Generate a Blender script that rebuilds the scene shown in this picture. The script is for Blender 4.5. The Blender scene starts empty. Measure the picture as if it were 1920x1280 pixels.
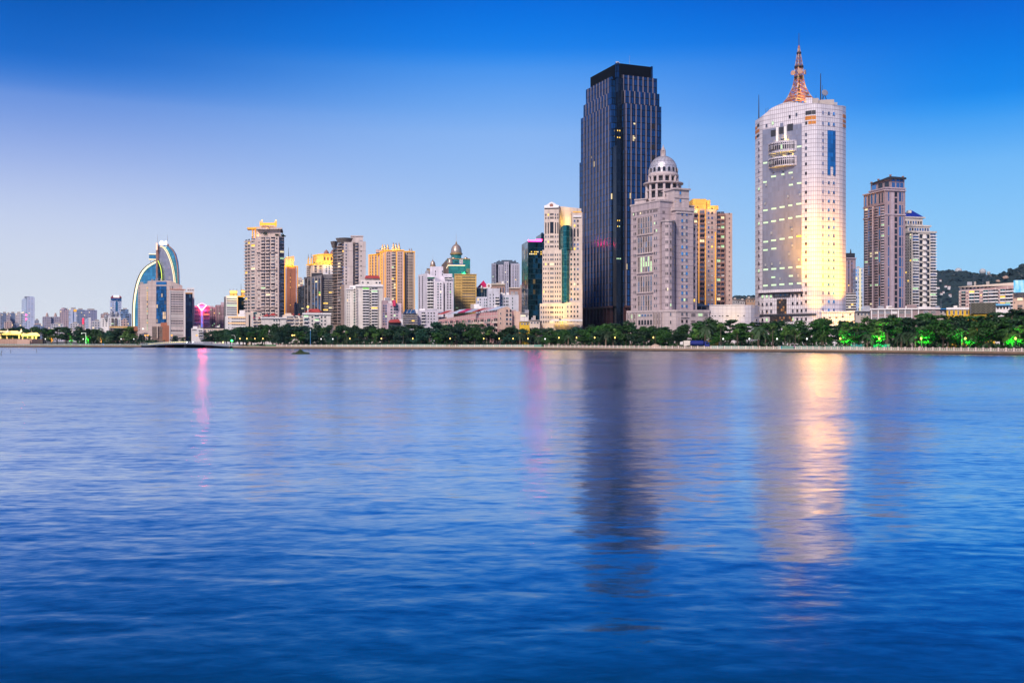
import bpy, bmesh, math, random
from mathutils import Vector, Matrix, noise
random.seed(7)
R = math.radians
scene = bpy.context.scene
COL = scene.collection

# ------------------------------------------------------------------ camera
F, HZ, CX, CAMZ = 1866.667, 636.0, 960.0, 5.0      # focal length / horizon in photo pixels, eye height
cam = bpy.data.objects.new('camera', bpy.data.cameras.new('camera'))
COL.objects.link(cam)
cam.location = (0, 0, CAMZ)
cam.rotation_euler = (R(90), 0, 0)
cam.data.lens = 35.0
cam.data.sensor_width = 36.0
cam.data.shift_y = -4.0 / 1920.0
cam.data.clip_start = 0.5
cam.data.clip_end = 60000
scene.camera = cam

# ------------------------------------------------------------------ render look
scene.view_settings.view_transform = 'Standard'
scene.view_settings.look = 'None'
scene.view_settings.exposure = 0.08
scene.view_settings.gamma = 1.0
scene.render.engine = 'CYCLES'
scene.cycles.use_denoising = True
scene.cycles.max_bounces = 6
scene.cycles.sample_clamp_indirect = 40.0

# ------------------------------------------------------------------ dusk sky
SUN_EL, SUN_AZ = R(38), R(-156)                    # soft western glow: left of and behind the camera
world = bpy.data.worlds.new('World')
scene.world = world
world.use_nodes = True
nt = world.node_tree
nt.nodes.clear()
def N(t, **kw):
    n = nt.nodes.new(t)
    for k, v in kw.items():
        setattr(n, k, v)
    return n
def L(a, b):
    nt.links.new(a, b)
def srgb(r, g, b):
    f = lambda c: (c/255/12.92) if c/255 <= 0.04045 else ((c/255+0.055)/1.055)**2.4
    return (f(r), f(g), f(b), 1)
tc = N('ShaderNodeTexCoord')
sep = N('ShaderNodeSeparateXYZ'); L(tc.outputs['Generated'], sep.inputs[0])
def ramp(stops):
    r = N('ShaderNodeValToRGB')
    r.color_ramp.interpolation = 'B_SPLINE'
    e = r.color_ramp.elements
    e[0].position, e[0].color = stops[0][0], stops[0][1]
    e[1].position, e[1].color = stops[-1][0], stops[-1][1]
    for p, c in stops[1:-1]:
        k = e.new(p); k.color = c
    return r
mz = N('ShaderNodeMath', operation='MULTIPLY'); mz.inputs[1].default_value = 2.0    # ramp position = 2 * sin(elevation)
L(sep.outputs['Z'], mz.inputs[0])
SKY_L = [(0.0, srgb(230,234,243)), (0.06, srgb(225,231,242)), (0.132, srgb(217,225,241)), (0.228, srgb(199,212,241)), (0.323, srgb(162,184,236)),
         (0.433, srgb(96,144,224)), (0.47, srgb(52,122,214)), (0.505, srgb(18,107,206)), (0.59, srgb(0,90,188)), (0.66, srgb(0,72,164)), (0.8, srgb(0,44,118)), (1.0, srgb(0,26,86))]
SKY_C = [(0.0, srgb(206,228,250)), (0.10, srgb(196,220,249)), (0.25, srgb(170,202,246)), (0.405, srgb(132,180,244)), (0.455, srgb(112,170,243)),
         (0.523, srgb(70,150,241)), (0.562, srgb(4,129,236)), (0.645, srgb(0,108,224)), (0.72, srgb(0,86,192)), (0.85, srgb(0,54,136)), (1.0, srgb(0,32,96))]
SKY_R = [(0.0, srgb(176,224,255)), (0.08, srgb(164,216,254)), (0.178, srgb(150,209,253)), (0.319, srgb(114,187,251)), (0.392, srgb(62,160,247)), (0.441, srgb(0,140,242)),
         (0.584, srgb(0,98,216)), (0.68, srgb(0,80,188)), (0.8, srgb(0,56,142)), (1.0, srgb(0,34,100))]
SKY_B = [(0.0, srgb(150,164,204)), (0.1, srgb(134,160,212)), (0.35, srgb(84,138,214)), (0.7, srgb(34,98,196)), (1.0, srgb(10,64,160))]
ramps = []
for st in (SKY_L, SKY_C, SKY_R, SKY_B):
    r = ramp(st); L(mz.outputs[0], r.inputs[0]); ramps.append(r)
def mapr(src, a, b):
    m = N('ShaderNodeMapRange', interpolation_type='SMOOTHSTEP')
    m.inputs['From Min'].default_value = a; m.inputs['From Max'].default_value = b
    L(src, m.inputs['Value'])
    return m.outputs[0]
def mixc(fac, a, b):
    m = N('ShaderNodeMix', data_type='RGBA')
    L(fac, m.inputs['Factor']); L(a, m.inputs['A']); L(b, m.inputs['B'])
    return m.outputs['Result']
# azimuth without elevation: x / horizontal length, slightly warped so the haze bank is not a straight band
hyp = N('ShaderNodeCombineXYZ'); L(sep.outputs['X'], hyp.inputs[0]); L(sep.outputs['Y'], hyp.inputs[1])
nrm = N('ShaderNodeVectorMath', operation='NORMALIZE'); L(hyp.outputs[0], nrm.inputs[0])
sp2 = N('ShaderNodeSeparateXYZ'); L(nrm.outputs[0], sp2.inputs[0])
c1 = mixc(mapr(sp2.outputs['X'], -0.46, 0.02), ramps[0].outputs[0], ramps[1].outputs[0])
c2 = mixc(mapr(sp2.outputs['X'], 0.0, 0.44), c1, ramps[2].outputs[0])
c3 = mixc(mapr(sp2.outputs['Y'], 0.35, -0.4), c2, ramps[3].outputs[0])
sky = N('ShaderNodeTexSky', sky_type='NISHITA')
sky.sun_disc = False
sky.sun_elevation = SUN_EL
sky.sun_rotation = SUN_AZ
bgn = N('ShaderNodeBackground'); bgn.inputs['Strength'].default_value = 0.0006
L(sky.outputs[0], bgn.inputs['Color'])
bg = N('ShaderNodeBackground'); bg.inputs['Strength'].default_value = 0.945
L(c3, bg.inputs['Color'])
addw = N('ShaderNodeAddShader'); L(bg.outputs[0], addw.inputs[0]); L(bgn.outputs[0], addw.inputs[1])
out = N('ShaderNodeOutputWorld'); L(addw.outputs[0], out.inputs['Surface'])

sun = bpy.data.objects.new('afterglow_sun', bpy.data.lights.new('afterglow_sun', 'SUN'))
COL.objects.link(sun)
sun.data.energy = 4.4
sun.data.angle = R(15)
sun.data.color = (1.0, 0.84, 0.76)
dv = Vector((math.sin(SUN_AZ)*math.cos(SUN_EL), math.cos(SUN_AZ)*math.cos(SUN_EL), math.sin(SUN_EL)))
sun.rotation_euler = dv.to_track_quat('Z', 'Y').to_euler()

# ------------------------------------------------------------------ materials
MATS = {}
def newmat(key):
    m = bpy.data.materials.new(key); m.use_nodes = True
    MATS[key] = m
    t = m.node_tree
    b = t.nodes['Principled BSDF']
    return m, t, b
def mnode(t, ty, **kw):
    n = t.nodes.new(ty)
    for k, v in kw.items(): setattr(n, k, v)
    return n
def mm(t, op, a, b=None, c=None):
    n = mnode(t, 'ShaderNodeMath', operation=op)
    for i, v in enumerate((a, b, c)):
        if v is None: continue
        if isinstance(v, (int, float)): n.inputs[i].default_value = v
        else: t.links.new(v, n.inputs[i])
    return n.outputs[0]
def mmix(t, fac, a, b):
    n = mnode(t, 'ShaderNodeMix', data_type='RGBA')
    for nm, v in (('Factor', fac), ('A', a), ('B', b)):
        if isinstance(v, (int, float)): n.inputs[nm].default_value = v
        elif isinstance(v, tuple): n.inputs[nm].default_value = v if len(v) == 4 else (*v, 1)
        else: t.links.new(v, n.inputs[nm])
    return n.outputs['Result']
def uvsplit(t):
    u = mnode(t, 'ShaderNodeUVMap'); u.uv_map = 'UVMap'
    s = mnode(t, 'ShaderNodeSeparateXYZ'); t.links.new(u.outputs[0], s.inputs[0])
    return u.outputs[0], s.outputs[0], s.outputs[1]
def linemask(t, x, period, width):
    fr = mm(t, 'FRACT', mm(t, 'DIVIDE', x, period))
    return mm(t, 'LESS_THAN', fr, width/period)

def facade(key, col, line=None, fl=3.2, ft=0.35, pw=None, pt=0.15, rough=0.75, var=0.12, metal=0.0, dirt=0.22):
    """Cladding: floor joints, optional panel joints, weather streaks; pattern lives in metre UVs."""
    if key in MATS: return MATS[key]
    m, t, b = newmat(key)
    uv, u, v = uvsplit(t)
    nz = mnode(t, 'ShaderNodeTexNoise'); nz.inputs['Scale'].default_value = 0.35; nz.inputs['Detail'].default_value = 5
    mp = mnode(t, 'ShaderNodeMapping'); mp.inputs['Scale'].default_value = (1.6, 0.12, 1)
    t.links.new(uv, mp.inputs[0]); t.links.new(mp.outputs[0], nz.inputs['Vector'])
    n2 = mnode(t, 'ShaderNodeTexNoise'); n2.inputs['Scale'].default_value = 0.16; n2.inputs['Detail'].default_value = 3
    t.links.new(uv, n2.inputs['Vector'])
    cell = mnode(t, 'ShaderNodeTexWhiteNoise', noise_dimensions='2D')
    cb = mnode(t, 'ShaderNodeCombineXYZ')
    t.links.new(mm(t, 'FLOOR', mm(t, 'DIVIDE', u, pw or 4.0)), cb.inputs[0])
    t.links.new(mm(t, 'FLOOR', mm(t, 'DIVIDE', v, fl)), cb.inputs[1])
    t.links.new(cb.outputs[0], cell.inputs['Vector'])
    k = mm(t, 'ADD', mm(t, 'MULTIPLY', mm(t, 'SUBTRACT', cell.outputs[0], 0.5), var),
           mm(t, 'ADD', 1.0, mm(t, 'MULTIPLY', mm(t, 'SUBTRACT', n2.outputs[0], 0.5), 0.3)))
    streak = mm(t, 'MULTIPLY', mm(t, 'MAXIMUM', mm(t, 'SUBTRACT', nz.outputs[0], 0.45), 0.0), dirt*4)
    k = mm(t, 'MULTIPLY', k, mm(t, 'SUBTRACT', 1.0, streak))
    base = mnode(t, 'ShaderNodeVectorMath', operation='SCALE'); base.inputs[0].default_value = col[:3]
    t.links.new(k, base.inputs['Scale'])
    c = base.outputs[0]
    if line is not None:
        msk = linemask(t, v, fl, ft)
        if pw: msk = mm(t, 'MAXIMUM', msk, linemask(t, u, pw, pt))
        c = mmix(t, msk, c, (*line[:3], 1))
    t.links.new(c, b.inputs['Base Color'])
    b.inputs['Roughness'].default_value = rough
    b.inputs['Metallic'].default_value = metal
    return m

def curtain(key, col, cw=1.5, ch=3.6, mull=(0.02,0.025,0.03), mw=0.15, mh=0.25, lit=0.0, litcol=(1,0.75,0.3), litk=1.5, metal=0.75, rough=0.12, var=0.6, tilt=0.03):
    """Glass curtain wall: panes that differ a little in tint and tilt, mullions, some rooms lit."""
    if key in MATS: return MATS[key]
    m, t, b = newmat(key)
    uv, u, v = uvsplit(t)
    cb = mnode(t, 'ShaderNodeCombineXYZ')
    t.links.new(mm(t, 'FLOOR', mm(t, 'DIVIDE', u, cw)), cb.inputs[0])
    t.links.new(mm(t, 'FLOOR', mm(t, 'DIVIDE', v, ch)), cb.inputs[1])
    wn = mnode(t, 'ShaderNodeTexWhiteNoise', noise_dimensions='2D'); t.links.new(cb.outputs[0], wn.inputs['Vector'])
    k = mm(t, 'ADD', 1-var/2, mm(t, 'MULTIPLY', wn.outputs[0], var))
    base = mnode(t, 'ShaderNodeVectorMath', operation='SCALE'); base.inputs[0].default_value = col[:3]
    t.links.new(k, base.inputs['Scale'])
    msk = mm(t, 'MAXIMUM', linemask(t, u, cw, mw), linemask(t, v, ch, mh))
    t.links.new(mmix(t, msk, base.outputs[0], (*mull, 1)), b.inputs['Base Color'])
    t.links.new(mm(t, 'MULTIPLY', metal, mm(t, 'SUBTRACT', 1.0, msk)), b.inputs['Metallic'])
    b.inputs['Roughness'].default_value = rough
    # each pane leans a little differently
    geo = mnode(t, 'ShaderNodeNewGeometry')
    off = mnode(t, 'ShaderNodeVectorMath', operation='SUBTRACT'); t.links.new(wn.outputs[1], off.inputs[0]); off.inputs[1].default_value = (0.5,0.5,0.5)
    sc = mnode(t, 'ShaderNodeVectorMath', operation='SCALE'); t.links.new(off.outputs[0], sc.inputs[0]); sc.inputs['Scale'].default_value = tilt
    ad = mnode(t, 'ShaderNodeVectorMath', operation='ADD'); t.links.new(geo.outputs['Normal'], ad.inputs[0]); t.links.new(sc.outputs[0], ad.inputs[1])
    nn = mnode(t, 'ShaderNodeVectorMath', operation='NORMALIZE'); t.links.new(ad.outputs[0], nn.inputs[0])
    t.links.new(nn.outputs[0], b.inputs['Normal'])
    if lit > 0:
        cb2 = mnode(t, 'ShaderNodeVectorMath', operation='ADD'); t.links.new(cb.outputs[0], cb2.inputs[0]); cb2.inputs[1].default_value = (91.7, 13.3, 0)
        w2 = mnode(t, 'ShaderNodeTexWhiteNoise', noise_dimensions='2D'); t.links.new(cb2.outputs[0], w2.inputs['Vector'])
        on = mm(t, 'MULTIPLY', mm(t, 'LESS_THAN', w2.outputs[0], lit), mm(t, 'SUBTRACT', 1.0, msk))
        t.links.new(mm(t, 'MULTIPLY', on, mm(t, 'MULTIPLY', wn.outputs[0], litk)), b.inputs['Emission Strength'])
        b.inputs['Emission Color'].default_value = (*litcol, 1)
    return m

def gridmat(key, wall, win=(0.05,0.07,0.1), cw=3.0, ch=3.2, wf=0.5, hf=0.5, rough=0.6, lit=0.02, litcol=(1,0.75,0.35)):
    """Far facade: small windows ruled into the wall."""
    if key in MATS: return MATS[key]
    m, t, b = newmat(key)
    uv, u, v = uvsplit(t)
    a = linemask(t, u, cw, cw*wf); c = linemask(t, v, ch, ch*hf)
    msk = mm(t, 'MULTIPLY', a, c)
    cb = mnode(t, 'ShaderNodeCombineXYZ')
    t.links.new(mm(t, 'FLOOR', mm(t, 'DIVIDE', u, cw)), cb.inputs[0])
    t.links.new(mm(t, 'FLOOR', mm(t, 'DIVIDE', v, ch)), cb.inputs[1])
    wn = mnode(t, 'ShaderNodeTexWhiteNoise', noise_dimensions='2D'); t.links.new(cb.outputs[0], wn.inputs['Vector'])
    n2 = mnode(t, 'ShaderNodeTexNoise'); n2.inputs['Scale'].default_value = 0.09; t.links.new(uv, n2.inputs['Vector'])
    ws = mnode(t, 'ShaderNodeVectorMath', operation='SCALE'); ws.inputs[0].default_value = win[:3]
    t.links.new(mm(t, 'MULTIPLY', wn.outputs[0], 2.0), ws.inputs['Scale'])
    wl = mnode(t, 'ShaderNodeVectorMath', operation='SCALE'); wl.inputs[0].default_value = wall[:3]
    t.links.new(mm(t, 'ADD', 0.8, mm(t, 'MULTIPLY', n2.outputs[0], 0.4)), wl.inputs['Scale'])
    t.links.new(mmix(t, msk, wl.outputs[0], ws.outputs[0]), b.inputs['Base Color'])
    t.links.new(mm(t, 'SUBTRACT', rough, mm(t, 'MULTIPLY', msk, rough-0.15)), b.inputs['Roughness'])
    on = mm(t, 'MULTIPLY', msk, mm(t, 'LESS_THAN', wn.outputs[0], lit))
    t.links.new(mm(t, 'MULTIPLY', on, 1.4), b.inputs['Emission Strength'])
    b.inputs['Emission Color'].default_value = (*litcol, 1)
    return m

def plain(key, col, rough=0.7, metal=0.0, var=0.25, scale=0.6):
    if key in MATS: return MATS[key]
    m, t, b = newmat(key)
    tcn = mnode(t, 'ShaderNodeTexCoord')
    nz = mnode(t, 'ShaderNodeTexNoise'); nz.inputs['Scale'].default_value = scale; nz.inputs['Detail'].default_value = 4
    t.links.new(tcn.outputs['Object'], nz.inputs['Vector'])
    s = mnode(t, 'ShaderNodeVectorMath', operation='SCALE'); s.inputs[0].default_value = col[:3]
    t.links.new(mm(t, 'ADD', 1-var/2, mm(t, 'MULTIPLY', nz.outputs[0], var)), s.inputs['Scale'])
    t.links.new(s.outputs[0], b.inputs['Base Color'])
    b.inputs['Roughness'].default_value = rough; b.inputs['Metallic'].default_value = metal
    return m
def glow(key, col, k):
    if key in MATS: return MATS[key]
    m, t, b = newmat(key)
    b.inputs['Base Color'].default_value = (*[c*0.5 for c in col], 1)
    b.inputs['Emission Color'].default_value = (*col, 1)
    b.inputs['Emission Strength'].default_value = k
    return m
def glass(key, col, metal=0.6, rough=0.1):
    if key in MATS: return MATS[key]
    m, t, b = newmat(key)
    oi = mnode(t, 'ShaderNodeObjectInfo')
    s = mnode(t, 'ShaderNodeVectorMath', operation='SCALE'); s.inputs[0].default_value = col
    t.links.new(mm(t, 'ADD', 0.5, oi.outputs['Random']), s.inputs['Scale'])
    t.links.new(s.outputs[0], b.inputs['Base Color'])
    b.inputs['Metallic'].default_value = metal; b.inputs['Roughness'].default_value = rough
    return m
G_DARK = glass('window_glass_dark', (0.025,0.03,0.04), 0.3)
G_BLUE = glass('window_glass_blue', (0.08,0.22,0.42), 0.7)
G_SKY = glass('window_glass_bright_blue', (0.06,0.32,0.62), 0.6)
G_GREEN = glass('window_glass_green', (0.02,0.14,0.14), 0.6)
G_GREY = glass('window_glass_grey', (0.16,0.18,0.22), 0.5)
G_PALE = glass('window_glass_curtained', (0.42,0.43,0.42), 0.0, 0.4)
G_LITY = glow('window_lit_yellow', (1.0,0.62,0.08), 1.2)
G_LITW = glow('window_lit_pale_green', (0.62,1.0,0.55), 0.6)
G_LITG = glow('window_lit_green', (0.25,0.9,0.12), 0.4)
G_LITWARM = glow('window_lit_cream', (1.0,0.86,0.5), 0.9)
M_WHITE = plain('white_paint', (0.74,0.73,0.72))
M_CREAM = plain('cream_paint', (0.66,0.56,0.46))
M_DARK = plain('dark_metal', (0.03,0.032,0.04), 0.5)
M_STEEL = plain('galvanised_steel', (0.34,0.35,0.38), 0.45, 0.5)
M_CONC = plain('weathered_concrete', (0.38,0.34,0.31))
M_GOLDL = glow('gold_light_strip', (1.0,0.44,0.015), 0.95)
M_GOLDB = glow('gold_light_bright', (1.0,0.66,0.14), 1.7)
M_NEON = glow('pink_neon', (1.0,0.004,0.025), 120.0)
M_NEONV = glow('violet_neon', (1.0,0.012,0.12), 36.0)
M_WLED = glow('warm_white_light_strip', (1.0,0.84,0.5), 1.35)
M_REDROOF = plain('red_roof_tiles', (0.42,0.06,0.05), 0.7)
M_PINKRED = plain('crimson_roof_sheet', (0.52,0.02,0.10), 0.5)

# ------------------------------------------------------------------ geometry helpers
def PX(x, D): return (x-CX)/F*D
def PZ(y, D): return CAMZ+(HZ-y)/F*D
def V2(x, D): return Vector((PX(x, D), D))
def link(o, parent=None):
    COL.objects.link(o)
    if parent is not None: o.parent = parent
    return o
def tag(o, label, cat, group=None, kind=None):
    if label: o['label'] = label
    if cat: o['category'] = cat
    if group: o['group'] = group
    if kind: o['kind'] = kind
    return o
def empty(name, label, cat, loc, group=None, rz=0.0):
    o = bpy.data.objects.new(name, None)
    o.empty_display_size = 1
    link(o); o.location = loc; o.rotation_euler = (0, 0, rz)
    return tag(o, label, cat, group)

class MB:
    """collects boxes, beams, lathes and quads into ONE mesh"""
    def __init__(s): s.v = []; s.f = []; s.m = []; s.uv = []
    def face(s, pts, mi=0, uvs=None):
        n = len(s.v); s.v += [tuple(p) for p in pts]; s.f.append(list(range(n, n+len(pts)))); s.m.append(mi)
        s.uv += uvs if uvs else [(p[0]+p[1]*0.7, p[2]) for p in pts]
    def box(s, x0, x1, y0, y1, z0, z1, mi=0, M=None):
        c = [Vector((x, y, z)) for z in (z0, z1) for y in (y0, y1) for x in (x0, x1)]
        if M is not None: c = [M @ p for p in c]
        for q in ((0,1,5,4), (1,3,7,5), (3,2,6,7), (2,0,4,6), (4,5,7,6), (2,3,1,0)):
            s.face([c[i] for i in q], mi)
        return s
    def beam(s, p, q, w, mi=0, w2=None):
        p, q = Vector(p), Vector(q); d = q-p
        if d.length < 1e-5: return s
        a = d.to_track_quat('Z', 'Y').to_matrix()
        w2 = w if w2 is None else w2
        A = [p + a @ Vector((sx*w/2, sy*w/2, 0)) for sx, sy in ((-1,-1),(1,-1),(1,1),(-1,1))]
        B = [q + a @ Vector((sx*w2/2, sy*w2/2, 0)) for sx, sy in ((-1,-1),(1,-1),(1,1),(-1,1))]
        for i in range(4):
            j = (i+1) % 4
            s.face([A[i], A[j], B[j], B[i]], mi)
        s.face(A[::-1], mi); s.face(B, mi)
        return s
    def lathe(s, prof, n=24, c=(0,0), mi=0, cap=True):
        rings = [[(c[0]+r*math.cos(2*math.pi*i/n), c[1]+r*math.sin(2*math.pi*i/n), z) for i in range(n)] for r, z in prof]
        for a in range(len(rings)-1):
            for i in range(n):
                j = (i+1) % n
                r0 = prof[a][0]
                us = [2*math.pi*r0*i/n, 2*math.pi*r0*(i+1)/n]
                s.face([rings[a][i], rings[a][j], rings[a+1][j], rings[a+1][i]], mi,
                       [(us[0], prof[a][1]), (us[1], prof[a][1]), (us[1], prof[a+1][1]), (us[0], prof[a+1][1])])
        if cap and prof[-1][0] > 0.01: s.face(rings[-1], mi)
        if cap and prof[0][0] > 0.01: s.face(rings[0][::-1], mi)
        return s
    def prism(s, pts, z0, z1, mi=0, top=True, zt=None):
        n = len(pts); u = 0.0
        zt = zt or [z1]*n
        for i in range(n):
            a, b = pts[i], pts[(i+1) % n]; l = math.hypot(b[0]-a[0], b[1]-a[1])
            s.face([(a[0],a[1],z0), (b[0],b[1],z0), (b[0],b[1],zt[(i+1)%n]), (a[0],a[1],zt[i])], mi,
                   [(u, z0), (u+l, z0), (u+l, zt[(i+1)%n]), (u, zt[i])])
            u += l
        if top: s.face([(p[0], p[1], zt[i]) for i, p in enumerate(pts)], mi)
        return s
    def build(s, name, mats, parent=None, smooth=False, off=(0,0,0)):
        me = bpy.data.meshes.new(name)
        o3 = Vector(off)
        me.from_pydata([tuple(Vector(p)-o3) for p in s.v], [], s.f)
        if not isinstance(mats, (list, tuple)): mats = [mats]
        for m in mats: me.materials.append(m)
        me.polygons.foreach_set('material_index', s.m)
        uvl = me.uv_layers.new(name='UVMap')
        flat = [c for p in s.uv for c in p]
        uvl.data.foreach_set('uv', flat)
        if smooth: me.polygons.foreach_set('use_smooth', [True]*len(s.f))
        me.update()
        o = bpy.data.objects.new(name, me)
        return link(o, parent)

def corner(xL, xC, xR, D, th):
    """rectangle seen at a corner: photo columns of its left edge, near corner and right edge, distance of the corner, yaw of the right face"""
    th = R(th); c, sn = math.cos(th), math.sin(th)
    Xc = PX(xC, D); rR = (xR-CX)/F; rL = (xL-CX)/F
    t = (rR*D-Xc)/(c-rR*sn); u = (Xc-rL*D)/(sn+rL*c)
    C = Vector((Xc, D)); Rr = C+Vector((c, sn))*t; Ll = C+Vector((-sn, c))*u
    return [Ll, C, Rr, Ll+Rr-C]
def flat(xL, xR, D, depth, th=0.0):
    th = R(th)+math.atan2(CX-(xL+xR)/2, F)          # yaw measured against the line of sight
    c, sn = math.cos(th), math.sin(th)
    A = V2(xL, D); r = (xR-CX)/F; t = (r*D-A.x)/(c-r*sn)
    B = A+Vector((c, sn))*t; n = Vector((-sn, c))*depth
    return [A, B, B+n, A+n]
def grow(pts, d):
    c = sum(pts, Vector((0, 0)))/len(pts)
    return [p+(p-c).normalized()*d*1.3 for p in pts]
def lerp(a, b, t): return a+(b-a)*t

UNIT = {}
def unit_mesh(style, gl, fr):
    k = (style, gl.name, fr.name)
    if k in UNIT: return UNIT[k]
    b = MB()
    if style == 'w':        # framed pane with sill
        b.box(-0.44, 0.44, -0.04, 0.1, 0.07, 0.93, 0)
        for x in (-0.5, 0.44): b.box(x, x+0.06, -0.1, 0.1, 0.0, 1.0, 1)
        b.box(-0.44, 0.44, -0.1, 0.1, 0.93, 1.0, 1); b.box(-0.44, 0.44, -0.28, 0.1, 0.0, 0.07, 1)
    elif style == 'p':      # plain glass strip, thin frame
        b.box(-0.47, 0.47, -0.05, 0.1, 0.02, 0.98, 0)
        for x in (-0.5, 0.47): b.box(x, x+0.03, -0.12, 0.1, 0.0, 1.0, 1)
        b.box(-0.47, 0.47, -0.12, 0.1, 0.98, 1.0, 1); b.box(-0.47, 0.47, -0.12, 0.1, 0.0, 0.02, 1)
    elif style == 'r':      # ribbon window with mullions
        for i in range(8): b.box(-0.5+i/8+0.012, -0.5+(i+1)/8-0.012, -0.04, 0.1, 0.06, 0.94, 0)
        for i in range(9): b.box(-0.5+i/8-0.012, -0.5+i/8+0.012, -0.1, 0.1, 0.0, 1.0, 1)
        b.box(-0.5, 0.5, -0.13, 0.1, 0.94, 1.0, 1); b.box(-0.5, 0.5, -0.2, 0.1, 0.0, 0.06, 1)
    elif style == 'b':      # balcony: glazed recess, slab, parapet
        b.box(-0.5, 0.5, -0.03, 0.1, 0.36, 1.0, 0)
        b.box(-0.5, 0.5, -1.25, 0.0, 0.0, 0.05, 1)
        b.box(-0.5, 0.5, -1.25, -1.1, 0.05, 0.4, 1)
        for x in (-0.5, 0.46): b.box(x, x+0.04, -1.1, 0.0, 0.05, 0.4, 1)
        b.box(-0.02, 0.02, -0.08, 0.05, 0.4, 0.96, 1)
    elif style == 'c':      # rounded bay balcony
        n = 7
        P = [(0.5*math.sin(-math.pi/2+math.pi*i/(n-1)), -1.3*math.cos(-math.pi/2+math.pi*i/(n-1))) for i in range(n)]
        b.box(-0.5, 0.5, -0.03, 0.1, 0.4, 1.0, 0)
        for i in range(n-1):
            a, c = P[i], P[i+1]
            b.face([(a[0],a[1],0), (c[0],c[1],0), (c[0],c[1],0.42), (a[0],a[1],0.42)], 1)
        b.face([(p[0],p[1],0.42) for p in P], 1); b.face([(p[0],p[1],0) for p in P][::-1], 1)
    elif style == 'ac':     # condenser box
        b.box(-0.5, 0.5, -0.5, 0.0, 0.0, 1.0, 1); b.box(-0.35, 0.2, -0.54, -0.5, 0.15, 0.85, 0)
    elif style == 'a':      # arched window
        P = [(-0.44,0.05), (0.44,0.05), (0.44,0.75)]+[(0.44*math.cos(math.pi*i/8), 0.75+0.22*math.sin(math.pi*i/8)) for i in range(1,8)]+[(-0.44,0.75)]
        b.face([(p[0], -0.06, p[1]) for p in P], 0)
        n = len(P)
        for i in range(n):
            a, c = P[i], P[(i+1) % n]
            o = lambda q: (q[0]*1.15, -0.16, (q[1]-0.5)*1.07+0.5)
            b.face([(a[0],-0.16,a[1]), (c[0],-0.16,c[1]), o(c), o(a)][::-1], 1)
            b.face([(a[0],0.05,a[1]), (c[0],0.05,c[1]), (c[0],-0.16,c[1]), (a[0],-0.16,a[1])], 1)
    ob = b.build('unit', [gl, fr])
    me = ob.data; bpy.data.objects.remove(ob)
    me.name = {'w':'window','p':'window','r':'window_band','b':'balcony','c':'balcony','ac':'air_conditioner','a':'arched_window'}[style]
    UNIT[k] = me
    return me
SNAME = {'w':'window','p':'window','r':'window_band','b':'balcony','c':'balcony','ac':'air_conditioner','a':'arched_window'}

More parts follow.
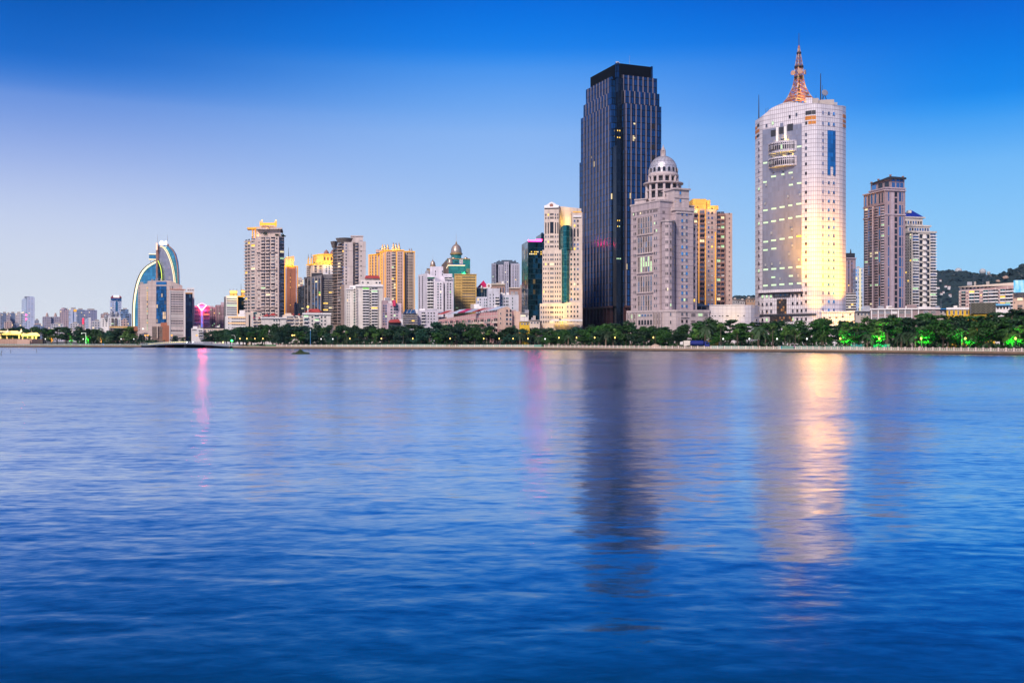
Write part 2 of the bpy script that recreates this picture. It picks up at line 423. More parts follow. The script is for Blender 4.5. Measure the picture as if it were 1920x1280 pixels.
FLOOD = 0.35
class Bld:
    def __init__(s, name, label, D, x, cat='tower', group=None, z0=1.2):
        s.D, s.z0 = D, z0
        s.root = empty(name, label, cat, (PX(x, D), D, z0), group)
        s.o = Vector(s.root.location); s.inst = {}; s.rnd = random.Random(sum(ord(ch) for ch in label))
    def z(s, y): return s.z0 if y is None else PZ(y, s.D)
    def zd(s, y, D): return s.z0 if y is None else PZ(y, D)
    def put(s, mb, name, mats, smooth=False, parent=None):
        return mb.build(name, mats, parent or s.root, smooth, s.o if parent is None else s.o)
    def poly(s, name, pts, y0, y1, mat, yt=None):
        mb = MB(); mb.prism(pts, s.z(y0), s.z(y1), zt=[s.z(q) for q in yt] if yt else None)
        return s.put(mb, name, mat)
    def tpar(s, p0, p1, x):
        r = (x-CX)/F; d = p1-p0
        return (r*p0.y-p0.x)/(d.x-r*d.y)
    def add(s, style, p0, p1, tc_, wm, zc, hm, gl, fr, out=0.0):
        d = (p1-p0); l = d.length; d = d/l; n = Vector((d.y, -d.x))
        p = p0+d*(tc_*l)+n*out
        M = Matrix.Translation((p.x-s.o.x, p.y-s.o.y, zc-hm/2-s.o.z)) @ Matrix.Rotation(math.atan2(d.y, d.x), 4, 'Z') @ Matrix.Diagonal((wm, 1, hm, 1))
        s.inst.setdefault(SNAME[style], []).append((wm*hm/(p.y*p.y), style, gl, fr, M))
    def grid(s, p0, p1, cols, rows, wpx, hpx, style='w', gl=None, fr=None, lit=0.03, litm=None, skip=0.0, out=0.0):
        """cols: photo columns (list) or (x0,x1,n); rows: photo rows list or (ytop,ybot,n), measured at the building's reference distance"""
        gl = gl or [G_DARK]; fr = fr or M_CONC; litm = litm or [G_LITY, G_LITW, G_LITWARM]
        if isinstance(cols, tuple): cols = [cols[0]+(i+0.5)*(cols[1]-cols[0])/cols[2] for i in range(cols[2])]
        if isinstance(rows, tuple): rows = [rows[0]+(i+0.5)*(rows[1]-rows[0])/rows[2] for i in range(rows[2])]
        if hpx > 8.6 and style != 'b': lit = lit if lit > 0.2 else 0.0
        l = (p1-p0).length
        for x in cols:
            t0, t1 = s.tpar(p0, p1, x-wpx/2), s.tpar(p0, p1, x+wpx/2)
            for y in rows:
                if skip and s.rnd.random() < skip: continue
                g = s.rnd.choice(litm) if s.rnd.random() < lit else s.rnd.choice(gl)
                s.add(style, p0, p1, (t0+t1)/2, abs(t1-t0)*l, s.z(y), hpx*s.D/F, g, fr, out)
    def vstrip(s, p0, p1, xs, ytop, ybot, wpx, mat, name='pilaster', out=0.35):
        l = (p1-p0).length; d = (p1-p0)/l; n = Vector((d.y, -d.x)); a = math.atan2(d.y, d.x)
        for x in xs:
            t = s.tpar(p0, p1, x); p = p0+d*(t*l); w = wpx*s.D/F
            mb = MB(); mb.box(-w/2, w/2, -out, 0.05, s.z(ybot), s.z(ytop), 0, Matrix.Translation((p.x, p.y, 0)) @ Matrix.Rotation(a, 4, 'Z'))
            s.put(mb, name, mat)
    def hstrip(s, p0, p1, x0, x1, ytop, ybot, mat, name='ledge', out=0.6, inn=0.05):
        l = (p1-p0).length; d = (p1-p0)/l; a = math.atan2(d.y, d.x)
        t0, t1 = s.tpar(p0, p1, x0), s.tpar(p0, p1, x1)
        mb = MB(); mb.box(t0*l, t1*l, -out, inn, s.z(ybot), s.z(ytop), 0, Matrix.Translation((p0.x, p0.y, 0)) @ Matrix.Rotation(a, 4, 'Z'))
        return s.put(mb, name, mat)
    def lathe(s, name, x, D, prof, mat, n=28, smooth=True):
        mb = MB(); pr = [(r*s.D/F, s.zd(y, D)) for r, y in prof]; pr[0] = (pr[0][0], min(pr[0][1], s.z(prof[0][1]))) if name in ('drum', 'rotunda_core', 'roof_turret', 'drum_core') else pr[0]; mb.lathe(pr, n, (PX(x, D), D))
        return s.put(mb, name, mat, smooth)
    def rbox(s, name, x0, x1, D, dep, y0, y1, mat, th=0):
        mb = MB(); mb.prism(flat(x0, x1, D, dep, th), min(s.z(y0), s.zd(y0, D)), s.zd(y1, D))
        return s.put(mb, name, mat)
    def rod(s, name, x, D, y0, y1, w, mat):
        mb = MB(); mb.beam((PX(x, D), D, min(s.z(y0), s.zd(y0, D))), (PX(x, D), D, s.zd(y1, D)), w, 0, w*0.4)
        return s.put(mb, name, mat)
    def clutter(s, x0, x1, D, y, n):
        for i in range(n):
            x = s.rnd.uniform(x0, x1); w = s.rnd.uniform(1.2, 3.2)*F/s.D; h = s.rnd.uniform(0.8, 2.4)*F/s.D
            if s.rnd.random() < 0.35:
                s.rod('antenna', x, D, y, y-s.rnd.uniform(3, 7)*F/s.D, 0.14, M_STEEL)
            else:
                s.rbox('roof_cabin' if s.rnd.random() < 0.6 else 'water_tank', x, x+w, D+s.rnd.uniform(0, 3), 2.4, y, y-h, s.rnd.choice([M_CONC, M_STEEL, M_WHITE]))
    def flood(s, p, target, power, col, ang=60, size=1.0):
        """a lit floodlight: housing with its lamp"""
        p = Vector(p); d = (Vector(target)-p).normalized()
        mb = MB(); q = d.to_track_quat('Z', 'Y').to_matrix().to_4x4()
        mb.box(-0.5, 0.5, -0.35, 0.35, -0.5, -0.1, 0, Matrix.Translation(p) @ q)
        h = s.put(mb, 'floodlight', M_DARK)
        ld = bpy.data.lights.new('floodlight_lamp', 'SPOT'); ld.energy = power*FLOOD; ld.color = col
        ld.spot_size = R(ang); ld.spot_blend = 0.9; ld.shadow_soft_size = size
        lo = bpy.data.objects.new('floodlight_lamp', ld); link(lo, h)
        lo.location = p-s.o; lo.rotation_euler = (-d).to_track_quat('Z', 'Y').to_euler()
    def done(s, cap=100):
        for nm, lst in s.inst.items():
            lst.sort(key=lambda a: -a[0])
            for ar, st, g, fr, M in lst[:cap]:
                o = bpy.data.objects.new(nm, unit_mesh(st, g, fr)); link(o, s.root); o.matrix_local = M
            rest = lst[cap:]
            if rest:
                mats = []; V = []; Fc = []; mi = []
                for ar, st, g, fr, M in rest:
                    me = unit_mesh(st, g, fr); n = len(V)
                    V += [tuple(M @ v.co) for v in me.vertices]
                    sl = []
                    for m in me.materials:
                        if m not in mats: mats.append(m)
                        sl.append(mats.index(m))
                    for p in me.polygons:
                        Fc.append([n+i for i in p.vertices]); mi.append(sl[p.material_index])
                me = bpy.data.meshes.new(nm); me.from_pydata(V, [], Fc)
                for m in mats: me.materials.append(m)
                me.polygons.foreach_set('material_index', mi); me.update()
                o = bpy.data.objects.new(nm, me); link(o, s.root); o['kind'] = 'stuff'
        return s.root
# ------------------------------------------------------------------ the setting: water, land, quay
SHORE = [(-900, 640), (-300, 630), (0, 622), (150, 622), (265, 622)]                # photo column, distance of the waterline
SHORE2 = [(436, 545), (560, 522), (700, 505), (830, 498), (960, 491), (1080, 463), (1200, 424), (1320, 404), (1440, 389), (1570, 366), (1700, 346), (1810, 328), (1920, 311), (2100, 286), (2500, 240), (3000, 190)]
def shore_pts(lst, step=6.0):
    P = [V2(x, d) for x, d in lst]
    out = []
    for i in range(len(P)-1):
        a, b = P[max(i-1, 0)], P[min(i+2, len(P)-1)]
        p, q = P[i], P[i+1]
        n = max(1, int((q-p).length/step))
        for k in range(n):
            t = k/n; t2, t3 = t*t, t*t*t
            out.append(0.5*((2*p)+(q-a)*t+(2*a-5*p+4*q-b)*t2+(3*p-a-3*q+b)*t3))
    out.append(P[-1])
    return out
S1, S2 = shore_pts(SHORE), shore_pts(SHORE2)
def shore_at(x):
    """distance of the waterline in photo column x"""
    l = SHORE if x < 300 else SHORE2
    for (x0, d0), (x1, d1) in zip(l, l[1:]):
        if x0 <= x <= x1: return d0+(d1-d0)*(x-x0)/(x1-x0)
    return l[0][1] if x < l[0][0] else l[-1][1]

WAVE1, WAVE2 = 0.12, 0.15
m, t, b = newmat('lake_water')
tcn = mnode(t, 'ShaderNodeTexCoord')
def wnoise(sc, strx, det, rough=0.55, dist=0.0):
    mp = mnode(t, 'ShaderNodeMapping'); mp.inputs['Scale'].default_value = (sc*strx, sc, sc)
    t.links.new(tcn.outputs['Object'], mp.inputs[0])
    n = mnode(t, 'ShaderNodeTexNoise'); n.inputs['Scale'].default_value = 1.0; n.inputs['Detail'].default_value = det
    n.inputs['Roughness'].default_value = rough; n.inputs['Distortion'].default_value = dist
    t.links.new(mp.outputs[0], n.inputs['Vector'])
    return n.outputs[0]
sepw = mnode(t, 'ShaderNodeSeparateXYZ'); t.links.new(tcn.outputs['Object'], sepw.inputs[0])
ruf = mnode(t, 'ShaderNodeMapRange', interpolation_type='SMOOTHSTEP'); t.links.new(sepw.outputs['Y'], ruf.inputs['Value'])
for k_, v_ in (('From Min', 14), ('From Max', 60), ('To Min', 0.62), ('To Max', 1.1)): ruf.inputs[k_].default_value = v_      # sheltered near bank, ruffled open water
ruf = ruf.outputs[0]
lanes = wnoise(0.02, 0.25, 4)             # wind lanes: calmer and rougher patches
swell = wnoise(0.5, 0.55, 2, dist=0.4)
chop = wnoise(2.6, 0.6, 4, dist=0.8)
rip = wnoise(9.0, 0.7, 3)
lk = mm(t, 'MULTIPLY', ruf, mm(t, 'ADD', 0.35, mm(t, 'MULTIPLY', lanes, 1.3)))
h = mm(t, 'ADD', mm(t, 'MULTIPLY', swell, 0.06), mm(t, 'MULTIPLY', mm(t, 'MULTIPLY', chop, 0.010), lk))
h = mm(t, 'ADD', h, mm(t, 'MULTIPLY', mm(t, 'MULTIPLY', rip, 0.002), lk))
bp = mnode(t, 'ShaderNodeBump'); bp.inputs['Distance'].default_value = 1.0; bp.inputs['Strength'].default_value = 0.8
t.links.new(h, bp.inputs['Height'])
# wave slopes that survive distance: two octaves of slope noise added to the bumped normal
def slope(sc, strx, amp):
    mp = mnode(t, 'ShaderNodeMapping'); mp.inputs['Scale'].default_value = (sc*strx, sc, sc); t.links.new(tcn.outputs['Object'], mp.inputs[0])
    n = mnode(t, 'ShaderNodeTexNoise'); n.inputs['Scale'].default_value = 1.0; n.inputs['Detail'].default_value = 2; t.links.new(mp.outputs[0], n.inputs['Vector'])
    sb = mnode(t, 'ShaderNodeVectorMath', operation='SUBTRACT'); t.links.new(n.outputs['Color'], sb.inputs[0]); sb.inputs[1].default_value = (0.5,0.5,0.5)
    ml = mnode(t, 'ShaderNodeVectorMath', operation='MULTIPLY'); t.links.new(sb.outputs[0], ml.inputs[0]); ml.inputs[1].default_value = (amp*0.7, amp, 0)
    return ml.outputs[0]
a1 = mnode(t, 'ShaderNodeVectorMath', operation='ADD'); t.links.new(slope(0.7, 0.45, WAVE1), a1.inputs[0]); t.links.new(slope(3.1, 0.6, WAVE2), a1.inputs[1])
a3 = mnode(t, 'ShaderNodeVectorMath', operation='ADD'); t.links.new(a1.outputs[0], a3.inputs[0]); t.links.new(slope(0.09, 0.35, 0.06), a3.inputs[1])
am = mnode(t, 'ShaderNodeVectorMath', operation='SCALE'); t.links.new(a3.outputs[0], am.inputs[0]); t.links.new(lk, am.inputs['Scale'])
a2 = mnode(t, 'ShaderNodeVectorMath', operation='ADD'); t.links.new(am.outputs[0], a2.inputs[0]); t.links.new(bp.outputs[0], a2.inputs[1])
# at grazing view the wave faces turned towards the viewer are the ones that show (masking of the far faces)
gw = mnode(t, 'ShaderNodeNewGeometry'); sw = mnode(t, 'ShaderNodeVectorMath', operation='SCALE'); t.links.new(gw.outputs['Incoming'], sw.inputs[0]); sw.inputs['Scale'].default_value = 0.025
a4 = mnode(t, 'ShaderNodeVectorMath', operation='ADD'); t.links.new(a2.outputs[0], a4.inputs[0]); t.links.new(sw.outputs[0], a4.inputs[1])
an = mnode(t, 'ShaderNodeVectorMath', operation='NORMALIZE'); t.links.new(a4.outputs[0], an.inputs[0]); t.links.new(an.outputs[0], b.inputs['Normal'])
b.inputs['Base Color'].default_value = (0.0, 0.046, 0.125, 1)
b.inputs['Roughness'].default_value = 0.6; b.inputs['Specular IOR Level'].default_value = 0.0
# mirror layer over the blue body of the water: strong at grazing view, weak looking down
gl = mnode(t, 'ShaderNodeBsdfGlossy', distribution='MULTI_GGX'); gl.inputs['Color'].default_value = (0.98,0.99,1.0,1)
t.links.new(an.outputs[0], gl.inputs['Normal']); t.links.new(mm(t, 'MULTIPLY', ruf, mm(t, 'ADD', 0.10, mm(t, 'MULTIPLY', lanes, 0.20))), gl.inputs['Roughness'])
lw = mnode(t, 'ShaderNodeLayerWeight'); lw.inputs['Blend'].default_value = 0.5
fr = mnode(t, 'ShaderNodeMapRange', interpolation_type='LINEAR'); fr.inputs['From Min'].default_value = 0.66; fr.inputs['From Max'].default_value = 0.91; fr.inputs['To Min'].default_value = 0.24; fr.inputs['To Max'].default_value = 0.96
t.links.new(lw.outputs['Facing'], fr.inputs['Value'])
mxw = mnode(t, 'ShaderNodeMixShader'); t.links.new(fr.outputs[0], mxw.inputs[0]); t.links.new(b.outputs[0], mxw.inputs[1]); t.links.new(gl.outputs[0], mxw.inputs[2])
t.links.new(mxw.outputs[0], t.nodes['Material Output'].inputs['Surface'])
mb = MB(); mb.face([(-3400, -400, 0), (3400, -400, 0), (3400, 1000, 0), (-3400, 1000, 0)])
tag(mb.build('lake_water', m), 'calm blue lake with soft ripples mirroring the lit skyline', 'water', kind='structure')

# land: one sheet with the inlet under the bridge left open, reaching the horizon
land = [(-3400, 640)]+[tuple(p) for p in S1]+[(-310, 700), (-310, 790), (-215, 790), (-200, 650)]+[tuple(p) for p in S2]+[(3400, 150), (3400, 3500), (-3400, 3500)]
m, t, b = newmat('ground_paving')
tcn = mnode(t, 'ShaderNodeTexCoord')
n1 = mnode(t, 'ShaderNodeTexNoise'); n1.inputs['Scale'].default_value = 0.08; n1.inputs['Detail'].default_value = 6
t.links.new(tcn.outputs['Object'], n1.inputs['Vector'])
t.links.new(mmix(t, n1.outputs[0], (0.05,0.07,0.04), (0.13,0.12,0.10)), b.inputs['Base Color']); b.inputs['Roughness'].default_value = 0.9
bm = bmesh.new()
f = bm.faces.new([bm.verts.new((x, y, 1.1)) for x, y in land])
bmesh.ops.triangulate(bm, faces=[f])
me = bpy.data.meshes.new('ground'); bm.to_mesh(me); bm.free(); me.materials.append(m)
tag(link(bpy.data.objects.new('ground', me)), 'city ground behind the lakeside quay', 'ground', kind='structure')

def ribbon(name, pts, d0, d1, z, mat, label, cat, zz=None):
    """flat strip that follows the shore, d metres inland"""
    mb = MB(); q = []
    for i, p in enumerate(pts):
        a, c = pts[max(i-1, 0)], pts[min(i+1, len(pts)-1)]
        tdir = (c-a).normalized(); n = Vector((-tdir.y, tdir.x)); q.append((p+n*d0, p+n*d1))
    for (a, c), (e, g) in zip(q, q[1:]):
        mb.face([(a.x,a.y,z), (e.x,e.y,z), (g.x,g.y,zz or z), (c.x,c.y,zz or z)])
    return tag(mb.build(name, mat), label, cat, kind='structure')
M_PAVE = plain('promenade_stone', (0.24,0.19,0.15), 0.8, scale=2.0)
M_LAWN = plain('lawn_grass', (0.10,0.22,0.09), 0.9, scale=1.2, var=0.6)
ribbon('promenade', S1, 0.7, 6.0, 1.104, M_PAVE, 'stone promenade along the left bank', 'promenade')
ribbon('promenade', S2, 0.7, 6.0, 1.104, M_PAVE, 'stone promenade in front of the trees', 'promenade')
ribbon('lawn', S1, 6.0, 15, 1.12, M_LAWN, 'green lawn behind the left promenade', 'lawn', 1.9)
ribbon('lawn', S2, 6.4, 18, 1.12, M_LAWN, 'green lawn behind the main promenade', 'lawn', 2.1)

# quay walls
m, t, b = newmat('quay_stone')
uv, u, v = uvsplit(t)
nz = mnode(t, 'ShaderNodeTexNoise'); nz.inputs['Scale'].default_value = 0.8; nz.inputs['Detail'].default_value = 5; t.links.new(uv, nz.inputs['Vector'])
c = mmix(t, nz.outputs[0], (0.10,0.06,0.035), (0.27,0.18,0.11))
msk = mm(t, 'MAXIMUM', linemask(t, u, 1.6, 0.06), linemask(t, v, 0.45, 0.05))
t.links.new(mmix(t, msk, c, (0.08,0.06,0.05)), b.inputs['Base Color']); b.inputs['Roughness'].default_value = 0.85
M_QUAY = m
M_ALGAE = plain('wet_algae_stone', (0.018,0.016,0.012), 0.5, scale=1.5, var=0.8)
def quay(pts, label):
    root = empty('quay_wall', label, 'quay wall', (*pts[len(pts)//2], 0))
    o = root.location
    for nm, d0, d1, z0, z1, mat in (('wall', 0.0, 0.7, 0.42, 1.12, M_QUAY), ('algae_band', -0.06, 0.7, -1.2, 0.42, M_ALGAE), ('coping', -0.15, 0.78, 1.12, 1.26, M_CREAM)):
        mb = MB(); u = 0; q = []
        for i, p in enumerate(pts):
            a, c = pts[max(i-1, 0)], pts[min(i+1, len(pts)-1)]
            td = (c-a).normalized(); n = Vector((-td.y, td.x)); q.append((p+n*d0, p+n*d1))
        for (a, c), (e, g) in zip(q, q[1:]):
            l = (e-a).length
            mb.face([(a.x,a.y,z0), (e.x,e.y,z0), (e.x,e.y,z1), (a.x,a.y,z1)], 0, [(u,z0),(u+l,z0),(u+l,z1),(u,z1)])
            mb.face([(a.x,a.y,z1), (e.x,e.y,z1), (g.x,g.y,z1), (c.x,c.y,z1)], 0)
            u += l
        mb.build(nm, mat, root, off=o)
quay(S1, 'grey stone quay wall along the left bank up to the bridge')
quay([Vector(p) for p in ((-154.5,545.5), (-200,650), (-215,790))][::-1], 'stone quay wall of the inlet on the right of the bridge')
quay([Vector(p) for p in ((-310,790), (-215,790))], 'stone quay wall at the far end of the inlet under the bridge')
quay(S2, 'tan stone quay wall below the long white balustrade')

# balustrades: posts and two rails
M_RAIL = plain('railing_stone', (0.62,0.52,0.45), 0.7)
def railing(pts, label, gap, mat, ph=0.95, pw=0.34):
    root = empty('balustrade', label, 'railing', (*pts[len(pts)//2], 1.26), 'railings along the promenade')
    o = root.location
    # resample
    acc = 0; P = [pts[0]]
    for a, b_ in zip(pts, pts[1:]):
        l = (b_-a).length
        while acc+l >= gap:
            k = (gap-acc)/l; a = lerp(a, b_, k); P.append(a.copy()); l = (b_-a).length; acc = 0
        acc += l
    pm = None
    order = sorted(range(len(P)), key=lambda i: P[i].length)
    near = set(order[:100]); rest = MB()
    for i, p in enumerate(P):
        td = (P[min(i+1, len(P)-1)]-P[max(i-1, 0)]).normalized(); n = Vector((-td.y, td.x)); c = p+n*0.25
        M = Matrix.Translation((c.x-o.x, c.y-o.y, 0)) @ Matrix.Rotation(math.atan2(td.y, td.x), 4, 'Z')
        if i in near:
            if pm is None:
                mb = MB(); mb.box(-pw/2, pw/2, -pw/2, pw/2, 0, ph); mb.box(-pw*0.62, pw*0.62, -pw*0.62, pw*0.62, ph, ph+0.1); mb.box(-pw*0.4, pw*0.4, -pw*0.4, pw*0.4, ph+0.1, ph+0.2)
                q = mb.build('post', mat, root); pm = q.data
            else:
                q = link(bpy.data.objects.new('post', pm), root)
            q.matrix_local = M
        else:
            rest.box(-pw/2, pw/2, -pw/2, pw/2, 0, ph, 0, M); rest.box(-pw*0.62, pw*0.62, -pw*0.62, pw*0.62, ph, ph+0.1, 0, M)
    if rest.v:
        q = rest.build('post', mat, root); q['kind'] = 'stuff'
    for nm, z0, z1, w in (('top_rail', 0.66, 0.82, 0.2), ('bottom_rail', 0.18, 0.3, 0.16)):
        mb = MB()
        for i in range(len(P)-1):
            td = (P[i+1]-P[i]).normalized(); n = Vector((-td.y, td.x))*0.25
            a, c = P[i]+n, P[i+1]+n
            l = (c-a).length
            mb.box(0, l, -w/2, w/2, z0, z1, 0, Matrix.Translation((a.x-o.x, a.y-o.y, 0)) @ Matrix.Rotation(math.atan2(td.y, td.x), 4, 'Z'))
        mb.build(nm, mat, root)
    mb = MB()
    for i in range(len(P)-1):
        td = (P[i+1]-P[i]).normalized(); n = Vector((-td.y, td.x))*0.25
        for k in (0.33, 0.66):
            c = lerp(P[i], P[i+1], k)+n
            mb.box(c.x-o.x-0.07, c.x-o.x+0.07, c.y-o.y-0.07, c.y-o.y+0.07, 0.3, 0.66)
    mb.build('balusters', mat, root)['kind'] = 'stuff'
def colrange(pts, a, b_): return [p for p in pts if a <= CX+p.x/p.y*F <= b_]
railing(colrange(S1, -200, 268), 'grey railing with short posts on the left bank', 5.0, M_STEEL, 0.8, 0.25)
railing(colrange(S2, 500, 1010), 'white balustrade from behind the grassy islet to the dark tower glow', 3.2, M_RAIL)
railing(colrange(S2, 1010, 1470), 'cream stone balustrade below the dark tower and the domed tower', 2.9, M_RAIL)
railing(colrange(S2, 1470, 2300), 'cream stone balustrade with thick posts in front of the green lit trees at right', 2.6, M_RAIL)

# low mint strips added to stand in for lit lawn behind the railing
M_MINT = plain('mint_lit_lawn_and_panel', (0.17,0.33,0.26), 0.8, scale=0.3, var=0.5)  # mint of the lit grass put into the colour; also some hoarding panels
for a, b_, lb in ((600, 840, 'pale mint planter kerb behind the railing left of the hedge'), (838, 1015, 'pale mint planter kerb between two lit street lamps'), (1300, 1420, 'short mint planter kerb under the white wing'), (1421, 1620, 'long mint planter kerb below the white tower')):
    pts = colrange(S2, a, b_); mb = MB(); q = []
    for i, p in enumerate(pts):
        u1, u2 = pts[max(i-1, 0)], pts[min(i+1, len(pts)-1)]
        td = (u2-u1).normalized(); n = Vector((-td.y, td.x)); q.append((p+n*6.5, p+n*7.1))
    hh = [2.35+0.25*noise.noise(Vector((p.x*0.03, 3, 0))) for p in pts]
    for i in range(len(q)-1):
        (a0, a1), (b0, b1) = q[i], q[i+1]
        mb.face([(a0.x,a0.y,1.1), (b0.x,b0.y,1.1), (b0.x,b0.y,hh[i+1]), (a0.x,a0.y,hh[i])])
        mb.face([(a0.x,a0.y,hh[i]), (b0.x,b0.y,hh[i+1]), (b1.x,b1.y,hh[i+1]), (a1.x,a1.y,hh[i])])
        mb.face([(b1.x,b1.y,1.1), (a1.x,a1.y,1.1), (a1.x,a1.y,hh[i]), (b1.x,b1.y,hh[i+1])])
    tag(mb.build('lit_lawn_strip', M_MINT), lb, 'planter wall', 'planter kerbs on the promenade')

# hills
def forest_mat(key, c1, c2):
    m, t, b = newmat(key)
    tcn = mnode(t, 'ShaderNodeTexCoord')
    vo = mnode(t, 'ShaderNodeTexVoronoi'); vo.inputs['Scale'].default_value = 0.07; t.links.new(tcn.outputs['Object'], vo.inputs['Vector'])
    nz = mnode(t, 'ShaderNodeTexNoise'); nz.inputs['Scale'].default_value = 0.012; nz.inputs['Detail'].default_value = 6; t.links.new(tcn.outputs['Object'], nz.inputs['Vector'])
    k = mm(t, 'MULTIPLY', mm(t, 'SUBTRACT', 1.2, mm(t, 'MULTIPLY', vo.outputs['Distance'], 0.09)), nz.outputs[0])
    t.links.new(mmix(t, k, c1, c2), b.inputs['Base Color']); b.inputs['Roughness'].default_value = 0.95
    bp = mnode(t, 'ShaderNodeBump'); bp.inputs['Distance'].default_value = 6; bp.inputs['Strength'].default_value = 0.9; bp.invert = True
    t.links.new(vo.outputs['Distance'], bp.inputs['Height']); t.links.new(bp.outputs[0], b.inputs['Normal'])
    return m
M_HILL = forest_mat('haze_blue_forest_hill', (0.004,0.016,0.02), (0.014,0.042,0.04))  # blue of the distant haze mixed into the forest colours
def hill(name, prof, D, depth, label, seed):
    """ridge with the photo's profile, sloping towards the viewer and away"""
    mb = MB(); n = len(prof); X = []
    xs = [prof[0][0]+(prof[-1][0]-prof[0][0])*i/110 for i in range(111)]
    def py(x):
        for (a, ya), (c, yc) in zip(prof, prof[1:]):
            if a <= x <= c:
                k = (x-a)/(c-a); k = k*k*(3-2*k); return ya+(yc-ya)*k
        return prof[-1][1]
    rows = [-1, -0.8, -0.6, -0.45, -0.3, -0.2, -0.1, 0, 0.12, 0.3, 0.6, 1]
    G = []
    for r in rows:
        row = []
        for x in xs:
            y = D+r*depth; X0 = PX(x, D)
            hh = (PZ(py(x), D)-1)*(math.cos(r*math.pi)*0.5+0.5)
            hh += (noise.fractal(Vector((X0*0.006, y*0.006, seed)), 1.0, 2.0, 5)*34 + noise.noise(Vector((X0*0.05, y*0.05, seed)))*3)*(1-abs(r))*min(1, hh/60)*(0.35 if abs(r) < 0.15 else 1)
            row.append((X0, y, max(-2, hh)))
        G.append(row)
    for a, c in zip(G, G[1:]):
        for i in range(len(xs)-1): mb.face([a[i], a[i+1], c[i+1], c[i]])
    o = mb.build(name, M_HILL, smooth=True)
    tag(o, label, 'hill', kind='structure')
    return G, o
G1, h1 = hill('hill', [(1560,560),(1660,540),(1740,513),(1760,508),(1780,509.5),(1800,513),(1812,515),(1830,519),(1848,518),(1862,516),(1880,523),(1905,532),(2000,525),(2150,540),(2500,590)], 2300, 700, 'far wooded hill with white radar domes along its ridge', 1.0)
G2, h2 = hill('hill', [(1800,600),(1845,556),(1866,535),(1885,520),(1905,511),(1920,504),(1960,490),(2060,484),(2200,500),(2500,580)], 1550, 420, 'nearer wooded hill with pale boulders at the right edge', 4.0)
G3, h3 = hill('hill', [(1200,600),(1330,572),(1372,560),(1385,556.5),(1400,558),(1425,563),(1500,580),(1600,600)], 2600, 600, 'low distant hill between the gold lit tower and the white tower', 7.0)
# ------------------------------------------------------------------ buildings
# ---- dark glass tower
M_CUR_DARK = curtain('dark_tower_glass', (0.007,0.05,0.17), 1.45, 3.9, (0.006,0.007,0.010), 0.32, 0.5, lit=0.004, litk=1.4, metal=0.3, rough=0.2, var=0.9, tilt=0.04)
M_CUR_BLACK = curtain('dark_tower_corner_glass', (0.012,0.02,0.035), 1.45, 3.9, (0.005,0.006,0.008), 0.15, 0.4, lit=0.012, litk=1.6, metal=0.5, rough=0.12)
M_GRANPINK = facade('pink_granite_fin', (0.185,0.16,0.185), (0.12,0.105,0.12), 3.9, 0.2, rough=0.5)
M_GRANBROWN = facade('brown_granite', (0.075,0.036,0.038), (0.03,0.015,0.015), 4.0, 0.3, 3.0, 0.1, rough=0.35)
b = Bld('glass_tower', 'tallest dark blue glass tower with pale vertical fins and a black crown', 600, 1155)
TH = 22
def notch(P, n):
    Lp, C, Rp, Bp = P; dL = (Lp-C).normalized(); dR = (Rp-C).normalized()
    return [Lp, C+dL*n, C+dL*n+dR*n, C+dR*n, Rp, Bp]
tiers = [(1086.5, 1242, 612, 280), (1089, 1240, 280, 192), (1094, 1236.5, 192, 166.3), (1098.5, 1232, 166.3, 135.5)]
for k, (xl, xr, y0, y1) in enumerate(tiers):
    inset = (0, 0, 1.4, 2.8)[k]
    P = corner(xl, 1155, xr, 600+inset*1.6, TH)
    N6 = notch(P, 6.0)
    b.poly('curtain_wall', N6, None if k == 0 else y0, y1, M_CUR_DARK)
    yb = (574, 280, 192, 166.3)[k]
    xsL = [1095.5+i*5.75 for i in range(9)] if k < 2 else [1099+i*5.6 for i in range(8)] if k == 2 else [1103+i*5.4 for i in range(8)]
    xsR = [1173.5+i*9.35 for i in range(7)] if k < 2 else [1171+i*9.3 for i in range(7)] if k == 2 else [1168.5+i*9.2 for i in range(7)]
    if k == 0: continue
    b.vstrip(N6[0], N6[1], xsL, y1, 574 if k == 1 else yb, 1.3, M_GRANPINK, 'fin', 0.45)
    b.vstrip(N6[3], N6[4], xsR, y1, 574 if k == 1 else yb, 1.5, M_GRANPINK, 'fin', 0.6)
    b.vstrip(N6[3], N6[4], [1170 if k == 1 else 1166], y1, 574 if k == 1 else yb, 0.8, M_DARK, 'mullion', 0.5)
P = corner(1089, 1155, 1240, 600, TH); C = P[1]; dL = (P[0]-C).normalized(); dR = (P[2]-C).normalized()
c0 = C+dL*2.2+dR*2.2
b.poly('corner_bay', [c0+dL*3.9, c0, c0+dR*3.9, c0+dL*3.9+dR*3.9], None, 236, M_CUR_BLACK)
b.poly('corner_bay', [c0+dL*5+dR*1.2, c0+dL*1.2+dR*1.2, c0+dR*5+dL*1.2, c0+dL*5+dR*5], 236, 142, M_CUR_BLACK)
c1 = C+dL*0.6+dR*0.6
b.poly('corner_bay', [c1+dL*4.6, c1, c1+dR*3.0, c1+dL*4.6+dR*3.0], None, 272, M_CUR_BLACK)
Pc = corner(1107, 1157, 1224, 606, TH)
M_CROWN = facade('black_louvre_screen', (0.005,0.007,0.011), (0.005,0.005,0.008), 1.2, 0.3, rough=0.6, var=0.05)
M_CROWN.node_tree.nodes['Principled BSDF'].inputs['Specular IOR Level'].default_value = 0.05
b.poly('crown', Pc, 140, 113.2, M_CROWN)
b.vstrip(Pc[0], Pc[1], [1155.2], 112, 140, 3.2, M_CUR_DARK, 'corner_glass', 0.3)
b.vstrip(Pc[1], Pc[2], [1158.6, 1221.8], 112, 140, 3.4, M_CUR_DARK, 'corner_glass', 0.3)
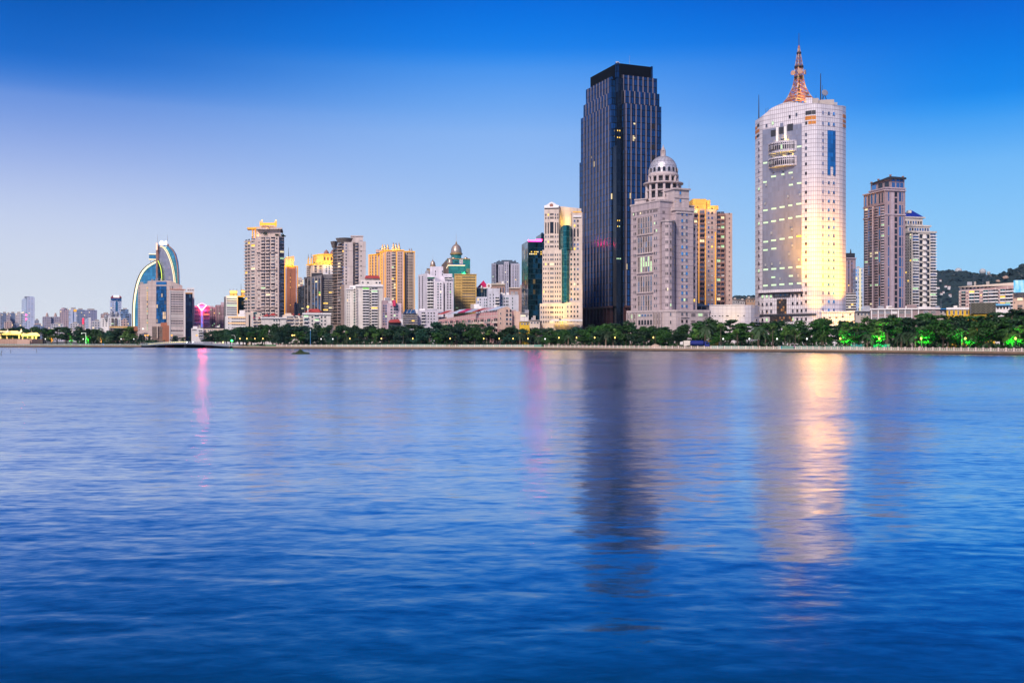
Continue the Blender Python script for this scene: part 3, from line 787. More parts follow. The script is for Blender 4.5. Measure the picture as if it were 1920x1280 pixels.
# granite base
Pb = corner(1086.5, 1155, 1243, 599, TH); Nb = notch(Pb, 6.0)
b.poly('granite_base', [Nb[0], Nb[1], Nb[1]+dR*2, Nb[0]+dR*2], None, 575, M_GRANBROWN)
b.poly('granite_base', [Nb[3], Nb[4], Nb[4]+dL*2, Nb[3]+dL*2], None, 575, M_GRANBROWN)
b.vstrip(Nb[0], Nb[1], [1091+i*6.2 for i in range(9)], 577, 612, 2.2, M_GRANBROWN, 'granite_column', 1.2)
b.hstrip(Nb[0], Nb[1], 1088, 1149, 573, 577, M_GRANBROWN, 'cornice', 1.6)
b.vstrip(Nb[3], Nb[4], [1176+i*9.2 for i in range(6)], 577, 612, 2.2, M_GRANBROWN, 'granite_column', 1.2)
b.hstrip(Nb[3], Nb[4], 1171, 1236, 573, 577, M_GRANBROWN, 'cornice', 1.6)
# lit rooms
for xs, y, g in (((1126, 1139, 1144), 487, G_LITG), ((1158, 1163, 1167), 484, G_LITW)):
    pass
b.grid(N6[0], N6[1], [1142, 1145.5], [487], 3, 5, 'p', [G_LITG], M_DARK)
b.grid(c0+dL*3.9, c0, [1151.5], [241, 252], 2.4, 3, 'p', [G_LITY], M_DARK)
b.grid(c0, c0+dR*3.9, [1158, 1162], [243, 256], 2.0, 2.6, 'p', [G_LITY], M_DARK)
b.grid(c1, c1+dR*3, [1157, 1160, 1163], [484.5], 2.4, 2.2, 'p', [G_LITW], M_DARK)
b.grid(c1, c1+dR*3, [1158, 1161.5], [413, 424], 1.6, 2.6, 'p', [G_LITY], M_DARK)
P1 = corner(1089, 1155, 1240, 600, TH)
b.grid(P1[1], P1[2], [1190, 1188.5], [229, 256], 1.8, 3.2, 'p', [G_LITWARM], M_DARK, out=0.1)
b.grid(P1[1], P1[2], [1224.5], [231, 270, 290], 5.5, 9, 'p', [plain('open_louvre_black', (0.008,0.008,0.01))], M_DARK, out=0.1)
b.clutter(1120, 1205, 612, 121, 3)
b.done()

# ---- domed stone tower
M_STONE = facade('pink_grey_stone', (0.43,0.36,0.37), (0.26,0.21,0.225), 3.35, 0.35, 2.2, 0.07, rough=0.6, var=0.1)
M_STONE2 = facade('pale_stone', (0.48,0.41,0.40), (0.34,0.28,0.28), 1.8, 0.12, 2.0, 0.07, rough=0.6, var=0.1)
M_LEAD = None
b = Bld('domed_tower', 'pale pink stone tower with a ribbed silver dome and lantern', 520, 1237)
th = 30
A = corner(1183, 1237, 1272, 520, th)
b.poly('wall', A, None, 375.5, M_STONE)
b.poly('cornice', grow(A, 0.5), 377, 374, M_STONE2)
b.hstrip(A[0], A[1], 1184, 1236.5, 388, 390, M_STONE2, 'string_course', 0.3)
b.grid(A[0], A[1], [1189, 1192], (396, 580, 13), 2.0, 5.6, 'w', [G_DARK, G_GREY], M_STONE2, lit=0.02, litm=[G_LITW])
b.grid(A[0], A[1], [1227.5, 1231], (396, 580, 13), 2.2, 5.6, 'w', [G_DARK, G_GREY], M_STONE2, lit=0.05, litm=[G_LITW])
for x in (1188, 1195.5, 1201.5, 1207.5, 1213.5, 1219.5, 1225.5, 1230):
    b.grid(A[0], A[1], [x, x+2.2], [393.5], 1.6, 5.0, 'w', [G_DARK], M_STONE2)
for k, (y0, y1) in enumerate(((402, 434), (440, 470), (478, 507), (515, 545), (552, 582))):
    b.grid(A[0], A[1], (1196.5, 1224, 6), (y0, y1, 3), 3.6, 9.6, 'p', [G_BLUE, G_GREY, G_DARK], M_STONE2, lit=0.5 if k == 2 else 0.0, litm=[G_LITW])
    b.vstrip(A[0], A[1], [1196.5+i*27.5/6 for i in range(7)], y0-1, y1+1, 1.1, M_STONE2, 'pier', 0.7)
    b.hstrip(A[0], A[1], 1195, 1225.5, y1+1, y1+3, M_STONE2, 'spandrel', 0.8)
b.grid(A[1], A[2], [1243, 1245.2], [397, 410], 1.6, 5.2, 'w', [G_DARK], M_STONE2)
# half round stair turret
tur = [V2(1240.5, 519), V2(1241.5, 514.5), V2(1247, 512), V2(1254, 511.5), V2(1260, 512.5), V2(1264.5, 516), V2(1266, 523), V2(1243, 527)]
b.poly('stair_turret', tur, None, 417, M_STONE)
b.poly('cornice', grow(tur, 0.4), 418.5, 416, M_STONE2)
b.grid(tur[2], tur[3], [1248.8, 1252], (420, 580, 11), 2.0, 5.6, 'w', [G_DARK], M_STONE2)
b.grid(tur[3], tur[4], [1257.5], (420, 580, 11), 2.4, 6.0, 'w', [G_DARK, G_GREY], M_STONE2)
# right wing
W = corner(1253, 1267, 1300, 521, 24)
b.poly('wall', W, None, 392, M_STONE)
b.poly('cornice', grow(W, 0.7), 394, 387.5, M_STONE2)
U = corner(1242, 1264.5, 1292, 523, 24)
b.poly('wall', U, 388, 352, M_STONE2)
b.poly('cornice', grow(U, 0.8), 353.5, 350.5, M_STONE2)
b.hstrip(U[1], U[2], 1264.5, 1292, 367.5, 369.5, M_STONE2, 'string_course', 0.4)
b.hstrip(W[1], W[2], 1268, 1296, 396, 399, M_STONE2, 'string_course', 0.5)
b.grid(U[1], U[2], [1275.5], [359.5, 374], 3.4, 6.6, 'w', [G_SKY], M_STONE2)
b.grid(U[0], U[1], [1245.5, 1248.5], [361], 1.5, 4.6, 'w', [G_DARK], M_STONE2)
b.grid(W[1], W[2], [1279, 1287.5], (394, 580, 15), 4.0, 6.6, 'w', [G_BLUE, G_GREY, G_SKY], M_STONE2, lit=0.0)
b.grid(W[1], W[2], [1283.2], (394, 580, 15), 3.4, 5.0, 'p', [G_PALE], M_STONE2)
W2 = flat(1297, 1306.5, 530, 14, 12)
b.poly('wall', W2, None, 418, M_STONE); b.poly('cornice', grow(W2, 0.4), 419.5, 416.5, M_STONE2)
b.poly('wall', flat(1293, 1301.5, 533, 12, 12), 420, 380, M_STONE2)
b.poly('cornice', flat(1292, 1303, 532.5, 13, 12), 381.5, 379, M_STONE2)
b.grid(W2[0], W2[1], [1301.8], (420, 580, 13), 3.0, 6.4, 'w', [G_DARK, G_GREY], M_STONE2)
b.poly('wall', flat(1190, 1211, 540, 16, -30), 378, 365, M_STONE2)
b.poly('cornice', flat(1189, 1212, 539.5, 17, -30), 366, 364, M_STONE2)
# rotunda and dome
xc, Dc = 1243.5, 541
K = 541/520
b.lathe('rotunda_core', xc, Dc, [(26*K, 380), (26*K, 345)], M_DARK)
b.lathe('rotunda_gallery', xc, Dc, [(32*K, 361), (33*K, 360), (33*K, 358.5), (30*K, 358)], M_STONE2)
b.lathe('rotunda_gallery', xc, Dc, [(31*K, 347.5), (37.5*K, 346.5), (37.5*K, 344.5), (32*K, 343.5), (27*K, 343)], M_STONE2)
b.lathe('rotunda_gallery', xc, Dc, [(33*K, 378), (33*K, 374), (28*K, 373)], M_STONE2)
for i in range(14):
    a = 2*math.pi*(i+0.3)/14; x = PX(xc, Dc)+31.5*K*520/F*math.cos(a); y = Dc+31.5*K*520/F*math.sin(a)
    mb = MB(); mb.lathe([(0.85, b.z(378)), (0.7, b.zd(346.5, Dc))], 10, (x, y)); b.put(mb, 'column', M_STONE2, True)
    x = PX(xc, Dc)+26.5*K*520/F*math.cos(a); y = Dc+26.5*K*520/F*math.sin(a)
    mb = MB(); mb.lathe([(0.8, b.zd(344, Dc)), (0.7, b.zd(332.5, Dc))], 10, (x, y)); b.put(mb, 'column', M_STONE2, True)
b.lathe('drum_core', xc, Dc, [(22*K, 345), (22*K, 331)], M_DARK)
b.lathe('dome_ring', xc, Dc, [(27*K, 333.5), (28.5*K, 332.5), (29*K, 330), (27.6*K, 328), (27*K, 326)], M_STONE2, 36)
M_DOME = facade('ribbed_silver_dome', (0.52,0.52,0.56), (0.20,0.19,0.22), 2.4, 0.22, 2.0, 0.22, rough=0.35, metal=0.35, dirt=0.1)
prof = [(26.8*K, 326), (26.4*K, 321)]+[(26.3*K*math.cos(a), 320-27.5*math.sin(a)) for a in [math.pi/2*i/14 for i in range(1, 14)]]
mb = MB(); mb.lathe([(r*520/F, b.zd(y, Dc)) for r, y in prof], 36, (PX(xc, Dc), Dc))
dome = b.put(mb, 'dome', M_DOME, True)
b.lathe('lantern', xc, Dc, [(5.2*K, 294), (5*K, 291.5), (3*K, 291), (2.8*K, 283.5), (4.4*K, 283), (4.4*K, 281.5), (3.4*K, 280), (2.0*K, 276.5), (0.9*K, 275.5), (0.7*K, 272)], M_STONE2, 12)
for i in range(6):
    a = 2*math.pi*i/6; x = PX(xc, Dc)+4*K*520/F*math.cos(a); y = Dc+4*K*520/F*math.sin(a)
    mb = MB(); mb.beam((x, y, b.zd(291, Dc)), (x, y, b.zd(282.6, Dc)), 0.4); b.put(mb, 'lantern_post', M_STONE2)
rr = 26.5*K*520/F
for i in range(18):
    a = 2*math.pi*i/18+0.09; p = Vector((PX(xc, Dc)+rr*math.cos(a), Dc+rr*math.sin(a))); d = Vector((-math.sin(a), math.cos(a)))
    b.add('a', p-d, p+d, 0.5, 1.7, b.zd(321, Dc), 2.5, G_DARK, M_STONE2, 0.05)
b.rod('antenna', 1292, 524, 352, 338, 0.2, M_STEEL)
# podium with columns and arches
Q = [V2(1176, 526), V2(1246, 506), V2(1268, 505), V2(1330, 512), V2(1332, 545), V2(1180, 560)]
b.poly('podium', Q, None, 584, M_STONE2)
b.poly('cornice', grow(Q, 0.3), 586, 582, M_STONE2)
b.vstrip(Q[0], Q[1], [1177.5, 1183, 1188.5, 1194, 1226.5, 1231, 1236.5, 1241.5], 587, 612, 1.5, M_STONE2, 'column', 1.1)
b.grid(Q[0], Q[1], [1180.3, 1185.8, 1191.3, 1229, 1234, 1239.2], [593, 604], 3.6, 8.5, 'a', [G_GREY, G_DARK], M_STONE2, lit=0.15, litm=[G_LITW])
b.grid(Q[0], Q[1], [1199, 1204.5, 1210, 1215.5, 1221], [591.5], 4.0, 4, 'w', [G_BLUE, G_GREY], M_STONE2, lit=0.25, litm=[G_LITW])
b.grid(Q[0], Q[1], [1199, 1204.5, 1210, 1215.5, 1221], [604.5], 4.4, 10, 'a', [G_DARK], M_STONE2)
b.grid(Q[1], Q[2], [1257.5], [590.5, 605], 2.6, 6.5, 'w', [G_DARK, G_GREY], M_STONE2)
b.grid(Q[2], Q[3], [1279, 1287.5], [590, 603], 4.2, 6, 'w', [G_DARK, G_GREY], M_STONE2)
b.grid(Q[2], Q[3], [1300, 1313, 1323], [591, 604], 8, 6, 'r', [G_DARK, G_GREY], M_STONE2, lit=0.2, litm=[G_LITW])
b.hstrip(Q[2], Q[3], 1276, 1291, 594.5, 596.5, M_STONE2, 'ledge', 0.6)
b.done()

# ---- gold crowned apartment tower right of the dome
M_SALMON = facade('salmon_render', (0.50,0.36,0.31), (0.40,0.28,0.25), 3.1, 0.2, rough=0.8)
M_SALMON2 = facade('brown_salmon_render', (0.34,0.19,0.15), (0.24,0.13,0.11), 3.1, 0.2, rough=0.8)
b = Bld('apartment_tower', 'salmon apartment tower with a golden crown and three orange light strips', 600, 1322)
A = corner(1286, 1300, 1344, 600, 12)
b.poly('wall', A, None, 391, M_SALMON)
b.poly('wall', flat(1343, 1373, 606, 18, 8), None, 397.5, M_SALMON)
B2 = flat(1343, 1373, 606, 18, 8)
M_GCROWN = facade('gold_lit_crown_render', (0.68,0.40,0.10), (0.5,0.28,0.06), 3.1, 0.3)  # gold of the floodlighting mixed into the base colour
Cn = corner(1292, 1299, 1324, 603, 12)
b.poly('crown', Cn, 391, 371, M_GCROWN, yt=[374, 371.5, 371, 373])
b.poly('crown', flat(1323, 1347, 606, 10, 12), 391, 383, M_GCROWN)
b.poly('crown', flat(1323, 1332, 607, 10, 12), 383, 372, M_GCROWN)
ys = (394, 584, 21)
for xs in ((1303,), (1316.5,)):
    b.grid(A[1], A[2], list(xs), ys, 8, 8.2, 'b', [G_DARK, G_GREY], M_SALMON2, lit=0.04)
b.grid(A[1], A[2], [1328.5, 1335], ys, 3.6, 4.4, 'w', [G_DARK, G_BLUE, G_PALE], M_SALMON, lit=0.08)
b.grid(B2[0], B2[1], [1347.5, 1354.5], ys, 6.5, 8, 'b', [G_DARK, G_GREY, G_PALE], M_SALMON2, lit=0.1, litm=[G_LITW, G_LITWARM])
b.grid(B2[0], B2[1], [1367.5], ys, 2.2, 2.8, 'w', [G_DARK], M_SALMON)
b.vstrip(A[1], A[2], [1310.2, 1322.3], 391, 585, 0.8, M_GOLDL, 'light_strip', 0.3)
b.vstrip(A[1], A[2], [1341], 434, 590, 0.8, M_GOLDL, 'light_strip', 0.5)
b.vstrip(B2[0], B2[1], [1351, 1358.5], 398, 585, 0.9, M_SALMON2, 'pilaster', 1.5)
p = A[0]
b.grid(A[0], A[1], [1290, 1296], ys, 3.4, 4.5, 'w', [G_DARK, G_BLUE], M_SALMON, lit=0.05)
b.flood((PX(1308, 594), 594, b.z(391)), (PX(1308, 603), 604, b.z(379)), 16000, (1,0.5,0.06), 100)
b.flood((PX(1335, 597), 597, b.z(392)), (PX(1335, 606), 606, b.z(382)), 12000, (1,0.55,0.08), 100)
b.grid(B2[0], B2[1], [1343.5], (400, 585, 9), 1.5, 2.2, 'ac', [G_DARK], M_WHITE)
b.done()

# ---- cream stepped tower with teal glass bay
M_CREAMT = facade('cream_tiles', (0.58,0.49,0.42), (0.50,0.41,0.35), 3.25, 0.2, 3.4, 0.08, rough=0.65)
M_TEAL = curtain('teal_curtain', (0.015,0.17,0.17), 1.3, 3.25, (0.05,0.2,0.2), 0.1, 0.22, lit=0.02, litcol=(1,0.8,0.2), litk=0.8, metal=0.75, rough=0.12)
b = Bld('stepped_tower', 'cream stepped office tower with a teal glass bay and golden floodlights', 560, 1050, group=None)
th = 14
A = corner(1020.5, 1050, 1090, 566, th); A = corner(1020.5, 1047.5, 1090, 566, th)
b.poly('wall', [A[0], A[1], lerp(A[1], A[2], 0.06), lerp(A[1], A[2], 0.06)+(A[0]-A[1]), ], None, 386.5, M_CREAMT)
fw = flat(1020.5, 1048, 560, 22, -8)
b.poly('wall', fw, None, 386, M_CREAMT)
rt = flat(1048, 1090, 562, 20, 10)
b.poly('upper_wall', flat(1048, 1090, 566, 18, 6), None, 383.5, M_CREAMT, yt=[384, 388, 388, 384])
b.poly('wall', flat(1072.5, 1092, 558, 8, 6), None, 399, M_CREAMT)
w2 = flat(1017, 1053, 556, 10, -6); b.poly('wall', w2, None, 470, M_CREAMT)
w3 = flat(1066.5, 1092, 554, 6, 5); b.poly('wall', w3, None, 471, M_CREAMT)
w4 = flat(1012, 1059, 552, 10, -4); b.poly('wall', w4, None, 570, M_CREAMT)
w5 = flat(1058, 1092, 551, 10, 4); b.poly('wall', w5, None, 567.5, M_CREAMT)
# gable
mb = MB(); g0, g1 = fw[0], fw[1]; d = (g1-g0)
gp = [(0, 386), (0.1, 385), (0.3, 380.5), (0.5, 381.8), (0.7, 380.5), (0.9, 385), (1, 386)]
gp = [(0, 388), (0.0, 386), (0.2, 384), (0.36, 380.5), (0.5, 379), (0.64, 380.5), (0.8, 384), (1.0, 386), (1, 388)]
for off in (-0.5,):
    q = [(g0.x+d.x*t_, g0.y+d.y*t_-0.5, b.z(y)) for t_, y in gp]; q2 = [(x, y+3, z) for x, y, z in q]
    mb.face(q); mb.face(q2[::-1])
    for i in range(len(q)): j = (i+1) % len(q); mb.face([q[j], q[i], q2[i], q2[j]])
b.put(mb, 'gable', M_WHITE)
b.grid(fw[0], fw[1], [1034.2], [385.4], 6, 5.5, 'a', [plain('gable_brick', (0.32,0.14,0.1))], M_DARK, out=0.55)
b.hstrip(fw[0], fw[1], 1021, 1047.5, 390.5, 392.2, M_DARK, 'shade_strip', 0.1)  # solid dark strip drawn in for the shade under the cornice
b.hstrip(fw[0], fw[1], 1021, 1047.5, 388, 390.4, M_WHITE, 'cornice', 0.8)
cols = [1023.5, 1028, 1041.5, 1046]
up = [403, 408.5, 444, 453, 461, 469] 
b.grid(fw[0], fw[1], cols, [403, 409, 444, 453.5, 462.5], 2.4, 4.4, 'w', [G_DARK, G_GREY], M_CREAMT, lit=0.1, litm=[G_LITY])
b.grid(fw[0], fw[1], [1034.7], [402, 408.5, 444, 453.5, 462.5], 7, 4.4, 'r', [G_DARK], M_CREAMT, lit=0.1, litm=[G_LITY])
b.grid(fw[0], fw[1], cols, [428], 2.2, 22, 'p', [G_DARK], M_CREAMT)
b.grid(fw[0], fw[1], [1034.7], [427], 7, 22, 'p', [G_DARK], M_CREAMT)
c2 = [1019.5, 1023.5, 1028, 1041.5, 1045.5, 1050]
ys = (475, 569, 11)
b.grid(w2[0], w2[1], c2, ys, 2.3, 4.6, 'w', [G_DARK, G_GREY], M_CREAMT, lit=0.03, litm=[G_LITY])
b.grid(w2[0], w2[1], [1034.7], ys, 7, 4.6, 'r', [G_DARK, G_GREY], M_CREAMT, lit=0.1, litm=[G_LITWARM])
b.grid(w4[0], w4[1], [1015, 1019.5, 1023.7, 1028, 1041.7, 1045.7, 1050, 1054.5], (573, 608, 4), 2.4, 4.6, 'w', [G_DARK, G_GREY], M_CREAMT, lit=0.03)
b.grid(w4[0], w4[1], [1034.7], (573, 608, 4), 7, 4.6, 'r', [G_DARK, G_GREY], M_CREAMT)
b.grid(w5[0], w5[1], [1064.5, 1071, 1077, 1083], (572, 606, 4), 3.2, 4.6, 'w', [G_DARK, G_GREY], M_CREAMT, lit=0.03)
b.grid(w3[0], w3[1], [1071, 1077.3, 1083.5], (474, 566, 10), 3.2, 4.8, 'w', [G_DARK, G_BLUE, G_GREEN], M_CREAMT, lit=0.06)
r2 = flat(1072.5, 1092, 558, 8, 6)
b.grid(r2[0], r2[1], [1077.3, 1083.5], [415, 424, 450, 459, 467], 3.2, 4.8, 'w', [G_DARK, G_BLUE], M_CREAMT, lit=0.2, litm=[G_LITY])
b.grid(r2[0], r2[1], [1077.3, 1083.5], [437], 3.2, 16, 'p', [G_DARK], M_CREAMT)
b.hstrip(r2[0], r2[1], 1075, 1090, 405, 408, M_WHITE, 'cornice', 0.5); b.hstrip(r2[0], r2[1], 1075, 1090, 408, 409.5, M_DARK, 'shade_strip', 0.1)  # dark strip again stands for shade below the cornice
bay = [V2(1049.5, 562), V2(1051, 556), V2(1056, 551.5), V2(1062, 550.5), V2(1068, 552), V2(1072, 556), V2(1073, 562)]
b.poly('glass_bay', bay, 470, 429, M_TEAL, yt=[431, 429, 426.5, 425.5, 426, 427, 430])
bay2 = [V2(1053, 560), V2(1054, 553), V2(1058, 551), V2(1062.5, 550.5), V2(1066.5, 552.5), V2(1066.8, 560)]
b.poly('glass_bay', bay2, 568, 470, M_TEAL)
b.poly('canopy', flat(1034, 1092, 538, 10, 2), 603, 600, M_WHITE)
b.vstrip(*flat(1034, 1092, 539, 10, 2)[:2], [1038, 1048, 1058, 1068, 1078, 1088], 603, 614, 1.2, M_CREAMT, 'column', 0.6)
def goldflood(b, x, D, y, xt, Dt, yt_, P, ang=75, col=(1,0.62,0.04)):
    b.flood((PX(x, D), D, b.z(y)), (PX(xt, Dt), Dt, b.z(yt_)), P, col, ang)
goldflood(b, 1048, 540, 601, 1046, 552, 586, 24000, 110)
goldflood(b, 1056, 541, 601, 1056, 551, 582, 24000, 110)
goldflood(b, 1050, 532, 600, 1046, 556, 540, 60000, 70)
b.flood((PX(1062, 559), 559, b.z(424)), (PX(1059, 566), 566, b.z(405)), 14000, (1,0.6,0.05), 95)
b.hstrip(*flat(1072.5, 1092, 558, 8, 6)[:2], 1074, 1090, 397.6, 399, M_GOLDL, 'light_strip', 0.3)
b.rod('antenna', 1082, 560, 399, 391, 0.3, M_DARK)
b.done()

# ---- dark teal glass block behind it
M_TEALD = curtain('dark_teal_glass', (0.012,0.07,0.095), 1.6, 3.4, (0.01,0.03,0.04), 0.15, 0.5, lit=0.035, litcol=(0.9,0.55,0.2), litk=0.7, metal=0.8, rough=0.1, var=1.2, tilt=0.06)
b = Bld('glass_block', 'dark teal glass office block with a violet lit roof edge', 650, 1004)
A = flat(990, 1021, 650, 26, 10)
b.poly('curtain_wall', A, None, 451.5, M_TEALD)
A2 = flat(1014.5, 1030, 664, 20, 10)
b.poly('curtain_wall', A2, None, 434, M_TEALD)
b.hstrip(A[0], A[1], 990, 1015.5, 449.8, 452.3, M_NEONV, 'neon_strip', 0.4)
b.hstrip(A[0], A[1], 1006, 1016, 448.6, 449.9, M_NEONV, 'neon_strip', 0.4)
b.grid(A[0], A[1], (992, 1016, 8), [472, 476], 2.2, 2.2, 'p', [G_LITY, G_LITWARM, G_DARK], M_DARK)
b.poly('parapet', flat(1015.5, 1019, 664, 4, 10), 434, 432, M_TEALD)
b.done()

# ---- white telecom tower with lattice mast
M_PANEL = facade('white_metal_panels', (0.68,0.65,0.68), (0.26,0.22,0.25), 2.45, 0.26, 1.25, 0.16, rough=0.38, var=0.08, dirt=0.1)
M_GREYGL = curtain('grey_reflective_glass', (0.34,0.35,0.41), 1.25, 3.1, (0.20,0.19,0.22), 0.16, 0.26, lit=0.0, metal=0.45, rough=0.25, var=0.22, tilt=0.015)
M_BLUEGL = curtain('bright_blue_glass', (0.03,0.22,0.5), 2.1, 2.45, (0.02,0.08,0.2), 0.14, 0.2, metal=0.6, rough=0.12)
M_ORANGE = facade('orange_panels', (0.62,0.22,0.02), (0.25,0.08,0.01), 2.4, 0.15, 1.2, 0.1, rough=0.5)
b = Bld('telecom_tower', 'white panelled tower with a lattice mast and golden floodlit corner', 560, 1530)
FP = [V2(1416, 592), V2(1424, 584.5), V2(1431, 581), V2(1450, 576), V2(1470, 571.3), V2(1488, 567.3), V2(1504, 564), V2(1514, 561.5), V2(1522, 560), V2(1531, 559.5), V2(1540, 560), V2(1550, 561.5), V2(1562, 563), V2(1574, 565), V2(1580, 567), V2(1586, 571)]
BK = [V2(1583, 604), V2(1440, 624)]
ytop = []
for p in FP:
    x = CX+p.x/p.y*F
    tab = [(1410, 203), (1424, 203), (1431, 201), (1445, 190.5), (1462, 185), (1481, 184), (1494, 187.5), (1503, 190), (1512, 193), (1530, 194), (1562, 195), (1574, 194), (1580, 192.5), (1586, 191), (1600, 191)]
    for (xa, ya), (xb, yb) in zip(tab, tab[1:]):
        if xa <= x <= xb: yr = ya+(yb-ya)*(x-xa)/(xb-xa)
    ytop.append(yr)
FPf = []; yf = []
for i in range(len(FP)-1):
    n = 4 if i < 7 else 2
    for k in range(n):
        pp = lerp(FP[i], FP[i+1], k/n); FPf.append(pp); xx = CX+pp.x/pp.y*F
        for (xa, ya), (xb, yb) in zip(tab, tab[1:]):
            if xa <= xx <= xb: yf.append(ya+(yb-ya)*(xx-xa)/(xb-xa)); break
FPf.append(FP[-1]); yf.append(191)
b.poly('wall', FPf+BK, None, 195, M_PANEL, yt=yf+[191, 203])
b.hstrip(FP[12], FP[13], 1562, 1574, 194.5, 196, M_PANEL, 'parapet', 0.2)
# grey glass field, slightly proud of the panels
gx = [1430.5, 1440, 1450, 1460, 1470, 1480, 1488, 1503.5]
def onwall(x, out):
    for p, q in zip(FP, FP[1:]):
        t_ = b.tpar(p, q, x)
        if -0.001 <= t_ <= 1.001:
            d = (q-p).normalized(); return lerp(p, q, t_)+Vector((d.y, -d.x))*out
gp = [onwall(x, 0.35) for x in gx]
mb = MB(); u = 0
for i in range(len(gp)-1):
    a, c = gp[i], gp[i+1]; l = (c-a).length
    z0, z1 = b.z(541), b.z(229)
    mb.face([(a.x,a.y,z0), (c.x,c.y,z0), (c.x,c.y,z1), (a.x,a.y,z1)], 0, [(u,z0),(u+l,z0),(u+l,z1),(u,z1)]); u += l
for e in (0, -1):
    a = gp[e]; w = onwall(gx[e], 0.0); mb.face([(a.x,a.y,b.z(541)), (w.x,w.y,b.z(541)), (w.x,w.y,b.z(229)), (a.x,a.y,b.z(229))][::1 if e else -1])
mb.face([(p.x,p.y,b.z(229)) for p in gp]+[(onwall(x, 0).x, onwall(x, 0).y, b.z(229)) for x in gx[::-1]])
b.put(mb, 'glass_field', M_GREYGL)
def wallseg(x):
    for p, q in zip(FP, FP[1:]):
        if 0 <= b.tpar(p, q, x) <= 1: return p, q
# window rows follow the storeys
rows = [y for y in (251,263.5,276.5,289,306.5,324,342,359.5,376.5,393,409.5,425.5,441,456.5,472,487,502,517.5,533,549,565,581,598)]
for x, w in ((1423.2, 3.0), (1511.5, 3.6)):
    p, q = wallseg(x)
    b.grid(p, q, [x], [y*1.0 for y in rows], w, 6.2, 'w', [G_DARK, G_GREY], M_PANEL, lit=0.12, litm=[G_LITW], out=0.05)
for x, w in ((1542.8, 2.0), (1553.8, 4.0), (1563.2, 4.0)):
    p, q = wallseg(x)
    rr_ = [211, 231]+(rows if x < 1545 else rows[5:])
    b.grid(p, q, [x], rr_, w, 6.4, 'w', [G_SKY, G_BLUE, G_SKY], M_PANEL, lit=0.0, out=0.05)
p, q = wallseg(1555)
b.hstrip(p, q, 1551.5, 1561.9, 243, 311, M_BLUEGL, 'blue_glass_strip', 0.3)
p2, q2 = wallseg(1564)
b.hstrip(p2, q2, 1562.1, 1566, 243, 328, M_BLUEGL, 'blue_glass_strip', 0.3)
b.hstrip(p, q, 1551.5, 1556.5, 311, 328, M_BLUEGL, 'blue_glass_strip', 0.3)
# orange panels and louvres near the top
for x0, x1, ya, yb, mt in ((1510.5, 1513.9, 207, 214.5, M_DARK), (1514.1, 1521.8, 207, 214.5, M_DARK), (1522.1, 1529.5, 207, 214.5, M_DARK),
                       (1510, 1513.9, 217, 224, M_ORANGE), (1514.1, 1521.8, 217, 224, M_ORANGE), (1522.1, 1530, 217, 224, M_ORANGE), (1515.5, 1521.8, 226.5, 232.5, M_ORANGE), (1522.1, 1530, 226.5, 232.5, M_ORANGE), (1510, 1513.9, 226.5, 232.5, M_DARK),
                       (1416.3, 1419.5, 216.5, 222, M_ORANGE), (1420, 1423.8, 213.5, 219.5, M_DARK), (1416.3, 1423.8, 224, 230, M_ORANGE), (1419, 1423.8, 234, 239, M_DARK), (1416.3, 1418.8, 235, 241, M_ORANGE),
                       (1580.3, 1585.8, 208.5, 215, M_ORANGE), (1580.3, 1585.8, 218.5, 224, M_ORANGE), (1580.3, 1585.8, 227, 233, M_ORANGE)):
    pq = wallseg((x0+x1)/2)
    b.hstrip(pq[0], pq[1], x0, x1, ya, yb, mt, 'louvre' if mt is M_DARK else 'orange_panel', 0.12)
for x, y in ((1437.5, 222), (1449, 219.5), (1481, 212.5), (1493.5, 210.5)):
    pq = wallseg(x); b.grid(pq[0], pq[1], [x], [y], 3.6, 6.8, 'w', [G_GREY, G_DARK], M_PANEL, lit=0.5, litm=[G_LITW], out=0.05)
pq = wallseg(1466); b.hstrip(pq[0], pq[1], 1463, 1469, 222, 236.5, M_GREYGL, 'glass_panel', 0.25)
# sky lobby openings and lit piers
for x0, x1, ya, yb in ((1446, 1455.5, 233, 245.5), (1461.5, 1469.7, 230, 243), (1476.8, 1487.3, 226.5, 239.5)):
    pq = wallseg((x0+x1)/2); b.hstrip(pq[0], pq[1], x0, x1, ya, yb, M_DARK, 'sky_lobby_opening', 0.5)
for x0, x1 in ((1456.3, 1460.5), (1471.5, 1476)):
    pq = wallseg((x0+x1)/2); b.hstrip(pq[0], pq[1], x0, x1, 229, 263, M_WHITE, 'pier', 0.9)
# bowed galleries
for ya, yb in ((259, 279), (288, 306)):
    xs = [1441, 1446, 1452, 1459, 1467, 1475, 1483, 1490, 1494]
    outs = [0.4, 2.0, 3.2, 4.0, 4.3, 4.0, 3.3, 2.2, 0.4]
    P_ = [onwall(x, o_) for x, o_ in zip(xs, outs)]+[onwall(x, -0.4) for x in (1494, 1470, 1441)]
    b.poly('bowed_gallery', P_, yb, ya, M_PANEL, yt=None)
    mb = MB(); mb.face([(p.x, p.y, b.z(yb)) for p in P_[::-1]]); b.put(mb, 'gallery_soffit', M_WHITE)
    for i, (x0, x1) in enumerate(zip(xs, xs[1:])):
        if i == 7: continue
        b.grid(P_[i], P_[i+1], [x0+(x1-x0)*0.3, x0+(x1-x0)*0.78], [ya+11.5], 2.4, 8.6, 'p', [G_DARK], M_PANEL)
        b.grid(P_[i], P_[i+1], [x0+(x1-x0)*0.3, x0+(x1-x0)*0.78], [ya+4.2], 2.4, 2.2, 'p', [G_DARK], M_PANEL)
for x, y in ((1452, 283.5), (1470, 282), (1470, 252), (1458, 256), (1474, 252), (1484, 281)):
    w_ = onwall(x, 2.6); w0 = onwall(x, 0.0)
    b.flood((w_.x, w_.y, b.z(y+3)), (w0.x, w0.y+0.5, b.z(y-3.5)), 1300, (1,0.6,0.06), 150, 0.4)
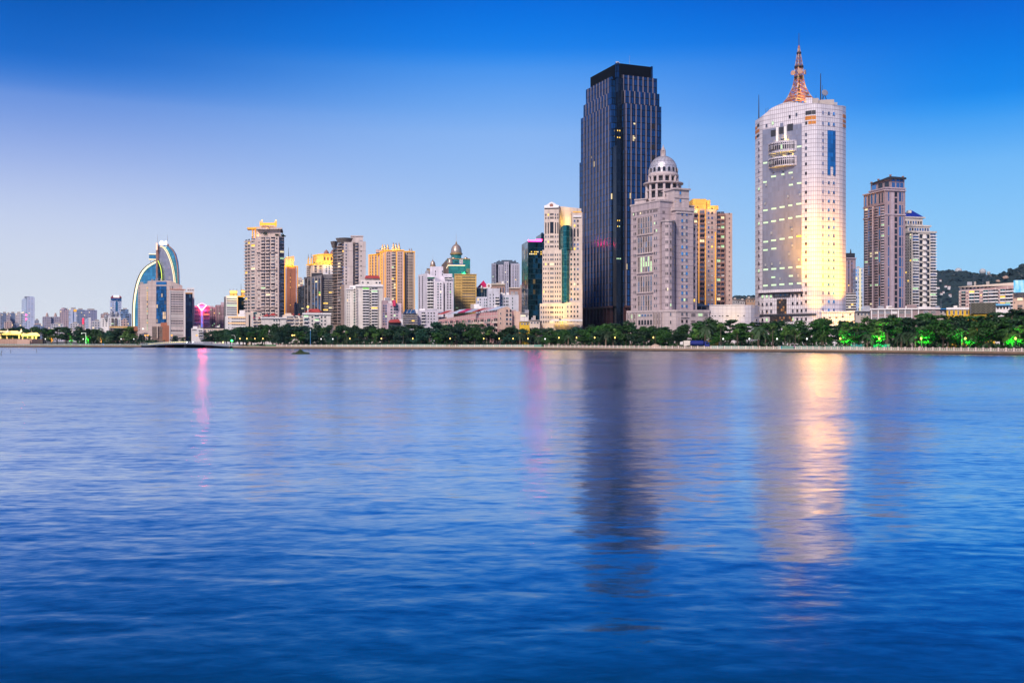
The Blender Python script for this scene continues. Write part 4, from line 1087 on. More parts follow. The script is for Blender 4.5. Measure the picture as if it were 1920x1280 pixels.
for x in (1456, 1474):
    w_ = onwall(x, 3.4); w0 = onwall(x, 1.8); b.flood((w_.x, w_.y, b.z(317)), (w0.x, w0.y, b.z(305)), 700, (1,0.6,0.06), 140, 0.4)
# lit ceilings of occupied offices behind the grey glass
for y, segs in ((323, ((1445, 1456), (1465, 1471), (1477, 1488))), (330, ((1430.8, 1438),)), (293, ((1430.8, 1439),)), (277, ((1494, 1503),)), (346, ((1478, 1488), (1494, 1503))), (385, ((1430.8, 1440), (1446, 1456), (1461, 1472), (1477, 1487), (1493, 1503))), (409, ((1430.8, 1441), (1445, 1456), (1461, 1471), (1476, 1488), (1492, 1503))),
                (446, ((1430.8, 1441), (1445, 1456), (1461, 1472), (1477, 1488), (1493, 1503))), (462, ((1431, 1440), (1446, 1456))), (502, ((1430.8, 1441), (1446, 1456), (1461, 1472), (1477, 1487), (1493, 1503))), (518, ((1446, 1454), (1478, 1488))), (533, ((1430.8, 1440), (1446, 1456), (1461, 1471), (1478, 1488), (1494, 1503)))):
    for x0, x1 in segs:
        xm = (x0+x1)/2
        for a_, c_ in zip(gx, gx[1:]):
            if a_ <= xm <= c_:
                i = gx.index(a_)
                b.grid(gp[i], gp[i+1], [xm], [y-2+7*(0.5-(xm-1430)/73)*(1 if y < 500 else 0.3)], min(x1-x0, c_-a_), 3.4, 'p', [glow('office_ceiling_light', (0.72,1.0,0.62), 0.62)], M_STEEL)
for x, y in ((1437, 337), (1486, 329), (1478, 364), (1500, 363), (1435, 373), (1447, 431), (1485, 427), (1486, 458), (1480, 474), (1436, 492), (1448, 491), (1463, 490), (1498, 486), (1463, 520), (1497, 516)):
    for i, (a_, c_) in enumerate(zip(gx, gx[1:])):
        if a_ <= x < c_: b.grid(gp[i], gp[i+1], [x], [y], 3.0, 5.0, 'w', [G_PALE], M_STEEL, out=0.35)
# ledges and lower front
lx = [1427, 1450, 1470, 1488, 1506]
mb = MB(); Pl = [onwall(x, 2.0) for x in lx]+[onwall(x, 0.0) for x in lx[::-1]]; mb.prism(Pl, b.z(546.5), b.z(541)); b.put(mb, 'canopy_ledge', M_PANEL)
mb = MB(); Pl = [onwall(x, 1.2) for x in lx]+[onwall(x, 0.0) for x in lx[::-1]]; mb.prism(Pl, b.z(549), b.z(546.5)); b.put(mb, 'shade_strip', M_DARK)  # solid dark band in place of shade beneath the ledge
def facepatch(name, x0, x1, ya, yb, mat, out):
    xs = [x0]+[CX+p.x/p.y*F for p in FP if x0+0.3 < CX+p.x/p.y*F < x1-0.3]+[x1]
    mb = MB(); Pl = [onwall(x, out) for x in xs]+[onwall(x, -0.02) for x in xs[::-1]]; mb.prism(Pl, b.z(yb), b.z(ya)); return b.put(mb, name, mat)
M_SHOPGL = curtain('lobby_glass', (0.08,0.07,0.07), 1.2, 1.5, (0.02,0.02,0.02), 0.15, 0.2, lit=0.3, litcol=(1,0.4,0.1), litk=0.5, metal=0.4, rough=0.15)
facepatch('sign_band', 1450.5, 1481.5, 547, 555, M_DARK, 0.8)
b.grid(onwall(1451, 0.8), onwall(1481, 0.8), (1453, 1479, 6), [551], 3.6, 4.6, 'p', [G_GREY, G_BLUE], M_DARK, out=0.05)
facepatch('lobby_window', 1457, 1475, 558.5, 587, M_SHOPGL, 0.3)
facepatch('ledge', 1417, 1530, 587.8, 591, M_DARK, 0.7)
facepatch('entrance_glass', 1444, 1486, 592, 601.5, M_SHOPGL, 0.4)
for x in (1430, 1438, 1446, 1486.5, 1495, 1503):
    pq = wallseg(x); b.grid(pq[0], pq[1], [x], [553, 568, 582, 598], 3.6, 6.2, 'w', [G_DARK, G_GREY], M_PANEL, lit=0.3, litm=[G_LITW], out=0.1)
# roof plant
b.rbox('plant_room', 1511, 1523, 570, 6, 197, 183.5, M_PANEL, 8); b.rbox('plant_room', 1523.2, 1535, 571, 6, 197, 184.5, M_CONC, 8)
b.rbox('plant_room', 1536, 1564, 572, 8, 197, 187.5, M_CONC, 8)
b.rbox('plant_room', 1564, 1570, 574, 5, 198, 192, M_STEEL, 8)
# lattice mast
M_MAST = plain('mast_red_paint', (0.30,0.10,0.06), 0.55); M_MASTW = plain('mast_white_paint', (0.42,0.32,0.22), 0.55)
xm, Dm = 1498, 584
def mast_r(y):
    tab = [(197, 29), (191, 24), (186, 20), (180, 16.5), (170, 12), (160, 9), (150, 7.2), (140, 6.6), (126, 6), (112, 4.2), (100, 2.4), (86, 0.8)]
    for (y0, r0), (y1, r1) in zip(tab, tab[1:]):
        if y1 <= y <= y0: return r0+(r1-r0)*(y0-y)/(y0-y1)
    return 0.6
lev = [197, 190, 184, 177, 168, 159, 150, 143, 136, 129, 122, 115, 109, 103, 97, 91, 86]
def mp_(y, k):
    r = mast_r(y)*Dm/F; a = math.pi/4+k*math.pi/2+0.35
    return Vector((PX(xm, Dm)+r*math.cos(a)*1.2, Dm+r*math.sin(a)*1.2, b.zd(y, Dm)))
mb = MB()
for i, (y0, y1) in enumerate(zip(lev, lev[1:])):
    w = max(0.2, 0.52-0.028*i)
    for k in range(4):
        mi = 0 if i % 2 else 1
        mb.beam(mp_(y0, k), mp_(y1, k), w*1.3, mi)
        mb.beam(mp_(y1, k), mp_(y1, (k+1) % 4), w*0.8, 0)
        mb.beam(mp_(y0, k), mp_(y1, (k+1) % 4), w*0.75, 0); mb.beam(mp_(y0, (k+1) % 4), mp_(y1, k), w*0.75, 1)
mast = b.put(mb, 'lattice_mast', [M_MAST, M_MASTW])
for y, r in ((147, 9), (127, 9), (101, 4.6)):
    b.lathe('mast_platform', xm, Dm, [(r*0.9, y), (r, y-0.6), (r, y-2.6)], M_DARK, 12, False)
mb = MB(); mb.beam((PX(xm, Dm), Dm, b.z(197)), (PX(xm, Dm), Dm, b.zd(130, Dm)), 0.9, 0, 0.5); b.put(mb, 'cable_duct', M_DARK)
b.rod('antenna', xm, Dm, 87, 62.5, 0.5, M_DARK)
def dish(b, x, D, y, r, a, tilt=0.0, mat=M_STEEL):
    rm = r*b.D/F
    mb = MB(); mb.lathe([(rm*0.25, -rm*0.5), (rm*0.8, -rm*0.32), (rm, 0.0), (rm, rm*0.18), (rm*0.6, rm*0.24), (0.02, rm*0.26)], 20)
    M = Matrix.Translation((PX(x, D), D, b.zd(y, D))) @ Matrix.Rotation(a, 4, 'Z') @ Matrix.Rotation(R(90)-tilt, 4, 'X')
    mb.v = [tuple(M @ Vector(v)) for v in mb.v]
    b.put(mb, 'dish_antenna', mat, True)
M_DISHB = plain('dish_tan', (0.42,0.27,0.2), 0.5)
dish(b, 1486.5, 582, 136.8, 4.6, R(-55), mat=M_DISHB); dish(b, 1499.5, 578, 133.5, 5.2, R(5), mat=M_DISHB); dish(b, 1509.8, 582, 135.5, 4.8, R(62), mat=M_DISHB)
dish(b, 1546.5, 574, 174.2, 6.2, R(12), 0.25, M_STEEL)
mb = MB()
for k in (-1, 1):
    mb.beam((PX(1546+k*4, 575), 575, b.zd(189, 575)), (PX(1546, 575), 575, b.zd(176, 575)), 0.3)
b.put(mb, 'dish_stand', M_DARK)
b.rod('antenna', 1538.7, 574, 190, 138, 0.7, M_DARK); b.rod('antenna', 1542.3, 574, 188, 160, 0.3, M_DARK); b.rod('antenna', 1422.8, 588, 206, 178, 0.6, M_DARK)
b.rod('antenna', 1530, 574, 184, 179, 0.3, M_DARK)
for k, x in enumerate((1436, 1440)):
    b.rod('antenna', x, 588, 206, 203-k, 0.3, M_DARK)
for x, D, y, xt, yt_, P_ in ((1490, 568, 194, 1496, 176, 110000), (1506, 570, 194, 1500, 172, 110000), (1499, 596, 192, 1498, 160, 40000), (1498, 574, 152, 1499, 132, 5000)):
    b.flood((PX(x, D), D, b.z(y)), (PX(xt, Dm), Dm, b.zd(yt_, Dm)), P_, (1,0.50,0.04), 80, 0.4)
# golden floodlights at the foot of the rounded corner
for x, D, yb, xt, Dt, yt_, P_ in ((1545, 530, 597, 1516, 560, 490, 600000), (1556, 526, 597, 1530, 559, 460, 900000), (1568, 528, 597, 1545, 561, 490, 700000), (1580, 532, 595, 1564, 565, 505, 600000), (1594, 545, 590, 1579, 570, 520, 420000), (1530, 549, 600, 1516, 561, 560, 40000), (1540, 548, 600, 1534, 560, 560, 50000), (1580, 554, 590, 1575, 568, 560, 40000)):
    b.flood((PX(x, D), D, b.z(yb)), (PX(xt, Dt), Dt, b.z(yt_)), P_*1.5, (1,0.43,0.006), 40, 1.5)
for x in (1550, 1575, 1600): b.flood((PX(x, 544), 544, b.zd(602, 544)), (PX(x, 556), 556, b.zd(594, 556)), 14000, (1,0.5,0.03), 120)
# low wing at the right foot
Wg = flat(1540, 1618, 556, 12, 6)
b.poly('low_wing', Wg, None, 585, M_PANEL); b.hstrip(Wg[0], Wg[1], 1540, 1617.5, 584, 586.5, M_PANEL, 'coping', 0.4)
b.done()

# ---- windowless white wing left of it
b = Bld('white_wing', 'low white panelled wing with tiny slot windows beside the white tower', 548, 1372, cat='building')
M_PANELW = facade('white_wing_panels', (0.64,0.61,0.62), (0.42,0.37,0.38), 2.4, 0.16, 2.4, 0.12, rough=0.5, var=0.06, dirt=0.1)
Wg = [V2(1330, 552), V2(1397, 545), V2(1408, 546), V2(1415, 549), V2(1424, 556), V2(1424, 572), V2(1330, 572)]
b.poly('wall', Wg, None, 572, M_PANELW)
b.hstrip(Wg[0], Wg[1], 1330, 1397, 571, 572.6, M_PANELW, 'coping', 0.3)
b.grid(Wg[0], Wg[1], [1335.5, 1341, 1349.5, 1355, 1362.5, 1365, 1384, 1395], [592], 2.6, 1.7, 'w', [G_DARK], M_DARK)
b.grid(Wg[3], Wg[4], [1418.5], [600], 3, 5, 'w', [G_DARK], M_PANELW)
goldflood(b, 1373, 538, 601, 1372, 548, 584, 5200, 90, (1,0.66,0.12))
b.done()
b = Bld('glass_roof_hall', 'slanted glass roofed hall squeezed between domed tower and white wing', 585, 1318, cat='building')
b.poly('wall', flat(1304, 1332, 585, 14), None, 578, M_STONE2, yt=[569, 575, 575, 569])
b.poly('glass_roof', flat(1305, 1331, 584, 15), 574, 570, G_GREY, yt=[567, 574, 574, 567])
b.grid(*flat(1304, 1332, 585, 14)[:2], [1311, 1320], [577], 7, 6, 'r', [G_DARK], M_DARK)
b.done()
# small houses seen in the gap left of the white tower
for lb, x0, x1, yt_, D, col in (('tan low house over the white wing, in the gap beside the white tower', 1399, 1416, 560, 700, (0.42,0.28,0.2)), ('grey low house over the white wing at the foot of the gold tower', 1373, 1388, 562, 720, (0.35,0.35,0.38)), ('pale low house over the middle of the white wing', 1387, 1400, 563.5, 740, (0.5,0.46,0.46))):
    b = Bld('small_house', lb, D, (x0+x1)/2, cat='house', group='houses behind the white wing')
    A = flat(x0, x1, D, 10, 5); b.poly('wall', A, None, yt_, facade('house_'+str(x0), col, None))
    b.grid(A[0], A[1], (x0+1, x1-1, 3), [yt_+4.5], 2.6, 3.2, 'w', [G_DARK, G_GREY], M_WHITE)
    b.rbox('roof', x0-0.5, x1+0.5, D-0.6, 11, yt_, yt_-1.0, M_CONC); b.rbox('roof_cabin', x0+3, x0+7, D+3, 4, yt_-1, yt_-4, M_CONC)
    b.done()
# ------------------------------------------------------------------ buildings right of the white tower
M_MAUVE = facade('mauve_stone', (0.36,0.27,0.29), (0.26,0.19,0.21), 3.2, 0.2, 3.0, 0.06, rough=0.65)
M_MAUVE2 = facade('mauve_pale_stone', (0.46,0.38,0.42), (0.36,0.29,0.32), 3.2, 0.15, 3.0, 0.05, rough=0.65)
b = Bld('apartment_tower', 'tall mauve apartment tower with arched top windows and flaring dark roof slab', 620, 1662)
A = corner(1619.5, 1659, 1697.5, 620, 14)
b.poly('wall', A, None, 355, M_MAUVE)
U = corner(1630, 1660, 1697, 622, 14)
b.poly('wall', U, 355, 350.5, M_MAUVE2)
b.poly('cornice', grow(U, 0.5), 352.5, 350, M_MAUVE2)
C1 = corner(1632.5, 1669, 1696, 623, 14)
b.poly('penthouse', C1, 350, 333, M_MAUVE, yt=[336, 332.5, 333.5, 336])
C2 = corner(1629.5, 1669, 1699.5, 621, 14)
b.poly('roof_slab', C2, 334.5, 331.5, M_DARK, yt=[334.5, 330, 331, 334])
b.grid(C1[1], C1[2], [1675, 1683.5, 1690.5], [336.3], 6.5, 4.6, 'p', [G_BLUE], M_MAUVE)
b.grid(C1[1], C1[2], [1675, 1683.5, 1690.5], [345], 6.5, 9.6, 'p', [G_BLUE], M_MAUVE)
b.grid(C1[0], C1[1], [1639, 1651, 1663], [343], 9, 10, 'p', [G_DARK, G_BLUE, G_DARK], M_MAUVE)
for x, D in ((1634, 650), (1647, 638), (1669.5, 621.5), (1693, 627)):
    b.lathe('roof_urn', x, D, [(r_, y_+(636-y_)*(1-620/D)) for r_, y_ in ((1.0, 334), (1.2, 330.5), (2.4, 328), (2.4, 327))], M_SALMON2, 8)
b.hstrip(A[0], A[1], 1619, 1659.5, 402, 404.5, M_MAUVE2, 'string_course', 0.5); b.hstrip(A[1], A[2], 1658.5, 1697.8, 400.5, 403, M_MAUVE2, 'string_course', 0.5)
b.hstrip(A[0], A[1], 1619, 1659.5, 380.5, 383, M_MAUVE, 'string_course', 0.5)
b.hstrip(A[0], A[1], 1619, 1659.5, 355.5, 357.5, M_MAUVE2, 'cornice', 0.8); b.hstrip(A[1], A[2], 1658.5, 1698, 355.5, 357.5, M_MAUVE2, 'cornice', 0.8)
b.grid(A[0], A[1], [1634.5, 1641.5], [368], 4.4, 21, 'a', [G_BLUE], M_MAUVE2)
b.grid(A[0], A[1], [1623.5, 1629.5, 1649.5, 1654.5], [370], 3.0, 19, 'p', [G_BLUE, G_DARK], M_MAUVE)
ys = (384, 577, 38)
b.grid(A[0], A[1], [1624, 1655], ys, 5.5, 5.0, 'c', [G_DARK, G_GREY], M_MAUVE2, lit=0.05, litm=[G_LITW, G_LITWARM])
b.grid(A[0], A[1], [1634, 1643.2], ys, 5.5, 5.0, 'b', [G_DARK, G_GREY], M_MAUVE, lit=0.06, litm=[G_LITW, G_LITWARM])
b.vstrip(A[0], A[1], [1638.6], 383, 580, 1.2, M_MAUVE2, 'pilaster', 1.3)
b.grid(A[0], A[1], [1629.3, 1649.2], (384, 578, 9), 2.8, 20, 'p', [G_BLUE, G_DARK], M_MAUVE)
ys9 = [368, 392]+[404+19.2*(i+0.5) for i in range(9)]
b.grid(A[1], A[2], [1666], ys9, 2.6, 17.6, 'p', [G_BLUE], M_MAUVE2)
b.grid(A[1], A[2], [1687.5], ys9, 4.6, 17.6, 'p', [G_BLUE], M_MAUVE2)
b.grid(A[1], A[2], [1692.3], ys9, 1.6, 17.6, 'p', [G_BLUE], M_MAUVE2)
b.grid(A[1], A[2], [1679.7], (358, 578, 19), 5.2, 9.2, 'p', [G_DARK], M_MAUVE)
b.hstrip(A[1], A[2], 1669.5, 1676, 360, 578, M_MAUVE2, 'pilaster', 0.2)
b.done()

M_IVORY = facade('ivory_tiles', (0.60,0.56,0.50), (0.5,0.46,0.42), 3.2, 0.2, 3.4, 0.1, rough=0.6)
M_BLUEROOF = plain('blue_roof_tiles', (0.01,0.03,0.26), 0.5)
b = Bld('apartment_tower', 'white apartment tower with stacked terraces and a blue hipped roof', 660, 1708)
A = corner(1690, 1709.5, 1754, 660, 14)
b.poly('wall', A, None, 434.5, M_IVORY); b.poly('cornice', grow(A, 0.7), 436, 432.5, M_IVORY)
T2 = corner(1688, 1702, 1743, 664, 14); b.poly('terrace_storey', T2, 434, 422, M_IVORY); b.poly('cornice', grow(T2, 0.9), 423, 420, M_IVORY)
T3 = corner(1685, 1694, 1730, 668, 14); b.poly('terrace_storey', T3, 421, 404.5, M_IVORY); b.poly('cornice', grow(T3, 1.4), 405.5, 403, M_IVORY)
mb = MB(); base = grow(T3, 0.6); cc = sum(base, Vector((0,0)))/4
r0, r1 = lerp(base[0], base[3], 0.5), lerp(base[1], base[2], 0.5); rp = lerp(base[0], base[1], 0.5); cc = lerp(cc, rp, 0.0)
apex = [lerp(cc, r0, 0.3), lerp(cc, r1, 0.05)]
zb, zt_ = b.z(403), b.z(389)
B4 = [(p.x, p.y, zb) for p in base]; a0, a1 = [(p.x, p.y, zt_) for p in apex]
mb.face([B4[0], B4[1], a1, a0]); mb.face([B4[1], B4[2], a1]); mb.face([B4[2], B4[3], a0, a1]); mb.face([B4[3], B4[0], a0])
b.put(mb, 'roof', M_BLUEROOF)
b.poly('dormer', flat(1703, 1709, 655, 5, 14), 401, 396, M_IVORY)
b.grid(T3[1], T3[2], (1696, 1729, 7), [414], 3.2, 6.5, 'w', [G_BLUE, G_DARK], M_IVORY)
b.grid(T2[1], T2[2], (1704, 1742, 8), [428.5], 3.6, 6.5, 'w', [G_BLUE, G_DARK], M_IVORY)
ys = (437, 577, 26)
b.grid(A[0], A[1], [1699, 1703, 1707.4], ys, 2.8, 3.4, 'w', [G_DARK], M_IVORY, lit=0.03)
b.grid(A[1], A[2], [1716.5, 1749.5], ys, 10, 5.2, 'b', [G_BLUE, G_GREY, G_DARK, G_PALE], M_WHITE, lit=0.04, litm=[G_LITW])
b.grid(A[1], A[2], [1727, 1739.5], (437, 577, 13), 6.5, 7.6, 'p', [G_DARK], M_IVORY)
for y in [437+10.77*(i+0.8) for i in range(13)]:
    x = 1733.2; t_ = b.tpar(A[1], A[2], x); p = lerp(A[1], A[2], t_)
    mb = MB(); mb.lathe([(1.7, b.z(y+1)), (1.7, b.z(y-4))], 10, (p.x, p.y)); b.put(mb, 'bay_balcony', M_WHITE)
b.done()

b = Bld('apartment_tower', 'slim dusky brown tower with a dark crown peeking out right of the white tower', 900, 1595)
A = corner(1580, 1586, 1604.5, 900, 10)
b.poly('wall', A, None, 484, M_MAUVE); b.poly('crown', corner(1580, 1587, 1603, 902, 10), 484, 474, M_DARK); b.rod('spire', 1595, 905, 474, 467, 1.2, M_DARK)
b.grid(A[1], A[2], [1591.3, 1597.2], (488, 548, 16), 2.2, 3.2, 'w', [G_BLUE, G_DARK], M_MAUVE)
b.hstrip(A[1], A[2], 1586, 1605, 483, 485, M_MAUVE2, 'cornice', 1.0)
b.done()
b = Bld('apartment_block', 'grey balconied block at the foot of the slim brown tower', 760, 1595)
A = flat(1583, 1605.5, 760, 14, 5); b.poly('wall', A, None, 549, M_CONC)
b.grid(A[0], A[1], (1586, 1605, 4), (550, 584, 7), 4.2, 4.6, 'b', [G_DARK, G_GREY], M_WHITE); b.clutter(1588, 1602, 765, 549, 2); b.done()
b = Bld('office_tower', 'pale blue sliver tower with a yellow light stripe between two brown towers', 880, 1611)
A = flat(1604.5, 1621, 880, 18, 8); b.poly('wall', A, None, 502, gridmat('sliver_tower_wall', (0.42,0.5,0.62), (0.08,0.2,0.4), 2.2, 3.4, 0.55, 0.6))
b.vstrip(A[0], A[1], [1611.5, 1614], 503, 590, 1.0, glow('pale_yellow_stripe', (1.0,0.8,0.3), 0.7), 'light_strip', 0.3)
b.rbox('roof_cabin', 1606, 1612, 885, 8, 502, 499.5, M_CONC); b.done()

# low row under the two brown towers
M_BRICKGREY = facade('mauve_brick', (0.30,0.23,0.23), (0.24,0.19,0.19), 3.4, 0.2, rough=0.8)
b = Bld('office_block', 'long low grey brown block with white posts under the mauve tower', 470, 1690, cat='building')
A = flat(1632, 1762, 470, 16, 4)
b.poly('wall', A, None, 581, M_BRICKGREY, yt=[582, 577, 577, 582])
b.hstrip(A[0], A[1], 1631, 1763, 578.5, 580.8, M_WHITE, 'roof_edge', 0.8)
b.vstrip(A[0], A[1], [1634+i*12.6 for i in range(8)], 581, 606, 1.6, M_WHITE, 'post', 0.5)
b.grid(A[0], A[1], [1640+i*12.6 for i in range(6)]+[1736, 1750], [586, 597], 9, 5, 'r', [G_DARK, G_GREY, G_PALE], M_WHITE, lit=0.05)
b.rbox('plant_room', 1700, 1719, 476, 6, 578.5, 571, M_BRICKGREY); b.clutter(1640, 1698, 476, 580, 5)
b.rbox('white_annex', 1722, 1745, 474, 6, 578, 575, M_WHITE); b.rod('flagpole', 1731, 469, 581, 572, 0.5, M_WHITE)
b.done()
for lb, x0, x1, yt_, D in (('small grey flat roofed house left of the long low grey brown block', 1604, 1634, 584, 480), ('pale blue roofed shed right of the long low grey brown block', 1744, 1778, 580, 482)):
    b = Bld('small_house', lb, D, (x0+x1)/2, cat='house')
    A = flat(x0, x1, D, 12, 3); b.poly('wall', A, None, yt_, M_CONC)
    b.rbox('roof', x0-1, x1+1, D-0.8, 13, yt_, yt_-1.4, G_SKY if x0 > 1700 else M_STEEL)
    b.grid(A[0], A[1], (x0+2, x1-2, 4), [yt_+5], 4, 4.5, 'w', [G_DARK, G_GREY], M_WHITE); b.clutter(x0+4, x1-6, D+4, yt_-1.4, 3); b.done()
M_YEL = facade('yellow_render', (0.66,0.42,0.02), (0.6,0.36,0.02), 3.4, 0.1, rough=0.7)
b = Bld('yellow_shop', 'low bright yellow building with white parapet and narrow windows', 430, 1797, cat='building')
A = flat(1775, 1821, 430, 14, 2); b.poly('wall', A, None, 581, M_YEL)
b.hstrip(A[0], A[1], 1774.5, 1821.5, 576.5, 580.5, M_WHITE, 'parapet', 0.5)
b.grid(A[0], A[1], [1780, 1788.5, 1796.8, 1805, 1813.2], [586], 3.4, 8, 'w', [G_DARK, G_GREY], M_WHITE); b.grid(A[0], A[1], [1780, 1788.5, 1796.8, 1805, 1813.2], [580.6], 2.4, 2.4, 'a', [G_DARK], M_WHITE)
b.rbox('awning', 1800, 1822, 428, 3, 592, 590, M_YEL); b.rbox('roof_cabin', 1788, 1795, 438, 5, 576.5, 573, M_WHITE); b.done()
b = Bld('scaffold_screen', 'dark netted scaffold box above a yellow fascia', 415, 1843, cat='scaffold')
m, t, bb = newmat('scaffold_net')
uv, u, v = uvsplit(t)
k = mm(t, 'MAXIMUM', linemask(t, mm(t, 'ADD', u, v), 1.1, 0.16), mm(t, 'MAXIMUM', linemask(t, mm(t, 'SUBTRACT', u, v), 1.3, 0.14), linemask(t, u, 1.9, 0.12)))
nz = mnode(t, 'ShaderNodeTexNoise'); nz.inputs['Scale'].default_value = 1.4; t.links.new(uv, nz.inputs['Vector'])
t.links.new(mmix(t, mm(t, 'MULTIPLY', k, nz.outputs[0]), (0.035,0.04,0.03), (0.36,0.33,0.26)), bb.inputs['Base Color']); bb.inputs['Roughness'].default_value = 0.9
A = flat(1820, 1867, 415, 9, 4); b.poly('net_box', A, 588, 567.5, m); b.poly('wall', flat(1821, 1866, 416, 8, 4), None, 588, M_YEL)
b.hstrip(*flat(1821, 1866, 416, 8, 4)[:2], 1826, 1850, 589, 592, M_YEL, 'yellow_fascia', 0.5)
mb = MB()
for x in (1820, 1832, 1844, 1856, 1866.5): mb.beam((PX(x, 414.5), 414.5, b.z(590)), (PX(x, 414.5), 414.5, b.z(565.5)), 0.18)
b.put(mb, 'scaffold_poles', M_STEEL); b.done()
M_PINKB = facade('pink_tile_block', (0.50,0.33,0.31), (0.60,0.52,0.48), 3.0, 0.5, 7.0, 0.4, rough=0.75)
b = Bld('apartment_block', 'long pink and white apartment block with cluttered balconies below the hill', 640, 1845)
A = flat(1798, 1905, 640, 16, -8)
b.poly('wall', A, None, 545, M_PINKB, yt=[545, 537.5, 537, 545])
b.poly('penthouse', flat(1799, 1903, 644, 8, -8), 545, 536, M_WHITE, yt=[538.5, 532.8, 532.8, 538.5])
b.poly('roof_slab', flat(1797, 1904, 641, 14, -8), 538, 537, M_CREAM, yt=[537.5, 532, 532, 537.5])
for i, y in enumerate((550, 556, 562, 568, 574, 580)):
    dy = lambda x: (1797-x)*0.055*(1-(y-545)/95)
    for x in (1806.5, 1822, 1832, 1848, 1858, 1867, 1880, 1890, 1899):
        b.grid(A[0], A[1], [x], [y-0.5+dy(x)*0.6], 9 if x > 1810 else 8, 5.4, 'b', [G_DARK, G_GREY, G_DARK, G_GREEN], M_WHITE if x > 1812 else M_CONC, lit=0.07, litm=[G_LITY, G_LITG, G_LITW])
    for x in (1800, 1813.5, 1839.5, 1842.5, 1872.5):
        b.grid(A[0], A[1], [x], [y-0.5+dy(x)*0.6], 2.2, 2.6, 'w', [G_DARK], M_WHITE)
b.grid(*flat(1799, 1903, 644, 8, -8)[:2], (1802, 1902, 14), [540], 4, 4, 'w', [G_DARK, G_GREY], M_WHITE)
b.clutter(1812, 1850, 650, 533, 5); b.done()
b = Bld('billboard_building', 'peach building at the right edge carrying a big sky blue billboard', 400, 1915, cat='building')
A = flat(1899, 1990, 400, 18, -3); b.poly('wall', A, None, 550, facade('peach_render', (0.58,0.40,0.30), (0.5,0.34,0.26), 4, 0.1))
b.grid(A[0], A[1], [1912.5], [561], 9.5, 5.5, 'r', [G_DARK], M_CREAM); b.grid(A[0], A[1], [1912.5, 1935, 1955], [574], 9.5, 5.5, 'r', [G_DARK], M_CREAM, lit=0.3)
b.grid(A[0], A[1], [1902.5], [567], 2.4, 2, 'w', [G_DARK], M_CREAM)
m, t, bb = newmat('sky_billboard')
uv, u, v = uvsplit(t)
nz = mnode(t, 'ShaderNodeTexNoise'); nz.inputs['Scale'].default_value = 0.5; nz.inputs['Detail'].default_value = 4; mp = mnode(t, 'ShaderNodeMapping'); mp.inputs['Scale'].default_value = (1.5, 0.4, 1)
t.links.new(uv, mp.inputs[0]); t.links.new(mp.outputs[0], nz.inputs['Vector'])
c = mmix(t, mm(t, 'MINIMUM', 1.0, mm(t, 'MAXIMUM', 0.0, mm(t, 'SUBTRACT', mm(t, 'MULTIPLY', nz.outputs[0], 3.0), 1.2))), (0.07,0.42,0.7), (0.5,0.72,0.8))
t.links.new(c, bb.inputs['Base Color']); t.links.new(c, bb.inputs['Emission Color']); bb.inputs['Emission Strength'].default_value = 0.25
b.poly('billboard', flat(1900.5, 1985, 398, 1.0, -3), 549.5, 526, m)
b.hstrip(*flat(1900.5, 1985, 397.8, 1.0, -3)[:2], 1900, 1985, 549, 550.2, M_DARK, 'billboard_frame', 0.2)
b.done()
b = Bld('shed', 'blue roofed white shed between the scaffold and the peach building', 440, 1880, cat='shed')
A = flat(1866, 1893, 440, 10, -3); b.poly('wall', A, None, 573, M_WHITE); b.rbox('roof', 1865, 1894, 439, 12, 573, 569.5, plain('sky_blue_sheet', (0.12,0.4,0.65), 0.5))
b.grid(A[0], A[1], (1868, 1892, 4), [577], 3.5, 4, 'w', [G_DARK], M_CONC); b.done()

# radar domes and cottages on the hill
M_RADOME = facade('radome_panels', (0.46,0.50,0.50), (0.30,0.34,0.35), 6, 0.6, 6, 0.6, rough=0.6)
def ground_z(G, X, Y):
    best = None
    for row in G:
        for p in row:
            d = (p[0]-X)**2+(p[1]-Y)**2
            if best is None or d < best[0]: best = (d, p[2])
    return best[1]
for lb, x, y, r, in (('largest pale radar dome on the far ridge, nearest the white apartment tower', 1797, 510, 6.0), ('smaller pale radar dome right beside the largest one', 1810.5, 512.5, 3.8), ('grey green radar dome standing alone on a platform on the ridge', 1842.5, 510.6, 5.3), ('smallest radar dome on the right end of the ridge', 1853.7, 513, 2.9)):
    D = 2270; rm = r*1.12*D/F; X = PX(x, D); zc = PZ(y-1.2, D)
    root = empty('radar_dome', lb, 'radar dome', (X, D, zc-rm*1.5), 'radar domes on the ridge'); o = root.location
    mb = MB(); mb.lathe([(rm*math.cos(a), zc+rm*math.sin(a)) for a in [R(-70)+R(160)*i/14 for i in range(15)]], 24, (X, D)); mb.build('dome', M_RADOME, root, True, o)
    mb = MB(); mb.lathe([(rm*0.75, zc-rm*2.0), (rm*0.75, zc-rm*0.8)], 16, (X, D)); mb.build('base', M_CONC, root, False, o)
mb = MB(); mb.box(PX(1836, 2290), PX(1858, 2290), 2288, 2300, PZ(521, 2290), PZ(515.5, 2290))
tag(mb.build('radar_platform', M_CONC), 'grey concrete platform under the lone green radar dome', 'platform')
hs = [(1758,540,6,'left of all'), (1763,526,3,''), (1773,537,4,''), (1779,538,5,''), (1779,541,4,''), (1769,548,3,''), (1765,551,4,''), (1781,553,4,''), (1782,555,3,''), (1755,513,3,'')]
